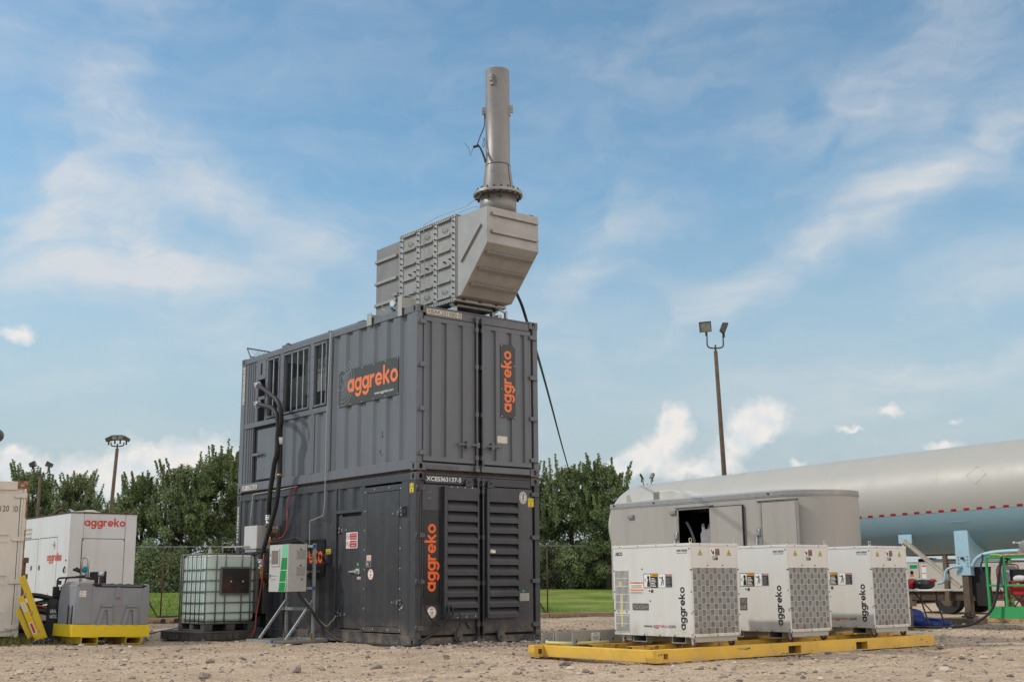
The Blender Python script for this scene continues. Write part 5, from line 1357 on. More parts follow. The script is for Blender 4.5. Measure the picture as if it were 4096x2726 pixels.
for pts, lab, cp, low, m2 in ((hoseA, 'black hose from the upper vent opening, ending low behind the control cabinet', [(-.28, 4.44, 1.36), (-.28, 4.44, 1.296), (-.28, 4.430, 1.20)], [(-.28, 4.43, 1.20), (-.28, 4.425, 1.10), (-.25, 4.45, 1.05), (-.12, 4.60, 1.03), (.01, 4.727, 1.023)], 0),
                              (hoseB, 'black hose from the lower vent opening, ending in a silver coupling and elbow', [(-.18, 4.408, 2.135), (-.18, 4.409, 2.04), (-.18, 4.411, 1.96)], [(-.18, 4.411, 1.96), (-.18, 4.405, 1.87), (-.14, 4.395, 1.81), (-.06, 4.42, 1.80), (.01, 4.449, 1.812)], 1)):
    root = thing('hose', lab, 'hose', pts[-1], 'black hoses on the container side')
    mb = MB(); mb.tube(pts, .042 if m2 else .040, 14, True, 6); hz = mb.build('hose_wall', M['rubber'], root)
    p = [Vector(q) for q in pts]
    mb = MB(); d = (p[2] - p[1]).normalized(); mb.cyl(p[1] - d * .06, p[1] + d * .02, .064, n=18); mb.cyl(p[1] + d * .02, p[1] + d * .10, .056, n=18); mb.cyl(p[1] - d * .16, p[1] - d * .06, .045, n=14)
    for k in range(4):
        an = k * math.pi / 2 + .4; q = d.orthogonal().normalized(); w_ = d.cross(q); e = q * math.cos(an) + w_ * math.sin(an); mb.obox(p[1] + e * .066 - d * .01, e * .012, d * .03, e.cross(d) * .014)
    mb.build('end_clamp', M['chrome'], root)
    mb = MB(); a, b = (p[8], p[8] + (p[9] - p[8]) * .45); mb.cyl(a, b, .047, n=16) if m2 == 0 else mb.cyl(p[10], p[10] + (p[11] - p[10]) * .001 + V(0, 0, .0), .0, n=3)
    if m2 == 0:
        mb.build('tape_band', M['white'], root)
        mb = MB(); mb.cyl(p[10] + V(0, 0, .0), p[10] + V(0, 0, -.05), .045, n=16); mb.build('clip_band', M['brass'], root)
    mb = MB(); collar(mb, cp[0], cp[1], .056); mb.cyl(cp[1], cp[2], .044, n=14)
    for sy in (-1, 1): mb.obox(Vector(cp[0]) + V(-.02, sy * .062, -.03), (.012, 0, 0), (0, .012, 0), (0, 0, .04))
    mb.build('coupling', M['chrome'], root)
    mb = MB(); mb.tube(low, .042, 12); mb.cyl(Vector(cp[2]) + V(0, 0, .03), Vector(cp[2]) + V(0, 0, -.03), .062, n=8); mb.build('elbow', M['brass'] if m2 == 0 else M['brown'], root)
    c = Vector(low[-1]); mb = MB(); mb.cyl((c.x - .035, c.y, c.z), (c.x - .012, c.y, c.z), .12, n=24); mb.box(-.012, .01, c.y - .14, c.y + .14, c.z - .14, c.z + .14)
    fl = mb.build('flange', M['lowerm'] if m2 else M['black'], root)
    mb = MB()
    for k in range(8): mb.cyl((c.x - .06, c.y + .095 * math.cos(k * .785 + .39), c.z + .095 * math.sin(k * .785 + .39)), (c.x - .03, c.y + .095 * math.cos(k * .785 + .39), c.z + .095 * math.sin(k * .785 + .39)), .014, n=6)
    mb.build('bolts', M['brass'], fl)
    if m2: mb = MB(); mb.cyl((-.14, 4.395, 1.77), (-.14, 4.395, 1.60), .013); mb.obox((-.14, 4.395, 1.69), (.02, 0, 0), (0, .02, 0), (0, 0, .02)); mb.build('drain_valve', M['brass'], root)
    else: mb = MB(); mb.cyl((-.16, 4.55, .99), (-.16, 4.55, .82), .014); mb.beam((-.17, 4.60, .93), (-.17, 4.50, .93), .012, .012); mb.build('drain_valve', M['brass'], root)
pipe('red_cable', 'red cable curling down the container side and over the liquid tank corner', [(-.01, 3.74, 2.60), (-.04, 3.81, 2.50), (-.06, 3.909, 2.402), (-.08, 3.904, 2.274), (-.1, 3.86, 2.081), (-.1, 3.882, 1.876), (-.12, 3.976, 1.747), (-.15, 4.237, 1.689), (-.2, 4.36, 1.65), (-.25, 4.391, 1.531), (-.3, 4.322, 1.341), (-.32, 4.297, 1.106), (-.35, 4.283, .881), (-.4, 4.25, .65), (-.45, 4.22, .467), (-.5, 4.165, .20), (-.55, 4.2, .03)], .0115, M['rhose'], True, 8, 'cable')
t1 = bend([(-.045, 2.60, 5.20), (-.045, 2.665, 3.7), (-.045, 2.665, 2.3), (-.05, 2.691, 2.055), (-.05, 3.152, 1.981), (-.05, 3.135, 1.40), (-.05, 3.26, 1.38)], .035)
pipe('conduit', 'thin cream conduit running down the middle of both containers to behind the logo board', t1, .0075, M['conduit'])
t2 = bend([(.01, 3.736, 2.617), (-.02, 4.586, 2.585), (-.03, 5.357, 2.573), (-.05, 5.335, 2.376), (-.14, 5.22, 1.96)], .03)
pipe('conduit', 'thin cream conduit dropping from the gap between the containers to the grey wall box', t2, .009, M['conduit'])
mb = MB()
for k in range(3):
    o_ = V(0, .0, .022 * (k - 1)); mb.tube([Vector(p) + o_ + V(-.01 * k, 0, .012 * math.sin(i * 1.7 + k)) for i, p in enumerate([(-.12, 4.35, 1.60), (-.2, 4.178, 1.63), (-.2, 3.879, 1.654), (-.2, 3.585, 1.649), (-.2, 3.298, 1.675), (-.2, 3.164, 1.649), (-.25, 2.85, 1.585), (-.30, 2.62, 1.44)])], .012, 6)
tag(mb.solo('cable_bundle', M['rubber'], (-.2, 3.6, 1.65)), 'bundle of black cables lying over the top of the control cabinet', 'cables')
g1 = [(-.5, 2.678, .805), (-.48, 2.616, .716), (-.4, 2.407, .513), (-.3, 2.395, .372), (-.2, 2.306, .22), (-.15, 2.059, .081), (-.12, 1.80, .03), (-.15, 1.45, .022), (-.20, 1.0, .022), (-.22, .6, .022), (-.30, .1, .022), (-.26, -.16, .024), (-.10, -.16, .035), (.10, -.12, .11), (.28, -.11, .20), (.42, -.11, .31), (.50, -.13, .42), (.52, -.13, .52), (.54, -.06, .60)]
pipe('power_cable', 'thick black cable from the cabinet along the ground into the end louvres', g1, .021, M['rubber'], True, 8, 'cable')
pipe('power_cable', 'black cable hanging in a loop from the top hinge to the lower louvres', [(.17, -.02, 2.62), (.13, -.05, 2.52), (.04, -.07, 2.30), (.015, -.07, 2.0), (.02, -.07, 1.3), (.045, -.08, .85), (.12, -.09, .56), (.24, -.10, .38), (.38, -.10, .305), (.50, -.11, .345), (.585, -.13, .44), (.60, -.13, .53), (.60, -.06, .60)], .013, M['rubber'], True, 8, 'cable')
pipe('thin_cable', 'thin black cable trailing from the louvres over the lower door sill to the gravel', [(.66, -.10, .54), (.74, -.12, .45), (.76, -.10, .33), (.71, -.07, .20), (.72, -.08, .09), (.82, -.12, .03), (.98, -.15, .012)], .007, M['rubber'], True, 6, 'cable')
pipe('thin_cable', 'thin black wire looping from the gravel to the alloy ramp by the right container foot', [(1.95, -.10, .015), (2.02, -.07, .085), (2.15, -.06, .12), (2.30, -.10, .10), (2.44, -.2, .04), (2.6, -.3, .02)], .006, M['rubber'], True, 6, 'cable')
pipe('white_wire', 'thin white wire looping from the cabinet stand to the narrow side door hinge', [(-.42, 2.60, .70), (-.36, 2.48, .55), (-.27, 2.56, .45), (-.2, 2.318, .275), (-.15, 2.30, .262), (-.1, 2.301, .311), (-.05, 2.285, .36), (-.02, 2.27, .42)], .0075, M['conduit'], True, 6, 'wire')

# grey wall box left of the hoses
wb = thing('junction_box', 'plain light grey box fixed to the container wall left of the hoses', 'electrical box', (-.15, 4.85, 1.55))
mb = MB()
P = ((0, 0), (.50, 0), (.50, .415), (0, .415)); mb.box(-.305, -.03, 4.60, 5.10, 1.555, 1.965); mb.build('enclosure', M['cabinet'], wb, bevel=.006)
mb = MB(); mb.box(-.30, .01, 4.62, 5.06, 1.50, 1.545); mb.box(-.03, .012, 4.66, 5.04, 1.545, 1.98); mb.build('bracket', M['galv'], wb)
pipe('handrail', 'bent white rail running from the liquid tank top to the grey wall box', bend([(-.33, 5.90, 1.47), (-.33, 5.90, 1.615), (-.33, 4.85, 1.60)], .04), .013, M['conduit'])
pipe('short_cable', 'short black cable curving below the grey wall box', [(-.25, 4.95, 1.57), (-.3, 5.15, 1.54), (-.3, 5.2, 1.46), (-.28, 5.1, 1.43), (-.2, 4.8, 1.46), (-.1, 4.55, 1.52)], .010, M['rubber'], True, 6, 'cable')
# ================================================================== control cabinet on its strut stand
st = thing('cabinet_stand', 'galvanised strut stand with two feet, uprights and diagonal braces', 'stand', (-.55, 2.9, 0))
def strut(mb, a, b, w=.042, slots=True, up=(0, 0, 1)):
    mb.mat(0).beam(a, b, w, w, up)
US = (2.50, 3.40); XU = -.31
for y in US:
    mb = MB(); mb.box(XU - .021, XU + .021, y - .021, y + .021, .05, 1.58)
    mb.mat(1)
    k = .12
    while k < 1.5:
        mb.box(XU - .0225, XU - .021, y - .006, y + .006, k, k + .028); k += .05
    mb.build('upright', [M['galv'], M['gap']], st, bevel=.002)
    mb = MB(); mb.box(-1.03, -.045, y - .021, y + .021, .008, .05); mb.build('foot', M['galv'], st, bevel=.002)
    mb = MB(); mb.beam((XU - .02, y, .66), (-.80, y, .05), .035, .035, (0, 1, 0)); mb.mat(1)
    p0, p1 = V(XU - .02, y, .66), V(-.80, y, .05)
    for k in range(12): mb.obox(p0.lerp(p1, (k + .7) / 13) + V(0, -.018, 0), (p1 - p0).normalized() * .012, (0, .001, 0), (p1 - p0).normalized().cross(V(0, 1, 0)) * .005)
    mb.build('brace', [M['galv'], M['gap']], st, bevel=.002)
    boxes('foot_bracket', M['brass'], st, ((XU - .045, XU - .021, y - .02, y + .02, .05, .15), (XU + .021, XU + .045, y - .02, y + .02, .05, .11)))
boxes('cross_member', M['galv'], st, [(x - .021, x + .021, 2.522, 3.378, .010, .052) for x in (-1.03, -.08)], .002)
mb = MB(); mb.box(XU - .063, XU - .021, 2.40, 3.46, .505, .55); mb.mat(1)
for k in range(18): mb.box(XU - .0645, XU - .063, 2.45 + k * .056, 2.465 + k * .056, .52, .535)
mb.build('middle_rail', [M['galv'], M['gap']], st, bevel=.002)
for z in (.86, 1.535):
    mb = MB(); mb.box(XU - .063, XU - .021, 2.46, 3.46, z - .02, z + .02); mb.build('mount_rail', M['galv'], st, bevel=.002)
boxes('end_cap', M['blue'], st, [(-.364, -.316, 2.443, 2.467, z - .025, z + .025) for z in (1.537, .862)] + [(x - .012, x + .012, 2.476, 2.524, .006, .054) for x in (-1.042, -.033)])
tag(MB().box(-1.1, -.1, 2.38, 2.60, -.01, .009).solo('timber_board', M['wood'], (-.6, 2.5, 0)), 'thin brown board under the near foot of the cabinet stand', 'board')
cb_ = thing('control_cabinet', 'light grey control cabinet with green stripes and a screen, hung on the strut stand', 'control cabinet', (-.56, 3.1, .8))
CX0, CX1, CY0, CY1, CZ0, CZ1 = -.72, -.374, 2.63, 3.285, .806, 1.572
mb = MB(); mb.box(CX0 + .02, CX1, CY0, CY1, CZ0, CZ1); body = mb.build('cabinet_body', M['cabinet'], cb_, bevel=.005)
mb = MB(); mb.box(CX0, CX0 + .018, CY0 + .004, CY1 - .002, CZ0 + .003, CZ1 - .003); W_ = CY1 - CY0
O = (CX0, CY1, CZ0); mb.mat(1); g_ = lambda a, b, c, d, z0, z1: mb.flat(((a, z0), (b, z0), (c, z1), (d, z1)), O, RX, UZ, .002)
hh = CZ1 - CZ0
def edge(z): return .345 + .125 * z / hh
for z0, z1, mi in ((.008, .15, 1), (.165, .34, 1), (.355, .55, 1), (.565, hh - .006, 2)):
    mb.mat(mi); mb.flat(((edge(z0), z0), (.62, z0), (.62, z1), (edge(z1), z1)), O, RX, UZ, .002)
mb.mat(3); mb.flat(((.565, .008), (.578, .008), (.618, .33), (.608, .33)), O, RX, UZ, .003)
mb.mat(4); text(mb, 'hug', Vector(O) + V(0, -.08, .245), RX, UZ, .06, .028, .003, .01); mb.mat(5); text(mb, 'engineering', Vector(O) + V(0, -.15, .245), RX, UZ, .16, .024, .003); mb.mat(4); text(mb, 'NOxController', Vector(O) + V(0, -.08, .19), RX, UZ, .16, .022, .003); mb.mat(6); mb.rect(.03, .06, .235, .285, O, RX, UZ, .003)
for k, z in enumerate((.60, .545, .50)): mb.mat(6 if k != 1 else 3); mb.rect(.028, .055, z - .02, z + .018, O, RX, UZ, .003)
dr_ = mb.build('door', [M['cabinet'], M['green'], M['mint'], M['white'], M['green'], M['grey_l'], M['navy']], cb_, bevel=0)
mb = MB(); mb.box(CX0 - .014, CX0, CY1 - .36, CY1 - .07, CZ0 + .415, CZ0 + .70); mb.mat(1); mb.rect(.105, .325, .455, .66, O, RX, UZ, .0155); mb.mat(2); mb.rect(.098, .332, .448, .667, O, RX, UZ, .0148); mb.build('screen', [M['cabinet'], M['screen'], M['navy']], dr_)
OE = (CX0 + .02, CY0, CZ0)
mb = MB(); mb.box(CX0 + .035, CX1 - .04, CY0 - .005, CY0, CZ0 + .27, CZ1 - .03); mb.mat(1); rivets(mb, [(.03, .29), (.03, .45), (.03, .59), (.03, .72), (.17, .725), (.29, .725), (.29, .45), (.29, .29), (.29, .59), (.10, .12), (.10, .17), (.24, .12)], (CX0 + .02, CY0 - .005, CZ0), EX, UZ, .009, .004); mb.mat(2); mb.cyl((CX0 + .255, CY0, CZ0 + .20), (CX0 + .255, CY0 - .02, CZ0 + .20), .014); mb.build('side_plate', [M['cabinet'], M['boltw'], M['brass']], body)
for z in (1.345, 1.085):
    mb = MB(); mb.box(CX0 + .145, CX0 + .30, CY0 - .010, CY0 - .005, z - .015, z + .145)
    for k in range(7): mb.obox((CX0 + .222, CY0 - .017, z + .005 + k * .020), (.074, 0, 0), (0, .006, .004), (0, -.002, .004))
    mb.mat(1).box(CX0 + .21, CX0 + .235, CY0 - .024, CY0 - .008, z + .135, z + .152); mb.build('vent', [M['cabinet'], M['navy']], body)

# ================================================================== liquid tank (IBC) on its spill pallet
sp = MB(); c_ = .18
pl = lambda x0, x1, y0, y1, c: ((x0 + c, y0), (x1 - c, y0), (x1, y0 + c), (x1, y1 - c), (x1 - c, y1), (x0 + c, y1), (x0, y1 - c), (x0, y0 + c))
sx0, sx1, sy0, sy1 = -1.52, -.08, 4.42, 5.92
bot = pl(sx0 + .03, sx1 - .03, sy0 + .03, sy1 - .03, .16); top = pl(sx0, sx1, sy0, sy1, .17); rim = pl(sx0 - .012, sx1 + .012, sy0 - .012, sy1 + .012, .17)
def loft(mb, A, za, B, zb):
    i = mb.pts([(x, y, za) for x, y in A]); j = mb.pts([(x, y, zb) for x, y in B]); n = len(A)
    for k in range(n): mb.face((i + k, i + (k + 1) % n, j + (k + 1) % n, j + k))
    return i, j
loft(sp, bot, -.01, top, .118); i, j = loft(sp, rim, .118, rim, .148); sp.face([j + k for k in range(8)]); sp.face([i + k for k in range(8)][::-1])
for k in range(9):
    if k in (2, 6): continue
    y = sy0 + .22 + k * .13; sp.box(sx0 - .006, sx0 + .06, y, y + .085, .0, .116)
for k in range(8):
    if k in (2, 5): continue
    x = sx0 + .25 + k * .13; sp.box(x, x + .085, sy0 - .006, sy0 + .06, .0, .116)
tag(sp.solo('spill_pallet', M['spill'], (-.8, 5.17, 0), bevel=.006), 'low dusty black plastic spill pallet under the caged liquid tank', 'spill pallet')
ib = thing('liquid_tank', 'caged cube tank of pale green liquid on a black pallet, beside the containers', 'liquid tank', (-.79, 5.06, .148))
ix0, ix1, iy0, iy1 = -1.275, -.30, 4.55, 5.56
def rbox(mb, x0, x1, y0, y1, z0, z1, r, n=4):
    def ringp(d, z):
        out = []
        for cx, cy, a0 in ((x1 - r, y0 + r, -90), (x1 - r, y1 - r, 0), (x0 + r, y1 - r, 90), (x0 + r, y0 + r, 180)):
            for k in range(n + 1):
                a = R(a0 + 90 * k / n); out.append((cx + (r - d) * math.cos(a), cy + (r - d) * math.sin(a), z))
        return out
    rows = [ringp(r * (1 - math.cos(R(90 - 90 * k / n))) if False else r * (1 - math.sin(R(90 * k / n))), z0 + r * (1 - math.cos(R(90 * k / n)))) for k in range(n + 1)]
    rows += [ringp(r * (1 - math.cos(R(90 * k / n))), z1 - r * (1 - math.sin(R(90 * k / n)))) for k in range(n + 1)]
    ids = [mb.pts(q) for q in rows]; m = len(rows[0])
    for a, b in zip(ids, ids[1:]):
        for k in range(m): mb.face((a + k, a + (k + 1) % m, b + (k + 1) % m, b + k), True)
    mb.face([ids[0] + k for k in range(m)][::-1], True); mb.face([ids[-1] + k for k in range(m)], True)
mb = MB(); rbox(mb, ix0 + .02, ix1 - .02, iy0 + .02, iy1 - .02, .30, 1.438, .075)
for q in range(len(mb.f)):
    zz = sum(mb.v[a][2] for a in mb.f[q]) / len(mb.f[q]); mb.m[q] = 0
# split at the liquid line so that the air space above shows the milky plastic
bt = MB(); nf = []
for fc, sm in zip(mb.f, mb.sm):
    P = [Vector(mb.v[a]) for a in fc]
    zs = [p.z for p in P]; LV = 1.365
    if max(zs) <= LV or min(zs) >= LV: bt.cm = 0 if max(zs) <= LV else 1; k = bt.pts(P); bt.face(range(k, k + len(P)), sm)
    else:
        lo_, hi_ = [], []
        for a, b in zip(P, P[1:] + P[:1]):
            (lo_ if a.z <= LV else hi_).append(a)
            if (a.z - LV) * (b.z - LV) < 0:
                c = a.lerp(b, (LV - a.z) / (b.z - a.z)); lo_.append(c); hi_.append(c)
        for mi, pp in ((0, lo_), (1, hi_)):
            bt.cm = mi; k = bt.pts(pp); bt.face(range(k, k + len(pp)), sm)
bt.mat(1).cyl((-.79, 5.05, 1.43), (-.79, 5.05, 1.475), .11, n=20)
bt.build('tank_body', [M['ibc'], M['ibct']], ib)
cg = MB()
zz = (.284, .454, .626, .815, 1.002, 1.191, 1.450)
for z in zz:
    r = .011 if z not in (zz[0], zz[-1]) else .014
    cg.tube([(ix0, iy0, z), (ix1, iy0, z)], r, 6, False); cg.tube([(ix0, iy0, z), (ix0, iy1, z)], r, 6, False); cg.tube([(ix1, iy0, z), (ix1, iy1, z)], r, 6, False); cg.tube([(ix0, iy1, z), (ix1, iy1, z)], r, 6, False)
for x in (-1.27, -1.074, -.903, -.595, -.427, -.306):
    for y in (iy0 - .012, iy1 + .012): cg.tube([(x, y, .28), (x, y, 1.45)], .011, 6, False)
for y in (4.72, 4.90, 5.08, 5.27, 5.46, 5.55):
    for x in (ix0 - .012, ix1 + .012): cg.tube([(x, y, .28), (x, y, 1.45)], .011, 6, False)
cg.tube([(-1.27, 5.0, 1.465), (-.3, 5.0, 1.465)], .012, 6, False)
cg.build('cage', M['cage'], ib)
mb = MB(); mb.prism([(x, z) for x, z in ((.02, 0), (.56, 0), (.58, .02), (.58, .46), (.56, .48), (.02, .48), (0, .46), (0, .02))], (-1.012, iy0 - .026, .755), EX, UZ, .012); mb.mat(1)
mb.prism([(x, z) for x, z in ((.035, .03), (.545, .03), (.545, .45), (.035, .45))], (-1.012, iy0 - .038, .755), EX, UZ, .004); mb.mat(2)
mb.rect(.12, .52, .355, .43, (-1.012, iy0 - .042, .755), EX, UZ, .001) if False else None
mb.mat(3); mb.disc(.20, .23, .013, (-1.012, iy0 - .042, .755), EX, UZ, .002, 12, 1.2); mb.disc(.425, .23, .013, (-1.012, iy0 - .042, .755), EX, UZ, .002, 12, 1.2); mb.mat(4); text(mb, 'HYDROCHEM', (-.845, iy0 - .042, .79), EX, UZ, .26, .022, .002) if False else None
mb.build('label_plate', [M['cage'], mat('dark_label_panel', (.028, .028, .03), .35, 0, .1, 3, 0, 40, ((.16, .05, .035), .75, 2.6)), M['redp'], M['ibct']], ib)
mb = MB()
for x0_, x1_ in ((ix0, ix0 + .155), (-.855, -.70), (ix1 - .155, ix1)):
    for y0_, y1_ in ((iy0 - .03, iy0 + .12), (4.98, 5.12), (iy1 - .12, iy1 + .03)): mb.box(x0_, x1_, y0_, y1_, .17, .262)
    mb.box(x0_, x1_, iy0 - .03, iy1 + .03, .150, .172)
mb.box(ix0 - .01, ix1 + .01, iy0 - .035, iy1 + .035, .262, .283); mb.build('pallet', M['spill'], ib, bevel=.005)
mb = MB(); mb.beam((-1.14, 4.62, 1.46), (-1.19, 4.62, 1.58), .022, .022); mb.beam((-.92, 5.2, 1.46), (-.92, 5.2, 1.55), .02, .03); mb.build('top_clip', M['boltw'], ib)
# ================================================================== grey poly tank in its yellow drip tray
TILT = R(1.6)
ty = thing('drip_tray', 'bright yellow steel drip tray on fork pockets under the grey tank', 'drip tray', (-2.89, 4.5, 0), None, False, (0, TILT, 0))
def TW(x, z): return x, z
mb = MB(); x0, x1, y0, y1 = -3.53, -2.252, 4.5, 5.42
mb.box(x0, x1, y0, y0 + .012, .112, .305); mb.box(x0, x1, y1 - .012, y1, .112, .305); mb.box(x0, x0 + .012, y0 + .012, y1 - .012, .112, .305); mb.box(x1 - .012, x1, y0 + .012, y1 - .012, .112, .305); mb.box(x0 + .012, x1 - .012, y0 + .012, y1 - .012, .112, .125)
for a, b in ((x0 + .0, x0 + .30), (x0 + .34, x0 + .70), (x0 + .74, x1)): mb.box(a, b, y0 - .004, y0, .114, .152)
mb.build('pan', M['tray'], ty, bevel=.003)
for a, b in ((-3.372, -3.105), (-2.64, -2.378)):
    mb = MB(); t = .009
    for q in ((a, b, 0, t), (a, b, .112 - t, .112)): mb.box(q[0], q[1], y0 + .002, y1, q[2], q[3])
    mb.box(a, a + t, y0 + .002, y1, t, .112 - t); mb.box(b - t, b, y0 + .002, y1, t, .112 - t); mb.mat(1).box(a + t, b - t, y1 - .05, y1 - .04, t, .112 - t); mb.build('fork_pocket', [M['tray'], M['gap']], ty)
tk = thing('fuel_tank', 'moulded grey plastic tank with a dark lid, sitting in the yellow drip tray', 'fuel tank', (-2.89, 4.5, 0), None, False, (0, TILT, 0))
def taper(mb, x0, x1, y0, y1, z0, z1, d, r=.05, dt=None):
    dt = d if dt is None else dt
    A = pl(x0 + d, x1 - d, y0 + d, y1 - d, r); B = pl(x0 + dt * 0, x1, y0, y1, r); i, j = loft(mb, A, z0, B, z1); mb.face([j + k for k in range(8)]); mb.face([i + k for k in range(8)][::-1])
mb = MB(); ax0, ax1, ay0, ay1 = -3.50, -2.275, 4.53, 5.38
rows = [(.0, .125), (.0, .305), (-.008, .60), (-.008, .64), (.012, .93)]
prev = None
for d, z in rows:
    i = mb.pts([(x, y, z) for x, y in pl(ax0 + d, ax1 - d, ay0 + d, ay1 - d, .06)])
    if prev is not None:
        for k in range(8): mb.face((prev + k, prev + (k + 1) % 8, i + (k + 1) % 8, i + k))
    prev = i
mb.face([prev + k for k in range(8)])
mb.build('tank_body', M['poly'], tk, bevel=.012)
def onf(P, lift, th, nm='moulded_relief'):
    mb = MB(); mb.prism(P, (-3.50, ay0 + .002, 0), EX, UZ, lift); return mb.build(nm, M['poly'], tk, bevel=.006)
for dx in (0, .42):      # raised arches low on the front and recess edges above
    b0 = .34 + dx
    onf(((b0, .30), (b0 + .075, .30), (b0 + .125, .535), (b0 + .175, .535), (b0 + .20, .30), (b0 + .275, .30), (b0 + .262, .575), (b0 + .07, .575)), .040, 0)
    onf(((b0 + .068, .582), (b0 + .262, .582), (b0 + .258, .625), (b0 + .075, .625)), .050, 0)
onf(((.02, .31), (.06, .94), (.24, .945), (.27, .62), (.25, .31)), .014, 0); onf(((.39, .64), (.39, .90), (.62, .90), (.58, .64)), -.004, 0) if False else None
onf(((.60, .60), (.76, .60), (.74, .72), (.72, .90), (.64, .90), (.62, .72)), .016, 0); onf(((1.06, .62), (1.10, .90), (1.20, .95), (1.22, .62), (1.22, .31), (1.08, .31)), .014, 0)
mb = MB()
for x, w in ((-3.485, .30), (-2.36, .085)): mb.prism(((0, 0), (w, 0), (w - .015, .055), (.015, .055)), (x, 4.56, .91), EX, UZ, -.12)
mb.box(-3.47, -3.40, 4.60, 5.3, .915, .965); mb.build('handle_block', M['poly'], tk, bevel=.012)
boxes('side_recess', M['black'], tk, [(-3.512, -3.49, y, y + .05, .31, .60) for y in (4.62, 4.80)])
mb = MB(); mb.box(-3.21, -2.345, 4.535, 5.28, .895, .925); mb.box(-3.24, -3.10, 4.525, 4.60, .925, .955); mb.box(-2.42, -2.35, 4.525, 4.60, .925, .945); mb.build('lid', M['black'], tk, bevel=.006)
mb = MB(); mb.prism(((0, 0), (.80, 0), (.76, .03), (.04, .03)), (-3.17, 4.60, .925), EX, UZ, -.55)
for k in range(4): mb.obox((-3.0 + k * .14, 4.75, .958), (.05, .03, .004), (-.004, .008, 0), (0, 0, .008))
mb.build('lid_panel', M['frp'], tk, bevel=.008)
mb = MB(); mb.mat(0); text(mb, 'DJ5', (-2.865, ay0 - .0165, .70), EX, UZ, .085, .045, .002, .01); text(mb, 'DJ5', (-3.509, 4.76, .52), RX, UZ, .05, .045, .003, .01); mb.build('stencil', M['magenta'], tk)
mb = MB(); mb.rect(.0, .105, 0, .095, (-3.515, 4.66, .745), RX, UZ, .004) if False else mb.rect(.045, .15, .74, .835, (-3.50, ay0 - .010, 0), EX, UZ, .004); mb.mat(1); mb.ring(.07, .815, .008, .014, (-3.50, ay0 - .010, 0), EX, UZ, .0055, 14); mb.ring(.07, .762, .008, .014, (-3.50, ay0 - .010, 0), EX, UZ, .0055, 14, 40, 320); mb.flat(((.062, .775), (.066, .775), (.074, .80), (.070, .80)), (-3.50, ay0 - .010, 0), EX, UZ, .0055); mb.mat(2); text(mb, 'AutoDoc', (-3.415, ay0 - .010, .795), EX, UZ, .058, .022, .0055); text(mb, 'Industries', (-3.420, ay0 - .010, .755), EX, UZ, .062, .018, .0055); mb.build('maker_label', [M['white'], M['red'], M['ink']], tk)
# ================================================================== load banks on the yellow skid
sk = thing('equipment_skid', 'long yellow steel skid with fork pockets under the three white load banks', 'skid', (2.5, -4.3, 0))
KX0, KX1, KY0, KY1, KZ = -.30, 5.27, -5.285, -3.36, .150
def hollow_beam(mb, x0, x1, y0, y1, z0, z1, holes):
    """beam along x whose -y face has rectangular openings with dark depth behind"""
    xs = [x0]
    for a, b, c, d in holes: xs += [a, b]
    xs.append(x1)
    for k in range(0, len(xs) - 1):
        a, b = xs[k], xs[k + 1]
        if k % 2 == 0: mb.box(a, b, y0, y1, z0, z1)
        else:
            c, d = holes[k // 2][2:]
            if c > z0 + .002: mb.box(a, b, y0, y1, z0, c)
            mb.box(a, b, y0, y1, d, z1)
mb = MB(); hollow_beam(mb, KX0 + .0, KX1, KY0, KY0 + .115, .006, KZ, [(-.165, -.095, .045, .105), (2.055, 2.30, .018, .112), (3.45, 3.70, .018, .112)]); mb.mat(1).box(-.16, -.1, KY0 + .12, KY0 + .125, .03, .12)
for a, b in ((2.055, 2.30), (3.45, 3.70)): mb.box(a - .02, b + .02, KY0 + .10, KY0 + .112, .014, .118)
mb.build('front_beam', [M['skid'], M['rustdark']], sk, bevel=.008)
for y_ in (KY0, KY1):
    mb = MB(); mb.prism(((0, .0), (0, KZ - .006), (-.035, KZ - .006), (-.035, .06), (-.012, .0)), (KX0 - (.001 if y_ == KY0 else .151), y_ + .115, .006), EX, UZ, .115); mb.build('beam_end', M['skid'], sk, bevel=.004)
mb = MB(); boxes('side_beam', M['skid'], sk, ((KX0 - .03, KX0 + .10, KY0 + .115, KY1, .006, KZ - .003), (KX1 - .12, KX1 - .003, KY0 + .115, KY1, .006, KZ - .003)), .008)
mb = MB(); mb.box(KX0 - .15, KX1, KY1, KY1 + .115, .006, KZ); mb.mat(1).box(KX0 - .12, KX0 - .06, KY1 - .002, KY1, .045, .105); mb.build('back_beam', [M['skid'], M['rustdark']], sk, bevel=.008)
for y in (-4.66, -3.955):
    mb = MB(); t = .008; xa = -.085 if y > -4.5 else -.10
    mb.box(xa, KX1 - .12, y - .05, y + .05, .165 - t, .165); mb.box(xa, KX1 - .12, y - .05, y - .05 + t, .085, .165 - t); mb.box(xa, KX1 - .12, y + .05 - t, y + .05, .085, .165 - t); mb.box(xa, KX1 - .12, y - .05, y + .05, .078, .085)
    mb.mat(1).box(xa + .06, xa + .065, y - .042, y + .042, .085, .157); mb.build('cross_rail', [M['skido'], M['rustdark']], sk, bevel=.003)
for x in (1.70, 1.95, 3.35, 3.60, 4.9):
    mb = MB(); mb.box(x - .04, x + .04, KY0 + .115, KY1, .07, .11); mb.build('cross_bar', M['skido'], sk, bevel=.004)
mb = MB()                                              # scraped-through blue undercoat
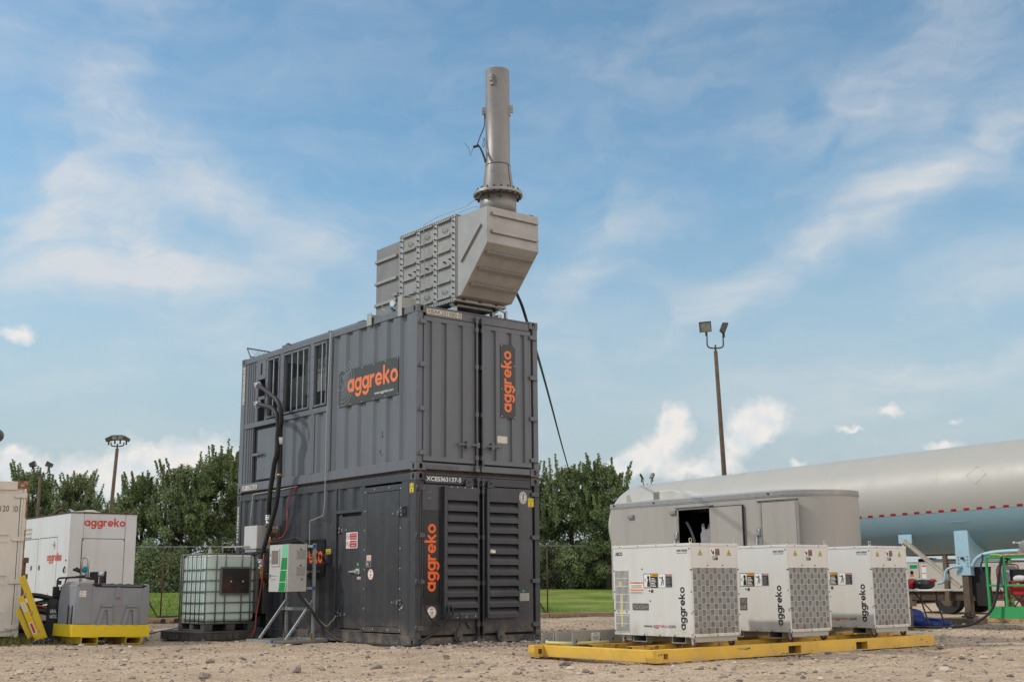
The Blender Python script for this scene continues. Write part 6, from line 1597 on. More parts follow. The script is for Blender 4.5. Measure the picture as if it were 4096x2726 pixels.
for (x, z, w, h) in ((1.18, .112, .055, .006), (1.26, .108, .05, .010), (1.31, .115, .03, .012), (1.12, .116, .03, .004), (-.20, .10, .02, .012), (-.24, .095, .015, .01), (1.95, .03, .04, .008), (2.02, .024, .03, .010), (1.9, .022, .02, .007), (2.52, .04, .012, .012), (4.95, .10, .03, .008), (4.98, .09, .02, .006), (5.08, .06, .02, .012), (3.38, .05, .01, .016), (4.3, .03, .012, .01)):
    mb.flat([(math.cos(2 * math.pi * q / 8) * w * (.7 + .3 * ((q * 5) % 3) / 2), math.sin(2 * math.pi * q / 8) * h * (.6 + .4 * ((q * 7) % 4) / 3)) for q in range(8)], (x, KY0, z), EX, UZ, .0015)
mb.build('paint_scrape', mat('blue_undercoat', (.035, .12, .17), .6, 0, .3, 20), sk)

BW, BL, BH = .855, 1.355, 1.105
def bank_root(label, loc):
    return thing('load_bank', label, 'load bank', loc, 'white load banks on the yellow skid', True)
def make_bank(root):
    # local: front-left bottom corner at (0,0,0), x to the right, y away, z up from the cabinet floor
    mb = MB(); mb.box(.002, BW - .002, .03, BL - .002, .0, 1.075); mb.box(.0, BW, -.0, .03, .0, .034)
    mb.box(0, .030, 0, .03, .034, 1.075); mb.box(.826, BW, 0, .03, .034, 1.075); mb.box(.03, .826, 0, .03, .808, 1.075)
    mb.build('cabinet_body', M['wbank'], root, bevel=.003)
    mb = MB(); mb.box(-.005, BW + .005, -.005, BL + .005, 1.072, 1.106); mb.build('lid', M['wbank'], root, bevel=.004)
    mb = MB(); mb.box(.03, .826, .024, .0295, .034, .808); mb.build('grille_back', mat('dark_interior', (.012, .011, .010), .8) if 'dk' not in M else M['dk'], root)
    # basket-weave grille
    g = MB(); nx, nz = 11, 11; x0, x1, z0, z1 = .030, .826, .034, .808
    cw = (x1 - x0) / nx; chh = (z1 - z0) / nz
    for a in range(nx):
        for b in range(nz):
            xa, za = x0 + a * cw, z0 + b * chh
            g.box(xa, xa + .005, .004, .010, za, za + chh); g.box(xa + .005, xa + cw, .004, .010, za, za + .005)
            for q in range(1, 5):
                if (a + b) % 2: g.box(xa + .006, xa + cw, .004, .010, za + q * chh / 5, za + q * chh / 5 + .0038)
                else: g.box(xa + q * cw / 5, xa + q * cw / 5 + .0038, .004, .010, za + .006, za + chh)
    g.box(x1 - .003, x1, .004, .010, z0, z1); g.build('grille', M['wbank'], root)
    # side grille slots
    s = MB(); s.mat(0).rect(-1.318, -1.08, .305, .797, (.002, 0, 0), RX, UZ, .001); s.rect(-1.314, -1.082, .042, .26, (.002, 0, 0), RX, UZ, .001); s.mat(1)
    for (ya, yb, za, zb_) in ((1.08, 1.318, .305, .797), (1.082, 1.314, .042, .26)):
        n = 11
        for k in range(n + 1):
            y = ya + (yb - ya) * k / n; s.box(-.004, .001, y - .0045, y + .0045, za, zb_)
        k = za
        while k < zb_: s.box(-.0035, .001, ya, yb, k - .004, k + .004); k += .098
    s.build('side_grille', [M['dk'], M['wbank']], root)
    # labels on the left side  (org x=.002)
    L = MB(); O = (.002, 0, 0)
    def r(mi, y1, y0, z0, z1, lf=.002): L.mat(mi); L.rect(-y1, -y0, z0, z1, O, RX, UZ, lf)
    def t(mi, s_, y1, z0, w, h, b=0.0, lf=.0035): L.mat(mi); text(L, s_, (.002, y1, z0), RX, UZ, w, h, lf, b)
    t(0, '2000 SERIES', .228, 1.008, .178, .024, .02, .002); t(0, 'Avtron Load Bank', .222, .984, .168, .016, 0, .002)
    MLS = [M['ink'], M['white'], M['amber'], M['red'], M['label_orange'], M['yel'], M['navy'], M['grey_l']]
    L.build('series_marking', MLS, root); L = MB()
    r(0, .805, .560, .577, .752); r(1, .797, .688, .585, .744, .003); r(0, .680, .568, .583, .712, .003) ; r(2, .683, .566, .716, .746, .003); t(0, 'CAUTION', .66, .724, .085, .014, .02, .0045)
    for k in range(6): r(1, .676, .676 - .09 + .012 * (k % 3), .592 + k * .019, .600 + k * .019, .0045)
    L.mat(0); L.disc(-.722, .702, .020, O, RX, UZ, .0045, 14, 1.25); L.flat(((-.745, .592), (-.695, .592), (-.695, .64), (-.705, .675), (-.722, .685), (-.735, .66), (-.742, .64)), O, RX, UZ, .0045)
    for k in range(3): L.flat(((-.787, .650 + k * .016), (-.760, .650 + k * .016), (-.760, .655 + k * .016), (-.787, .655 + k * .016)), O, RX, UZ, .0045)
    L.build('caution_label', MLS, root); L = MB()
    r(1, .545, .312, .580, .746); r(7, .545, .430, .580, .746, .003); r(1, .541, .434, .584, .742, .0036); r(3, .425, .318, .722, .742, .003); t(1, 'DANGER', .405, .727, .075, .011, .01, .0045); r(0, .425, .318, .584, .718, .003)
    for k in range(7): r(7, .42, .335 + .01 * (k % 3), .592 + k * .017, .597 + k * .017, .0045)
    L.mat(0); L.disc(-.478, .705, .012, O, RX, UZ, .0045, 12)
    for a, b in (((-.478, .695), (-.485, .655)), ((-.485, .655), (-.505, .605)), ((-.485, .655), (-.462, .64)), ((-.462, .64), (-.47, .61)), ((-.48, .69), (-.515, .70)), ((-.48, .685), (-.452, .655)), ((-.53, .705), (-.515, .70))):
        d = Vector((b[0] - a[0], b[1] - a[1])).normalized() * .006; L.flat(((a[0] - d.y, a[1] + d.x), (b[0] - d.y, b[1] + d.x), (b[0] + d.y, b[1] - d.x), (a[0] + d.y, a[1] - d.x)), O, RX, UZ, .0045)
    L.build('danger_label', MLS, root); L = MB()
    r(1, .730, .640, .518, .566); r(0, .684, .643, .521, .563, .003); r(4, .684, .643, .550, .563, .0036); L.mat(0); L.disc(-.708, .542, .014, O, RX, UZ, .003, 12)
    L.build('small_label', MLS, root); L = MB()
    L.mat(0); wordmark(L, (.002, .083, .083), (0, 0, 1), (0, 1, 0), .505, .138, .002)
    L.build('wordmark', M['ink'], root)
    # front labels
    L = MB(); O = (0, -.0, 0)
    for x in (.172, .690):
        L.mat(0); L.flat(((x - .041, .962), (x + .041, .962), (x, 1.035)), O, EX, UZ, .002); L.mat(1); L.flat(((x - .033, .967), (x + .033, .967), (x, 1.026)), O, EX, UZ, .003); L.mat(0)
        for q in (-.012, 0, .012): L.rect(x + q - .003, x + q + .003, .982, 1.0, O, EX, UZ, .004)
        L.rect(x - .016, x + .016, .973, .978, O, EX, UZ, .004)
    L.build('hot_surface_signs', [M['ink'], M['yel']], root); L = MB()
    L.mat(2); L.rect(.345, .520, .961, 1.045, O, EX, UZ, .002); L.mat(0); L.rect(.437, .517, .964, 1.020, O, EX, UZ, .003); L.mat(3); L.rect(.437, .517, 1.022, 1.042, O, EX, UZ, .003); L.mat(0); L.disc(.405, .995, .013, O, EX, UZ, .003, 12, 2); L.flat(((.36, 1.025), (.375, 1.03), (.395, .985), (.388, .98)), O, EX, UZ, .003)
    L.mat(0); L.rect(.392, .482, .907, .953, O, EX, UZ, .002); L.mat(2); L.rect(.397, .432, .911, .949, O, EX, UZ, .003); L.mat(1); L.rect(.438, .477, .938, .948, O, EX, UZ, .003); L.mat(0); L.disc(.414, .933, .009, O, EX, UZ, .004, 10); L.rect(.405, .424, .913, .926, O, EX, UZ, .004)
    L.mat(4)
    for k in range(5): L.rect(.442, .51 - .01 * (k % 2), .97 + k * .01, .974 + k * .01, O, EX, UZ, .004)
    L.build('front_labels', [M['ink'], M['yel'], M['white'], M['red'], M['grey_l']], root)
    S = MB()
    rivets(S, [(-BL * q, 1.088) for q in (.18, .42, .66, .9)] + [(-.006, .03), (-.006, .28), (-.006, .53), (-.006, .79), (-.02, 1.04), (-1.335, .79), (-1.335, .53), (-1.335, .3), (-1.335, .05), (-.83, .81), (-.70, .42), (-.3, .012), (-.55, .012), (-.82, .012), (-1.27, .285), (-1.12, .285)], (0, 0, 0), RX, UZ, .009, .008)
    rivets(S, [(.16, 1.088), (.66, 1.088), (.012, .79), (.012, .3), (.842, .79), (.842, .5), (.842, .25), (.03, .012), (.43, .016), (.83, .015), (.295, .842), (.565, .842)], (0, -.0, 0), EX, UZ, .009, .008)
    S.build('screws', M['bolt'], root)
    for (x, y) in ((.03, 1.32), (.03, .02), (.825, .02), (.825, 1.32)):
        mb = MB(); mb.cyl((x, y, 1.106), (x, y, 1.118), .018, n=10); mb.cyl((x, y, 1.118), (x, y, 1.125), .009, n=8)
        c = Vector((x, y, 1.142)); mb.tube([c + V(.0, .0, 0) + V(math.cos(a) * .016 * .9, math.cos(a) * -.008, math.sin(a) * .024) for a in [2 * math.pi * k / 10 for k in range(11)]], .0055, 6, False)
        mb.build('eye_bolt', mat('zinc_eye', (.52, .45, .34), .45, .4) if 'zinc' not in M else M['zinc'], root)
    mb = MB()                                          # channel base with fork openings
    for y0, y1 in ((.19, .395), (.85, 1.068)):
        mb = MB(); mb.box(.06, .80, y0 - .012, y0, -.078, 0); mb.box(.06, .80, y1, y1 + .012, -.078, 0); mb.box(.06, .80, y0, y1, -.078, -.068)
        mb.mat(1).box(.30, .31, y0, y1, -.068, 0); mb.build('fork_channel', [M['alu'], M['dk']], root)
    boxes('base_channel', M['alu'], root, ((.055, .80, .02, .03, -.06, 0), (.055, .80, 1.10, 1.2, -.06, 0)))
    for (x, y) in ((.075, .06), (.745, .06), (.075, 1.25), (.745, 1.25)):
        mb = MB(); mb.box(x - .035, x + .035, y - .035, y + .035, -.012, 0); mb.prism(((-.028, 0), (.028, 0), (.012, -.09), (-.012, -.09)), (x - .022, y + .0, 0), (0, -1, 0), UZ, .004); mb.prism(((-.028, 0), (.028, 0), (.012, -.09), (-.012, -.09)), (x + .018, y, 0), (0, -1, 0), UZ, .004); mb.cyl((x - .03, y, -.073), (x + .03, y, -.073), .008, n=8)
        cs = mb.build('caster', M['chrome'], root)
        mb = MB(); mb.cyl((x - .014, y, -.073), (x + .014, y, -.073), .045, n=18); mb.mat(1).cyl((x - .016, y, -.073), (x + .016, y, -.073), .022, n=12); mb.build('wheel', [M['maroon'], M['chrome']], cs)
M['amber'] = mat('amber', (.80, .36, .01), .5); M['label_orange'] = mat('label_orange', (.55, .19, .03), .5)
M['dk'] = mat('dark_interior', (.012, .011, .010), .8, 0, .2, 5, 0, 40, ((.075, .045, .02), .7, 4.0))
M['zinc'] = mat('zinc_eye', (.52, .45, .34), .45, .4)
def plate_number(root, s, y1, y0, z0, z1):
    mb = MB(); mb.box(-.002, .002, y0, y1, z0, z1); mb.mat(1)
    lines = s.split('|'); n = len(lines); h = (z1 - z0)
    for k, q in enumerate(lines): text(mb, q, (-.002, y1 - .014, z0 + h * (n - 1 - k) / n + h * .18 / n), RX, UZ, (y1 - y0 - .028) * min(1, len(q) / 7 if n == 1 else 1), h / n * .64, .0015)
    mb.build('asset_plate', [mat('asset_grey', (.10, .095, .085), .5) if 'ag' not in M else M['ag'], M['alu']], root)
M['ag'] = mat('asset_grey', (.10, .095, .085), .5)
B1 = (.496, -5.135, .262); B2 = (2.270, -5.160, .268); B3 = (4.000, -5.204, .273)
b1 = bank_root('leftmost white load bank, its left side fully in view with the grey plate XDXS064', B1)
make_bank(b1)
b2 = dup(b1, B2, 'middle white load bank between the other two, with a blank lower left side')
b3 = dup(b1, B3, 'rightmost white load bank, in front of the tank trailer, with partly hidden web address')
def bank_web(root):
    L = MB(); O = (.002, 0, 0)
    text(L, 'www.', (.002, .822, .100), RX, UZ, .155, .028, .002, .008); L.mat(1); text(L, 'aggreko', (.002, .660, .088), RX, UZ, .235, .058, .002, .005); L.mat(0); text(L, '.com', (.002, .418, .100), RX, UZ, .133, .034, .002, .008)
    L.build('web_address', [M['ink'], M['red']], root)
bank_web(b1); bank_web(b3)
plate_number(b1, 'XDXS064', 1.013, .732, .308, .390); plate_number(b2, 'XDXS|0068', .90, .70, .27, .43)
mb = MB(); text(mb, 'ASCO', (.002, 1.306, .979), RX, UZ, .128, .047, .002, .04); mb.mat(1)
for z0, z1 in ((.570, .652), (.506, .562)): mb.mat(1).rect(-1.053, -.814, z0, z1, (.002, 0, 0), RX, UZ, .002); mb.mat(2).rect(-1.050, -.817, z1 - .022, z1 - .003, (.002, 0, 0), RX, UZ, .003); mb.mat(0)
for k in range(3): mb.rect(-1.03, -.84, .578 + k * .014, .583 + k * .014, (.002, 0, 0), RX, UZ, .003)
for k in range(2): mb.rect(-1.045, -.83, .512 + k * .012, .517 + k * .012, (.002, 0, 0), RX, UZ, .003)
mb.mat(0); text(mb, 'WARNING', (.002, .99, .634), RX, UZ, .11, .012, .0045)
mb.mat(3); mb.rect(-1.23, -1.19, .10, .50, (.002, 0, 0), RX, UZ, .0016); mb.rect(-1.26, -1.20, .60, .66, (.002, 0, 0), RX, UZ, .0016)
mb.build('maker_labels', [M['ink'], M['white'], M['orange'], M['yel']], b1)
for s in range(1): mb = MB(); mb.rect(-1.05, -.815, .57, .652, (.002, 0, 0), RX, UZ, .002); mb.build('blank_label', M['white'], b2)
# alloy ramp trays and bits lying on the left end of the skid
def tray(name, label, p, q, w, h, extra):
    p = Vector(p); q = Vector(q); d = (q - p).normalized(); s_ = V(-d.y, d.x, 0); L_ = (q - p).length
    mb = MB(); c = (p + q) / 2
    mb.obox(c + V(0, 0, h / 2), d * L_ / 2, s_ * .005, V(0, 0, h / 2)); mb.obox(c + s_ * w + V(0, 0, h / 2), d * L_ / 2, s_ * .005, V(0, 0, h / 2)); mb.obox(c + s_ * w / 2 + V(0, 0, .006), d * L_ / 2, s_ * w / 2, V(0, 0, .004))
    if extra:
        mb.mat(1); n = -s_; c2 = p + d * .5 + n * .006 + V(0, 0, h * .55); mb.obox(c2 + V(0, 0, .0), d * .09, n * .0008, V(0, 0, .055)); mb.mat(2)
        text(mb, 'WARNING', c2 - d * .05 + V(0, 0, .03), d, UZ, .10, .015, .003)
        for k in range(4): mb.obox(c2 + V(0, 0, .012 - k * .015), d * .07, n * .0012, V(0, 0, .003))
        for a in (.08, .36, .6, .9): mb.obox(p + d * a + n * .006 + V(0, 0, .045), d * .012, n * .001, V(0, 0, .016))
    o = mb.solo(name, [M['alu'], M['white'], M['bolt']], p); tag(o, label, 'ramp tray'); return o
tray('ramp_tray', 'dull alloy ramp tray with a white warning label, left of the first load bank', (-.19, -3.743, .152), (1.40, -3.38, .152), .25, .150, True)
tray('ramp_tray', 'plain dull alloy ramp tray standing behind the labelled one, by the container foot', (-.188, -3.15, .152), (1.40, -2.90, .152), -.20, .130, False)
pipe('yellow_bar', 'pale yellow round bar lying against the alloy ramp tray', [(.03, -2.95, .175), (-.30, -3.42, .175), (-.15, -3.70, .172), (.4, -3.76, .172)], .022, mat('pale_yellow', (.62, .52, .22), .5), False, 10, 'bar')
mb = MB(); mb.box(.72, .92, -4.02, -3.90, .150, .165); mb.beam((.74, -3.98, .165), (.95, -3.92, .24), .08, .012); mb.mat(1).cyl((.93, -3.99, .20), (.93, -3.95, .20), .05, n=16); mb.mat(0).beam((.60, -4.0, .17), (.76, -3.96, .205), .05, .01)
tag(mb.solo('caster_bracket', [M['galv'], M['maroon']], (.8, -3.96, .15)), 'loose galvanised bracket with a small red wheel lying by the first load bank', 'caster')

# ================================================================== box trailer
TX, TW_, TYB, TYN = 9.0, 2.0, 5.28, .42
tr = thing('box_trailer', 'pale grey round-nosed box trailer with its side door open, behind the load banks', 'trailer', (10.0, 2.6, 0))
def outline(x0, x1, yb, yn, b, n=64):
    P = [(x1, yb), (x0, yb), (x0, yn)]; cx = (x0 + x1) / 2; a = (x1 - x0) / 2
    for k in range(1, n): t = math.pi * k / n; P.append((cx - a * math.cos(t), yn - b * math.sin(t)))
    P.append((x1, yn)); return P
def trz(y): return 2.655 + .006 * (5.2 - y)
PO = outline(TX, TX + TW_, TYB, TYN, 1.0)
DH = (2.22, 3.12)                     # open doorway in y
mb = MB(); Z_0, Z_1 = .55, 2.58
pts = PO
def wall(mb, a, b, z0, z1): mb.quad((a[0], a[1], z0), (b[0], b[1], z0), (b[0], b[1], z1), (a[0], a[1], z1)); mb.sm[-1] = a[1] < TYN + .01 and b[1] < TYN + .01
for a, b in zip(PO, PO[1:] + PO[:1]):
    if abs(a[0] - TX) < 1e-6 and abs(b[0] - TX) < 1e-6:
        wall(mb, a, (TX, DH[1]), Z_0, Z_1); wall(mb, (TX, DH[0]), b, Z_0, Z_1); wall(mb, (TX, DH[1]), (TX, DH[0]), 2.44, Z_1); wall(mb, (TX, DH[1]), (TX, DH[0]), Z_0, .62)
    else: wall(mb, a, b, Z_0, Z_1)
body = mb.build('body', M['trailer'], tr)
mb = MB()
for a, b in zip(PO, PO[1:] + PO[:1]):
    n_ = Vector((-(b[1] - a[1]), b[0] - a[0], 0)).normalized() * -.012
    A, B = Vector((*a, 0)), Vector((*b, 0)); o = n_
    mb.quad(A + o + V(0, 0, 2.575), B + o + V(0, 0, 2.575), B + o + V(0, 0, 2.685), A + o + V(0, 0, 2.685)); mb.quad(A + o + V(0, 0, 2.575), A + V(0, 0, 2.575), B + V(0, 0, 2.575), B + o + V(0, 0, 2.575))
    mb.quad(A + o * 1.6 + V(0, 0, 2.60), B + o * 1.6 + V(0, 0, 2.60), B + o * 1.6 + V(0, 0, 2.615), A + o * 1.6 + V(0, 0, 2.615))
for k in range(22): mb.cyl((TX - .012, 5.1 - k * .22, 2.65), (TX - .018, 5.1 - k * .22, 2.65), .008, n=6)
mb.build('roof_trim', M['trim'], tr)
mb = MB()
for z, sc in ((2.685, 1.0),): pass
cx, cy = 10.0, 2.4
top = [Vector((*p, 2.685)) for p in PO]; inn = [Vector((cx + (p[0] - cx) * .55, cy + (p[1] - cy) * .7, 2.76)) for p in PO]
i = mb.pts(top); j = mb.pts(inn); n = len(PO)
for k in range(n): mb.face((i + k, i + (k + 1) % n, j + (k + 1) % n, j + k), True)
mb.face([j + k for k in range(n)], True); mb.build('roof', M['trailer'], tr)
mb = MB(); mb.box(TX + .02, TX + TW_ - .02, -.4, TYB - .02, .50, .55); mb.build('floor', M['brown'], tr)
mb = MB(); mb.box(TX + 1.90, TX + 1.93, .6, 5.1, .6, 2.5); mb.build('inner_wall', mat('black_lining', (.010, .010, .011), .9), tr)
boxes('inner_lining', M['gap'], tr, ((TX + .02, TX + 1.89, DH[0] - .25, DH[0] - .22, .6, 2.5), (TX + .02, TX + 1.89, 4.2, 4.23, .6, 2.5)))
def vq(mb, ya, yb, za, zb, x0=-.02, x1=0.0): mb.box(TX + x0, TX + x1, yb, ya, za, zb)
mb = MB(); vq(mb, DH[1] + .045, DH[1], .6, 2.46); vq(mb, DH[0], DH[0] - .03, .6, 2.46); vq(mb, DH[1] + .045, DH[0] - .03, 2.44, 2.48); vq(mb, DH[1] + .10, DH[0] - .1, 2.485, 2.51, -.05); df = mb.build('door_frame', M['trim'], tr, bevel=.004)
mb = MB(); mb.box(TX - .055, TX - .022, 1.29, 2.17, .64, 2.455); od = mb.build('open_door', M['trailer'], tr, bevel=.006)
mb = MB(); mb.box(TX - .060, TX - .018, 1.275, 1.292, .63, 2.465); mb.box(TX - .0585, TX - .018, 1.292, 2.17, 2.455, 2.468); mb.build('door_edge', M['bolt'], od)
mb = MB(); mb.box(TX - .03, TX - .002, -.06, .80, .64, 2.47); cd = mb.build('closed_door', M['trailer'], tr, bevel=.006)
mb = MB(); vq(mb, .86, .81, .6, 2.50); vq(mb, -.07, -.11, .6, 2.50) if False else vq(mb, .0, -.0, 0, 0) if False else None
mb.box(TX - .03, TX, .81, .86, .6, 2.50); mb.box(TX - .03, TX + .012, -.11, -.066, .6, 2.50); mb.box(TX - .03, TX + .01, -.11, .86, 2.475, 2.50); mb.box(TX - .055, TX, -.16, .93, 2.505, 2.53); mb.build('door_frame', M['trim'], tr, bevel=.004)
for y in (3.24, .955):
    mb = MB(); mb.cyl((TX - .03, y, 1.0), (TX - .03, y, 1.95), .012, n=8); mb.cyl((TX - .05, y - .09, 1.80), (TX - .05, y - .09, 1.98), .013, n=8); mb.box(TX - .05, TX, y - .11, y + .02, 1.83, 1.88); mb.box(TX - .045, TX, y - .10, y - .03, 1.86, 1.97); mb.build('latch', M['galv'], tr)
for (y, z) in ((4.60, 2.37), (3.28, 2.40)):
    mb = MB(); mb.box(TX - .05, TX, y - .09, y + .09, z - .035, z + .045); mb.mat(1).box(TX - .054, TX - .05, y - .07, y + .08, z - .025, z + .03); mb.build('side_lamp', [M['trim'], M['grey_l']], tr, bevel=.008)
for (y, x) in ((5.15, 0), (3.86, 0), (.62, 0)):
    mb = MB(); mb.cyl((TX - .012, y, 2.645), (TX - .035, y, 2.645), .019, n=12); mb.build('marker_lamp', M['bolt'], tr)
ac = MB()                                              # roof air conditioner
P = [(0, 0), (1.05, 0), (1.05, .10), (.85, .20), (.60, .265), (.24, .265), (.18, .24), (0, .25)]
ac.prism(P, (TX + .42, 4.30, 2.68), RX, UZ, -.75); au = ac.build('roof_unit', mat('cream_plastic', (.60, .575, .52), .4), tr, bevel=.02)
ac = MB()
ac.box(TX + .417, TX + .421, 4.12, 4.295, 2.70, 2.92) if False else None
for k in range(9): ac.box(TX + .412, TX + .42, 4.10, 4.29, 2.70 + k * .026, 2.712 + k * .026)
for k in range(9): ac.box(TX + .45, TX + 1.12, 4.30, 4.308, 2.70 + k * .026, 2.712 + k * .026)
ac.build('vent_slots', M['frp'], au)
mb = MB(); mb.prism(((0, 0), (.20, 0), (.09, .20), (.05, .22), (.0, .19)), (TX + .30, 5.05, 2.69), RX, UZ, -.02); mb.box(TX + .25, TX + .36, 4.95, 5.1, 2.685, 2.695); mb.build('roof_lug', M['trailer'], tr)
for y in (3.2, 2.35):
    for x in (TX + .12, TX + TW_ - .12):
        mb = MB(); mb.cyl((x - .1, y, .36), (x + .1, y, .36), .36, n=24); mb.mat(1).cyl((x - .105, y, .36), (x + .105, y, .36), .19, n=16); mb.build('wheel', [M['rubber'], M['galv']], tr)
mb = MB(); mb.beam((TX + .7, -.6, .48), (TX + 1.0, -1.9, .48), .1, .1); mb.beam((TX + 1.3, -.6, .48), (TX + 1.0, -1.9, .48), .1, .1); mb.cyl((TX + 1, -1.8, .0), (TX + 1, -1.8, .6), .04); mb.build('drawbar', M['brown'], tr)
vs = thing('work_vest', 'pale work vest hanging inside the open doorway of the box trailer', 'vest', (9.5, 2.7, 2.0))
mb = MB(); mb.prism(((0, 0), (.30, .02), (.31, .28), (.27, .36), (.25, .47), (.19, .48), (.16, .36), (.11, .36), (.08, .50), (.02, .47), (.03, .34), (-.01, .26)), (9.35, 2.80, 1.66), (0.25, -.97, 0), UZ, .035); mb.build('cloth', mat('pale_lilac_cloth', (.44, .42, .46), .9, 0, .15, 20, .3, 25), vs, bevel=.01)
mb = MB(); mb.tube([(9.45, 2.66, 2.10), (9.45, 2.60, 2.17), (9.45, 2.64, 2.2)], .006, 5); mb.build('hook', M['galv'], vs)
pipe('air_hose', 'pale corrugated hose hanging inside the open doorway of the box trailer', [(9.25, 3.14, 2.2), (9.25, 3.02, 2.02), (9.27, 2.95, 1.82), (9.27, 2.94, 1.72)], .028, M['grey_l'], True, 10, 'hose')
# ================================================================== road tanker
TKX, TKH, TKR = 14.2, 2.61, 1.157
tkr = thing('tank_trailer', 'long cream road tank trailer with pale blue belly and red and white reflective band', 'tank trailer', (TKX, 1.5, 0))
SL = math.tan(R(1.05))
def tp(phi, y, r=TKR):
    """point on the barrel: phi 0 = near side (-x), 90 = top"""
    return V(TKX - r * math.cos(R(phi)), y, TKH + (2.0 - y) * SL + r * math.sin(R(phi)))
YS = [-5.6 + k * .6 for k in range(27)]; YS = [y for y in YS if y < 9.35] + [9.35]
DOME = [(9.35 + .95 * math.sin(R(a)), math.cos(R(a))) for a in (12, 24, 36, 48, 58, 68, 76, 83, 90)]
DOMF = [(-5.6 - .95 * math.sin(R(a)), math.cos(R(a))) for a in (90, 83, 76, 68, 58, 48, 36, 24, 12)]
rows = [(y, max(.001, k)) for y, k in DOMF] + [(y, 1.0) for y in YS] + [(y, max(.001, k)) for y, k in DOME]
PH = [-16.2 + k * (212.4 / 40) for k in range(41)]           # cream part over the top
PB = [196.2 + k * (147.6 / 28) for k in range(29)]           # blue belly
for nm, ph, mm in (('tank_shell', PH, 'tankw'), ('tank_belly', PB, 'tankb')):
    mb = MB(); prev = None
    for y, k in rows:
        c = V(TKX, y, TKH + (2.0 - y) * SL); i = mb.pts([c + (tp(a, y) - c) * k for a in ph])
        if prev is not None:
            for q in range(len(ph) - 1): mb.face((prev + q, i + q, i + q + 1, prev + q + 1), True)
        prev = i
    mb.build(nm, M[mm], tkr)
def band(mb, a0, a1, y0, y1, r, n=1):
    for q in range(n):
        b0 = a0 + (a1 - a0) * q / n; b1_ = a0 + (a1 - a0) * (q + 1) / n
        mb.quad(tp(b0, y1, r), tp(b0, y0, r), tp(b1_, y0, r), tp(b1_, y1, r))
mb = MB(); y = -5.5; k = 0
while y < 8.6:
    mb.mat(k % 2); band(mb, -16.4, -13.9, y, y + (.128 if k % 2 == 0 else .165), TKR + .004); y += .13 if k % 2 == 0 else .167; k += 1
mb.build('reflective_band', [M['tape_r'], M['tape_w']], tkr)
mb = MB()
for y in (8.7, 7.4, 5.35, 2.4, -.6, -3.4): band(mb, -16, 196, y - .006, y + .006, TKR + .003, 36)
mb.build('weld_seam', mat('cream_seam', (.50, .475, .43), .5), tkr)
mb = MB()
for y0, y1, a in ((.116, .634, -36), (-1.241, -.737, -27.5)):
    band(mb, a, a + .8, y0, y1, TKR + .014)
mb.build('pad_edge', M['pblue'], tkr)
mb = MB()                                              # diamond placard outline
for a, b in (((1, 0), (0, 1)), ((0, 1), (-1, 0)), ((-1, 0), (0, -1)), ((0, -1), (1, 0))):
    p = tp(20 + a[1] * 10, -1.55 + a[0] * .22, TKR + .004); q = tp(20 + b[1] * 10, -1.55 + b[0] * .22, TKR + .004); mb.beam(p, q, .004, .004)
mb.build('placard_frame', M['tankw'], tkr)
# landing gear
mb = MB(); mb.box(13.30, 13.42, -1.13, -.80, 1.0, 2.02); lg = mb.build('leg_box', M['pblue'], tkr, bevel=.008)
mb = MB(); mb.prism(((.12, 0), (.16, 0), (.62, .42), (.66, .62), (.12, 1.02)), (13.30, -1.12, 1.0), EX, UZ, -.02); mb.prism(((.12, 0), (.16, 0), (.62, .42), (.66, .62), (.12, 1.02)), (13.30, -.81, 1.0), EX, UZ, -.02); mb.box(13.42, 15.0, -1.05, -.88, 1.32, 1.48); mb.build('gusset', M['pblue'], tkr)
mb = MB()
for y in (-.86, -1.07):
    for k in range(4): mb.cyl((13.30, y, 1.20 + k * .065), (13.285, y, 1.20 + k * .065), .018, n=8)
mb.mat(1).cyl((13.30, -.97, 1.36), (13.25, -.97, 1.36), .03, n=10); mb.build('bolts', [M['conduit'], M['bolt']], lg)
for x in (13.40, 15.0):
    mb = MB(); mb.box(x - .075, x + .075, -1.05, -.90, .18, 1.35); mb.box(x - .05, x + .05, -1.03, -.92, .10, .25); mb.cyl((x, -.97, .135), (x, -.97, .17), .17, n=16); mb.prism(((-.16, 0), (.16, 0), (.07, .12), (-.07, .12)), (x, -1.02, .17), EX, UZ, -.1); mb.build('landing_leg', M['brown'], tkr, bevel=.006)
mb = MB(); mb.box(13.385, 13.44, -1.03, -.92, .93, 1.0); mb.build('leg_collar', M['blue'], tkr)
mb = MB(); mb.tube(bend([(13.30, -.93, 1.175), (13.20, -.82, 1.19), (13.20, -.62, 1.13), (13.20, -.56, .87), (13.20, -.40, .835)], .07), .028, 8, False); mb.build('crank_handle', M['pblue'], tkr)
a, b = V(13.24, .37, 1.77), V(13.33, -.86, .76); d = (b - a).normalized()
mb = MB(); mb.beam(a, b, .05, .095, (1, 0, 0)); mb.obox((a + b) / 2 + V(-.03, 0, 0) + d.cross(V(1, 0, 0)) * .044, (.012, 0, 0), d * (b - a).length / 2, d.cross(V(1, 0, 0)) * .006); mb.obox((a + b) / 2 + V(-.03, 0, 0) - d.cross(V(1, 0, 0)) * .044, (.012, 0, 0), d * (b - a).length / 2, d.cross(V(1, 0, 0)) * .006); mb.cyl((13.2, .36, 1.78), (13.26, .36, 1.78), .025, n=8); mb.build('brace', mat('cream_brace', (.55, .49, .40), .5, 0, .1, 6), tkr)
mb = MB(); mb.box(13.245, 13.262, .19, .53, 1.70, 1.90); mb.box(13.262, 13.6, .30, .42, 1.75, 1.86); mb.build('brace_pad', M['pblue'], tkr, bevel=.01)
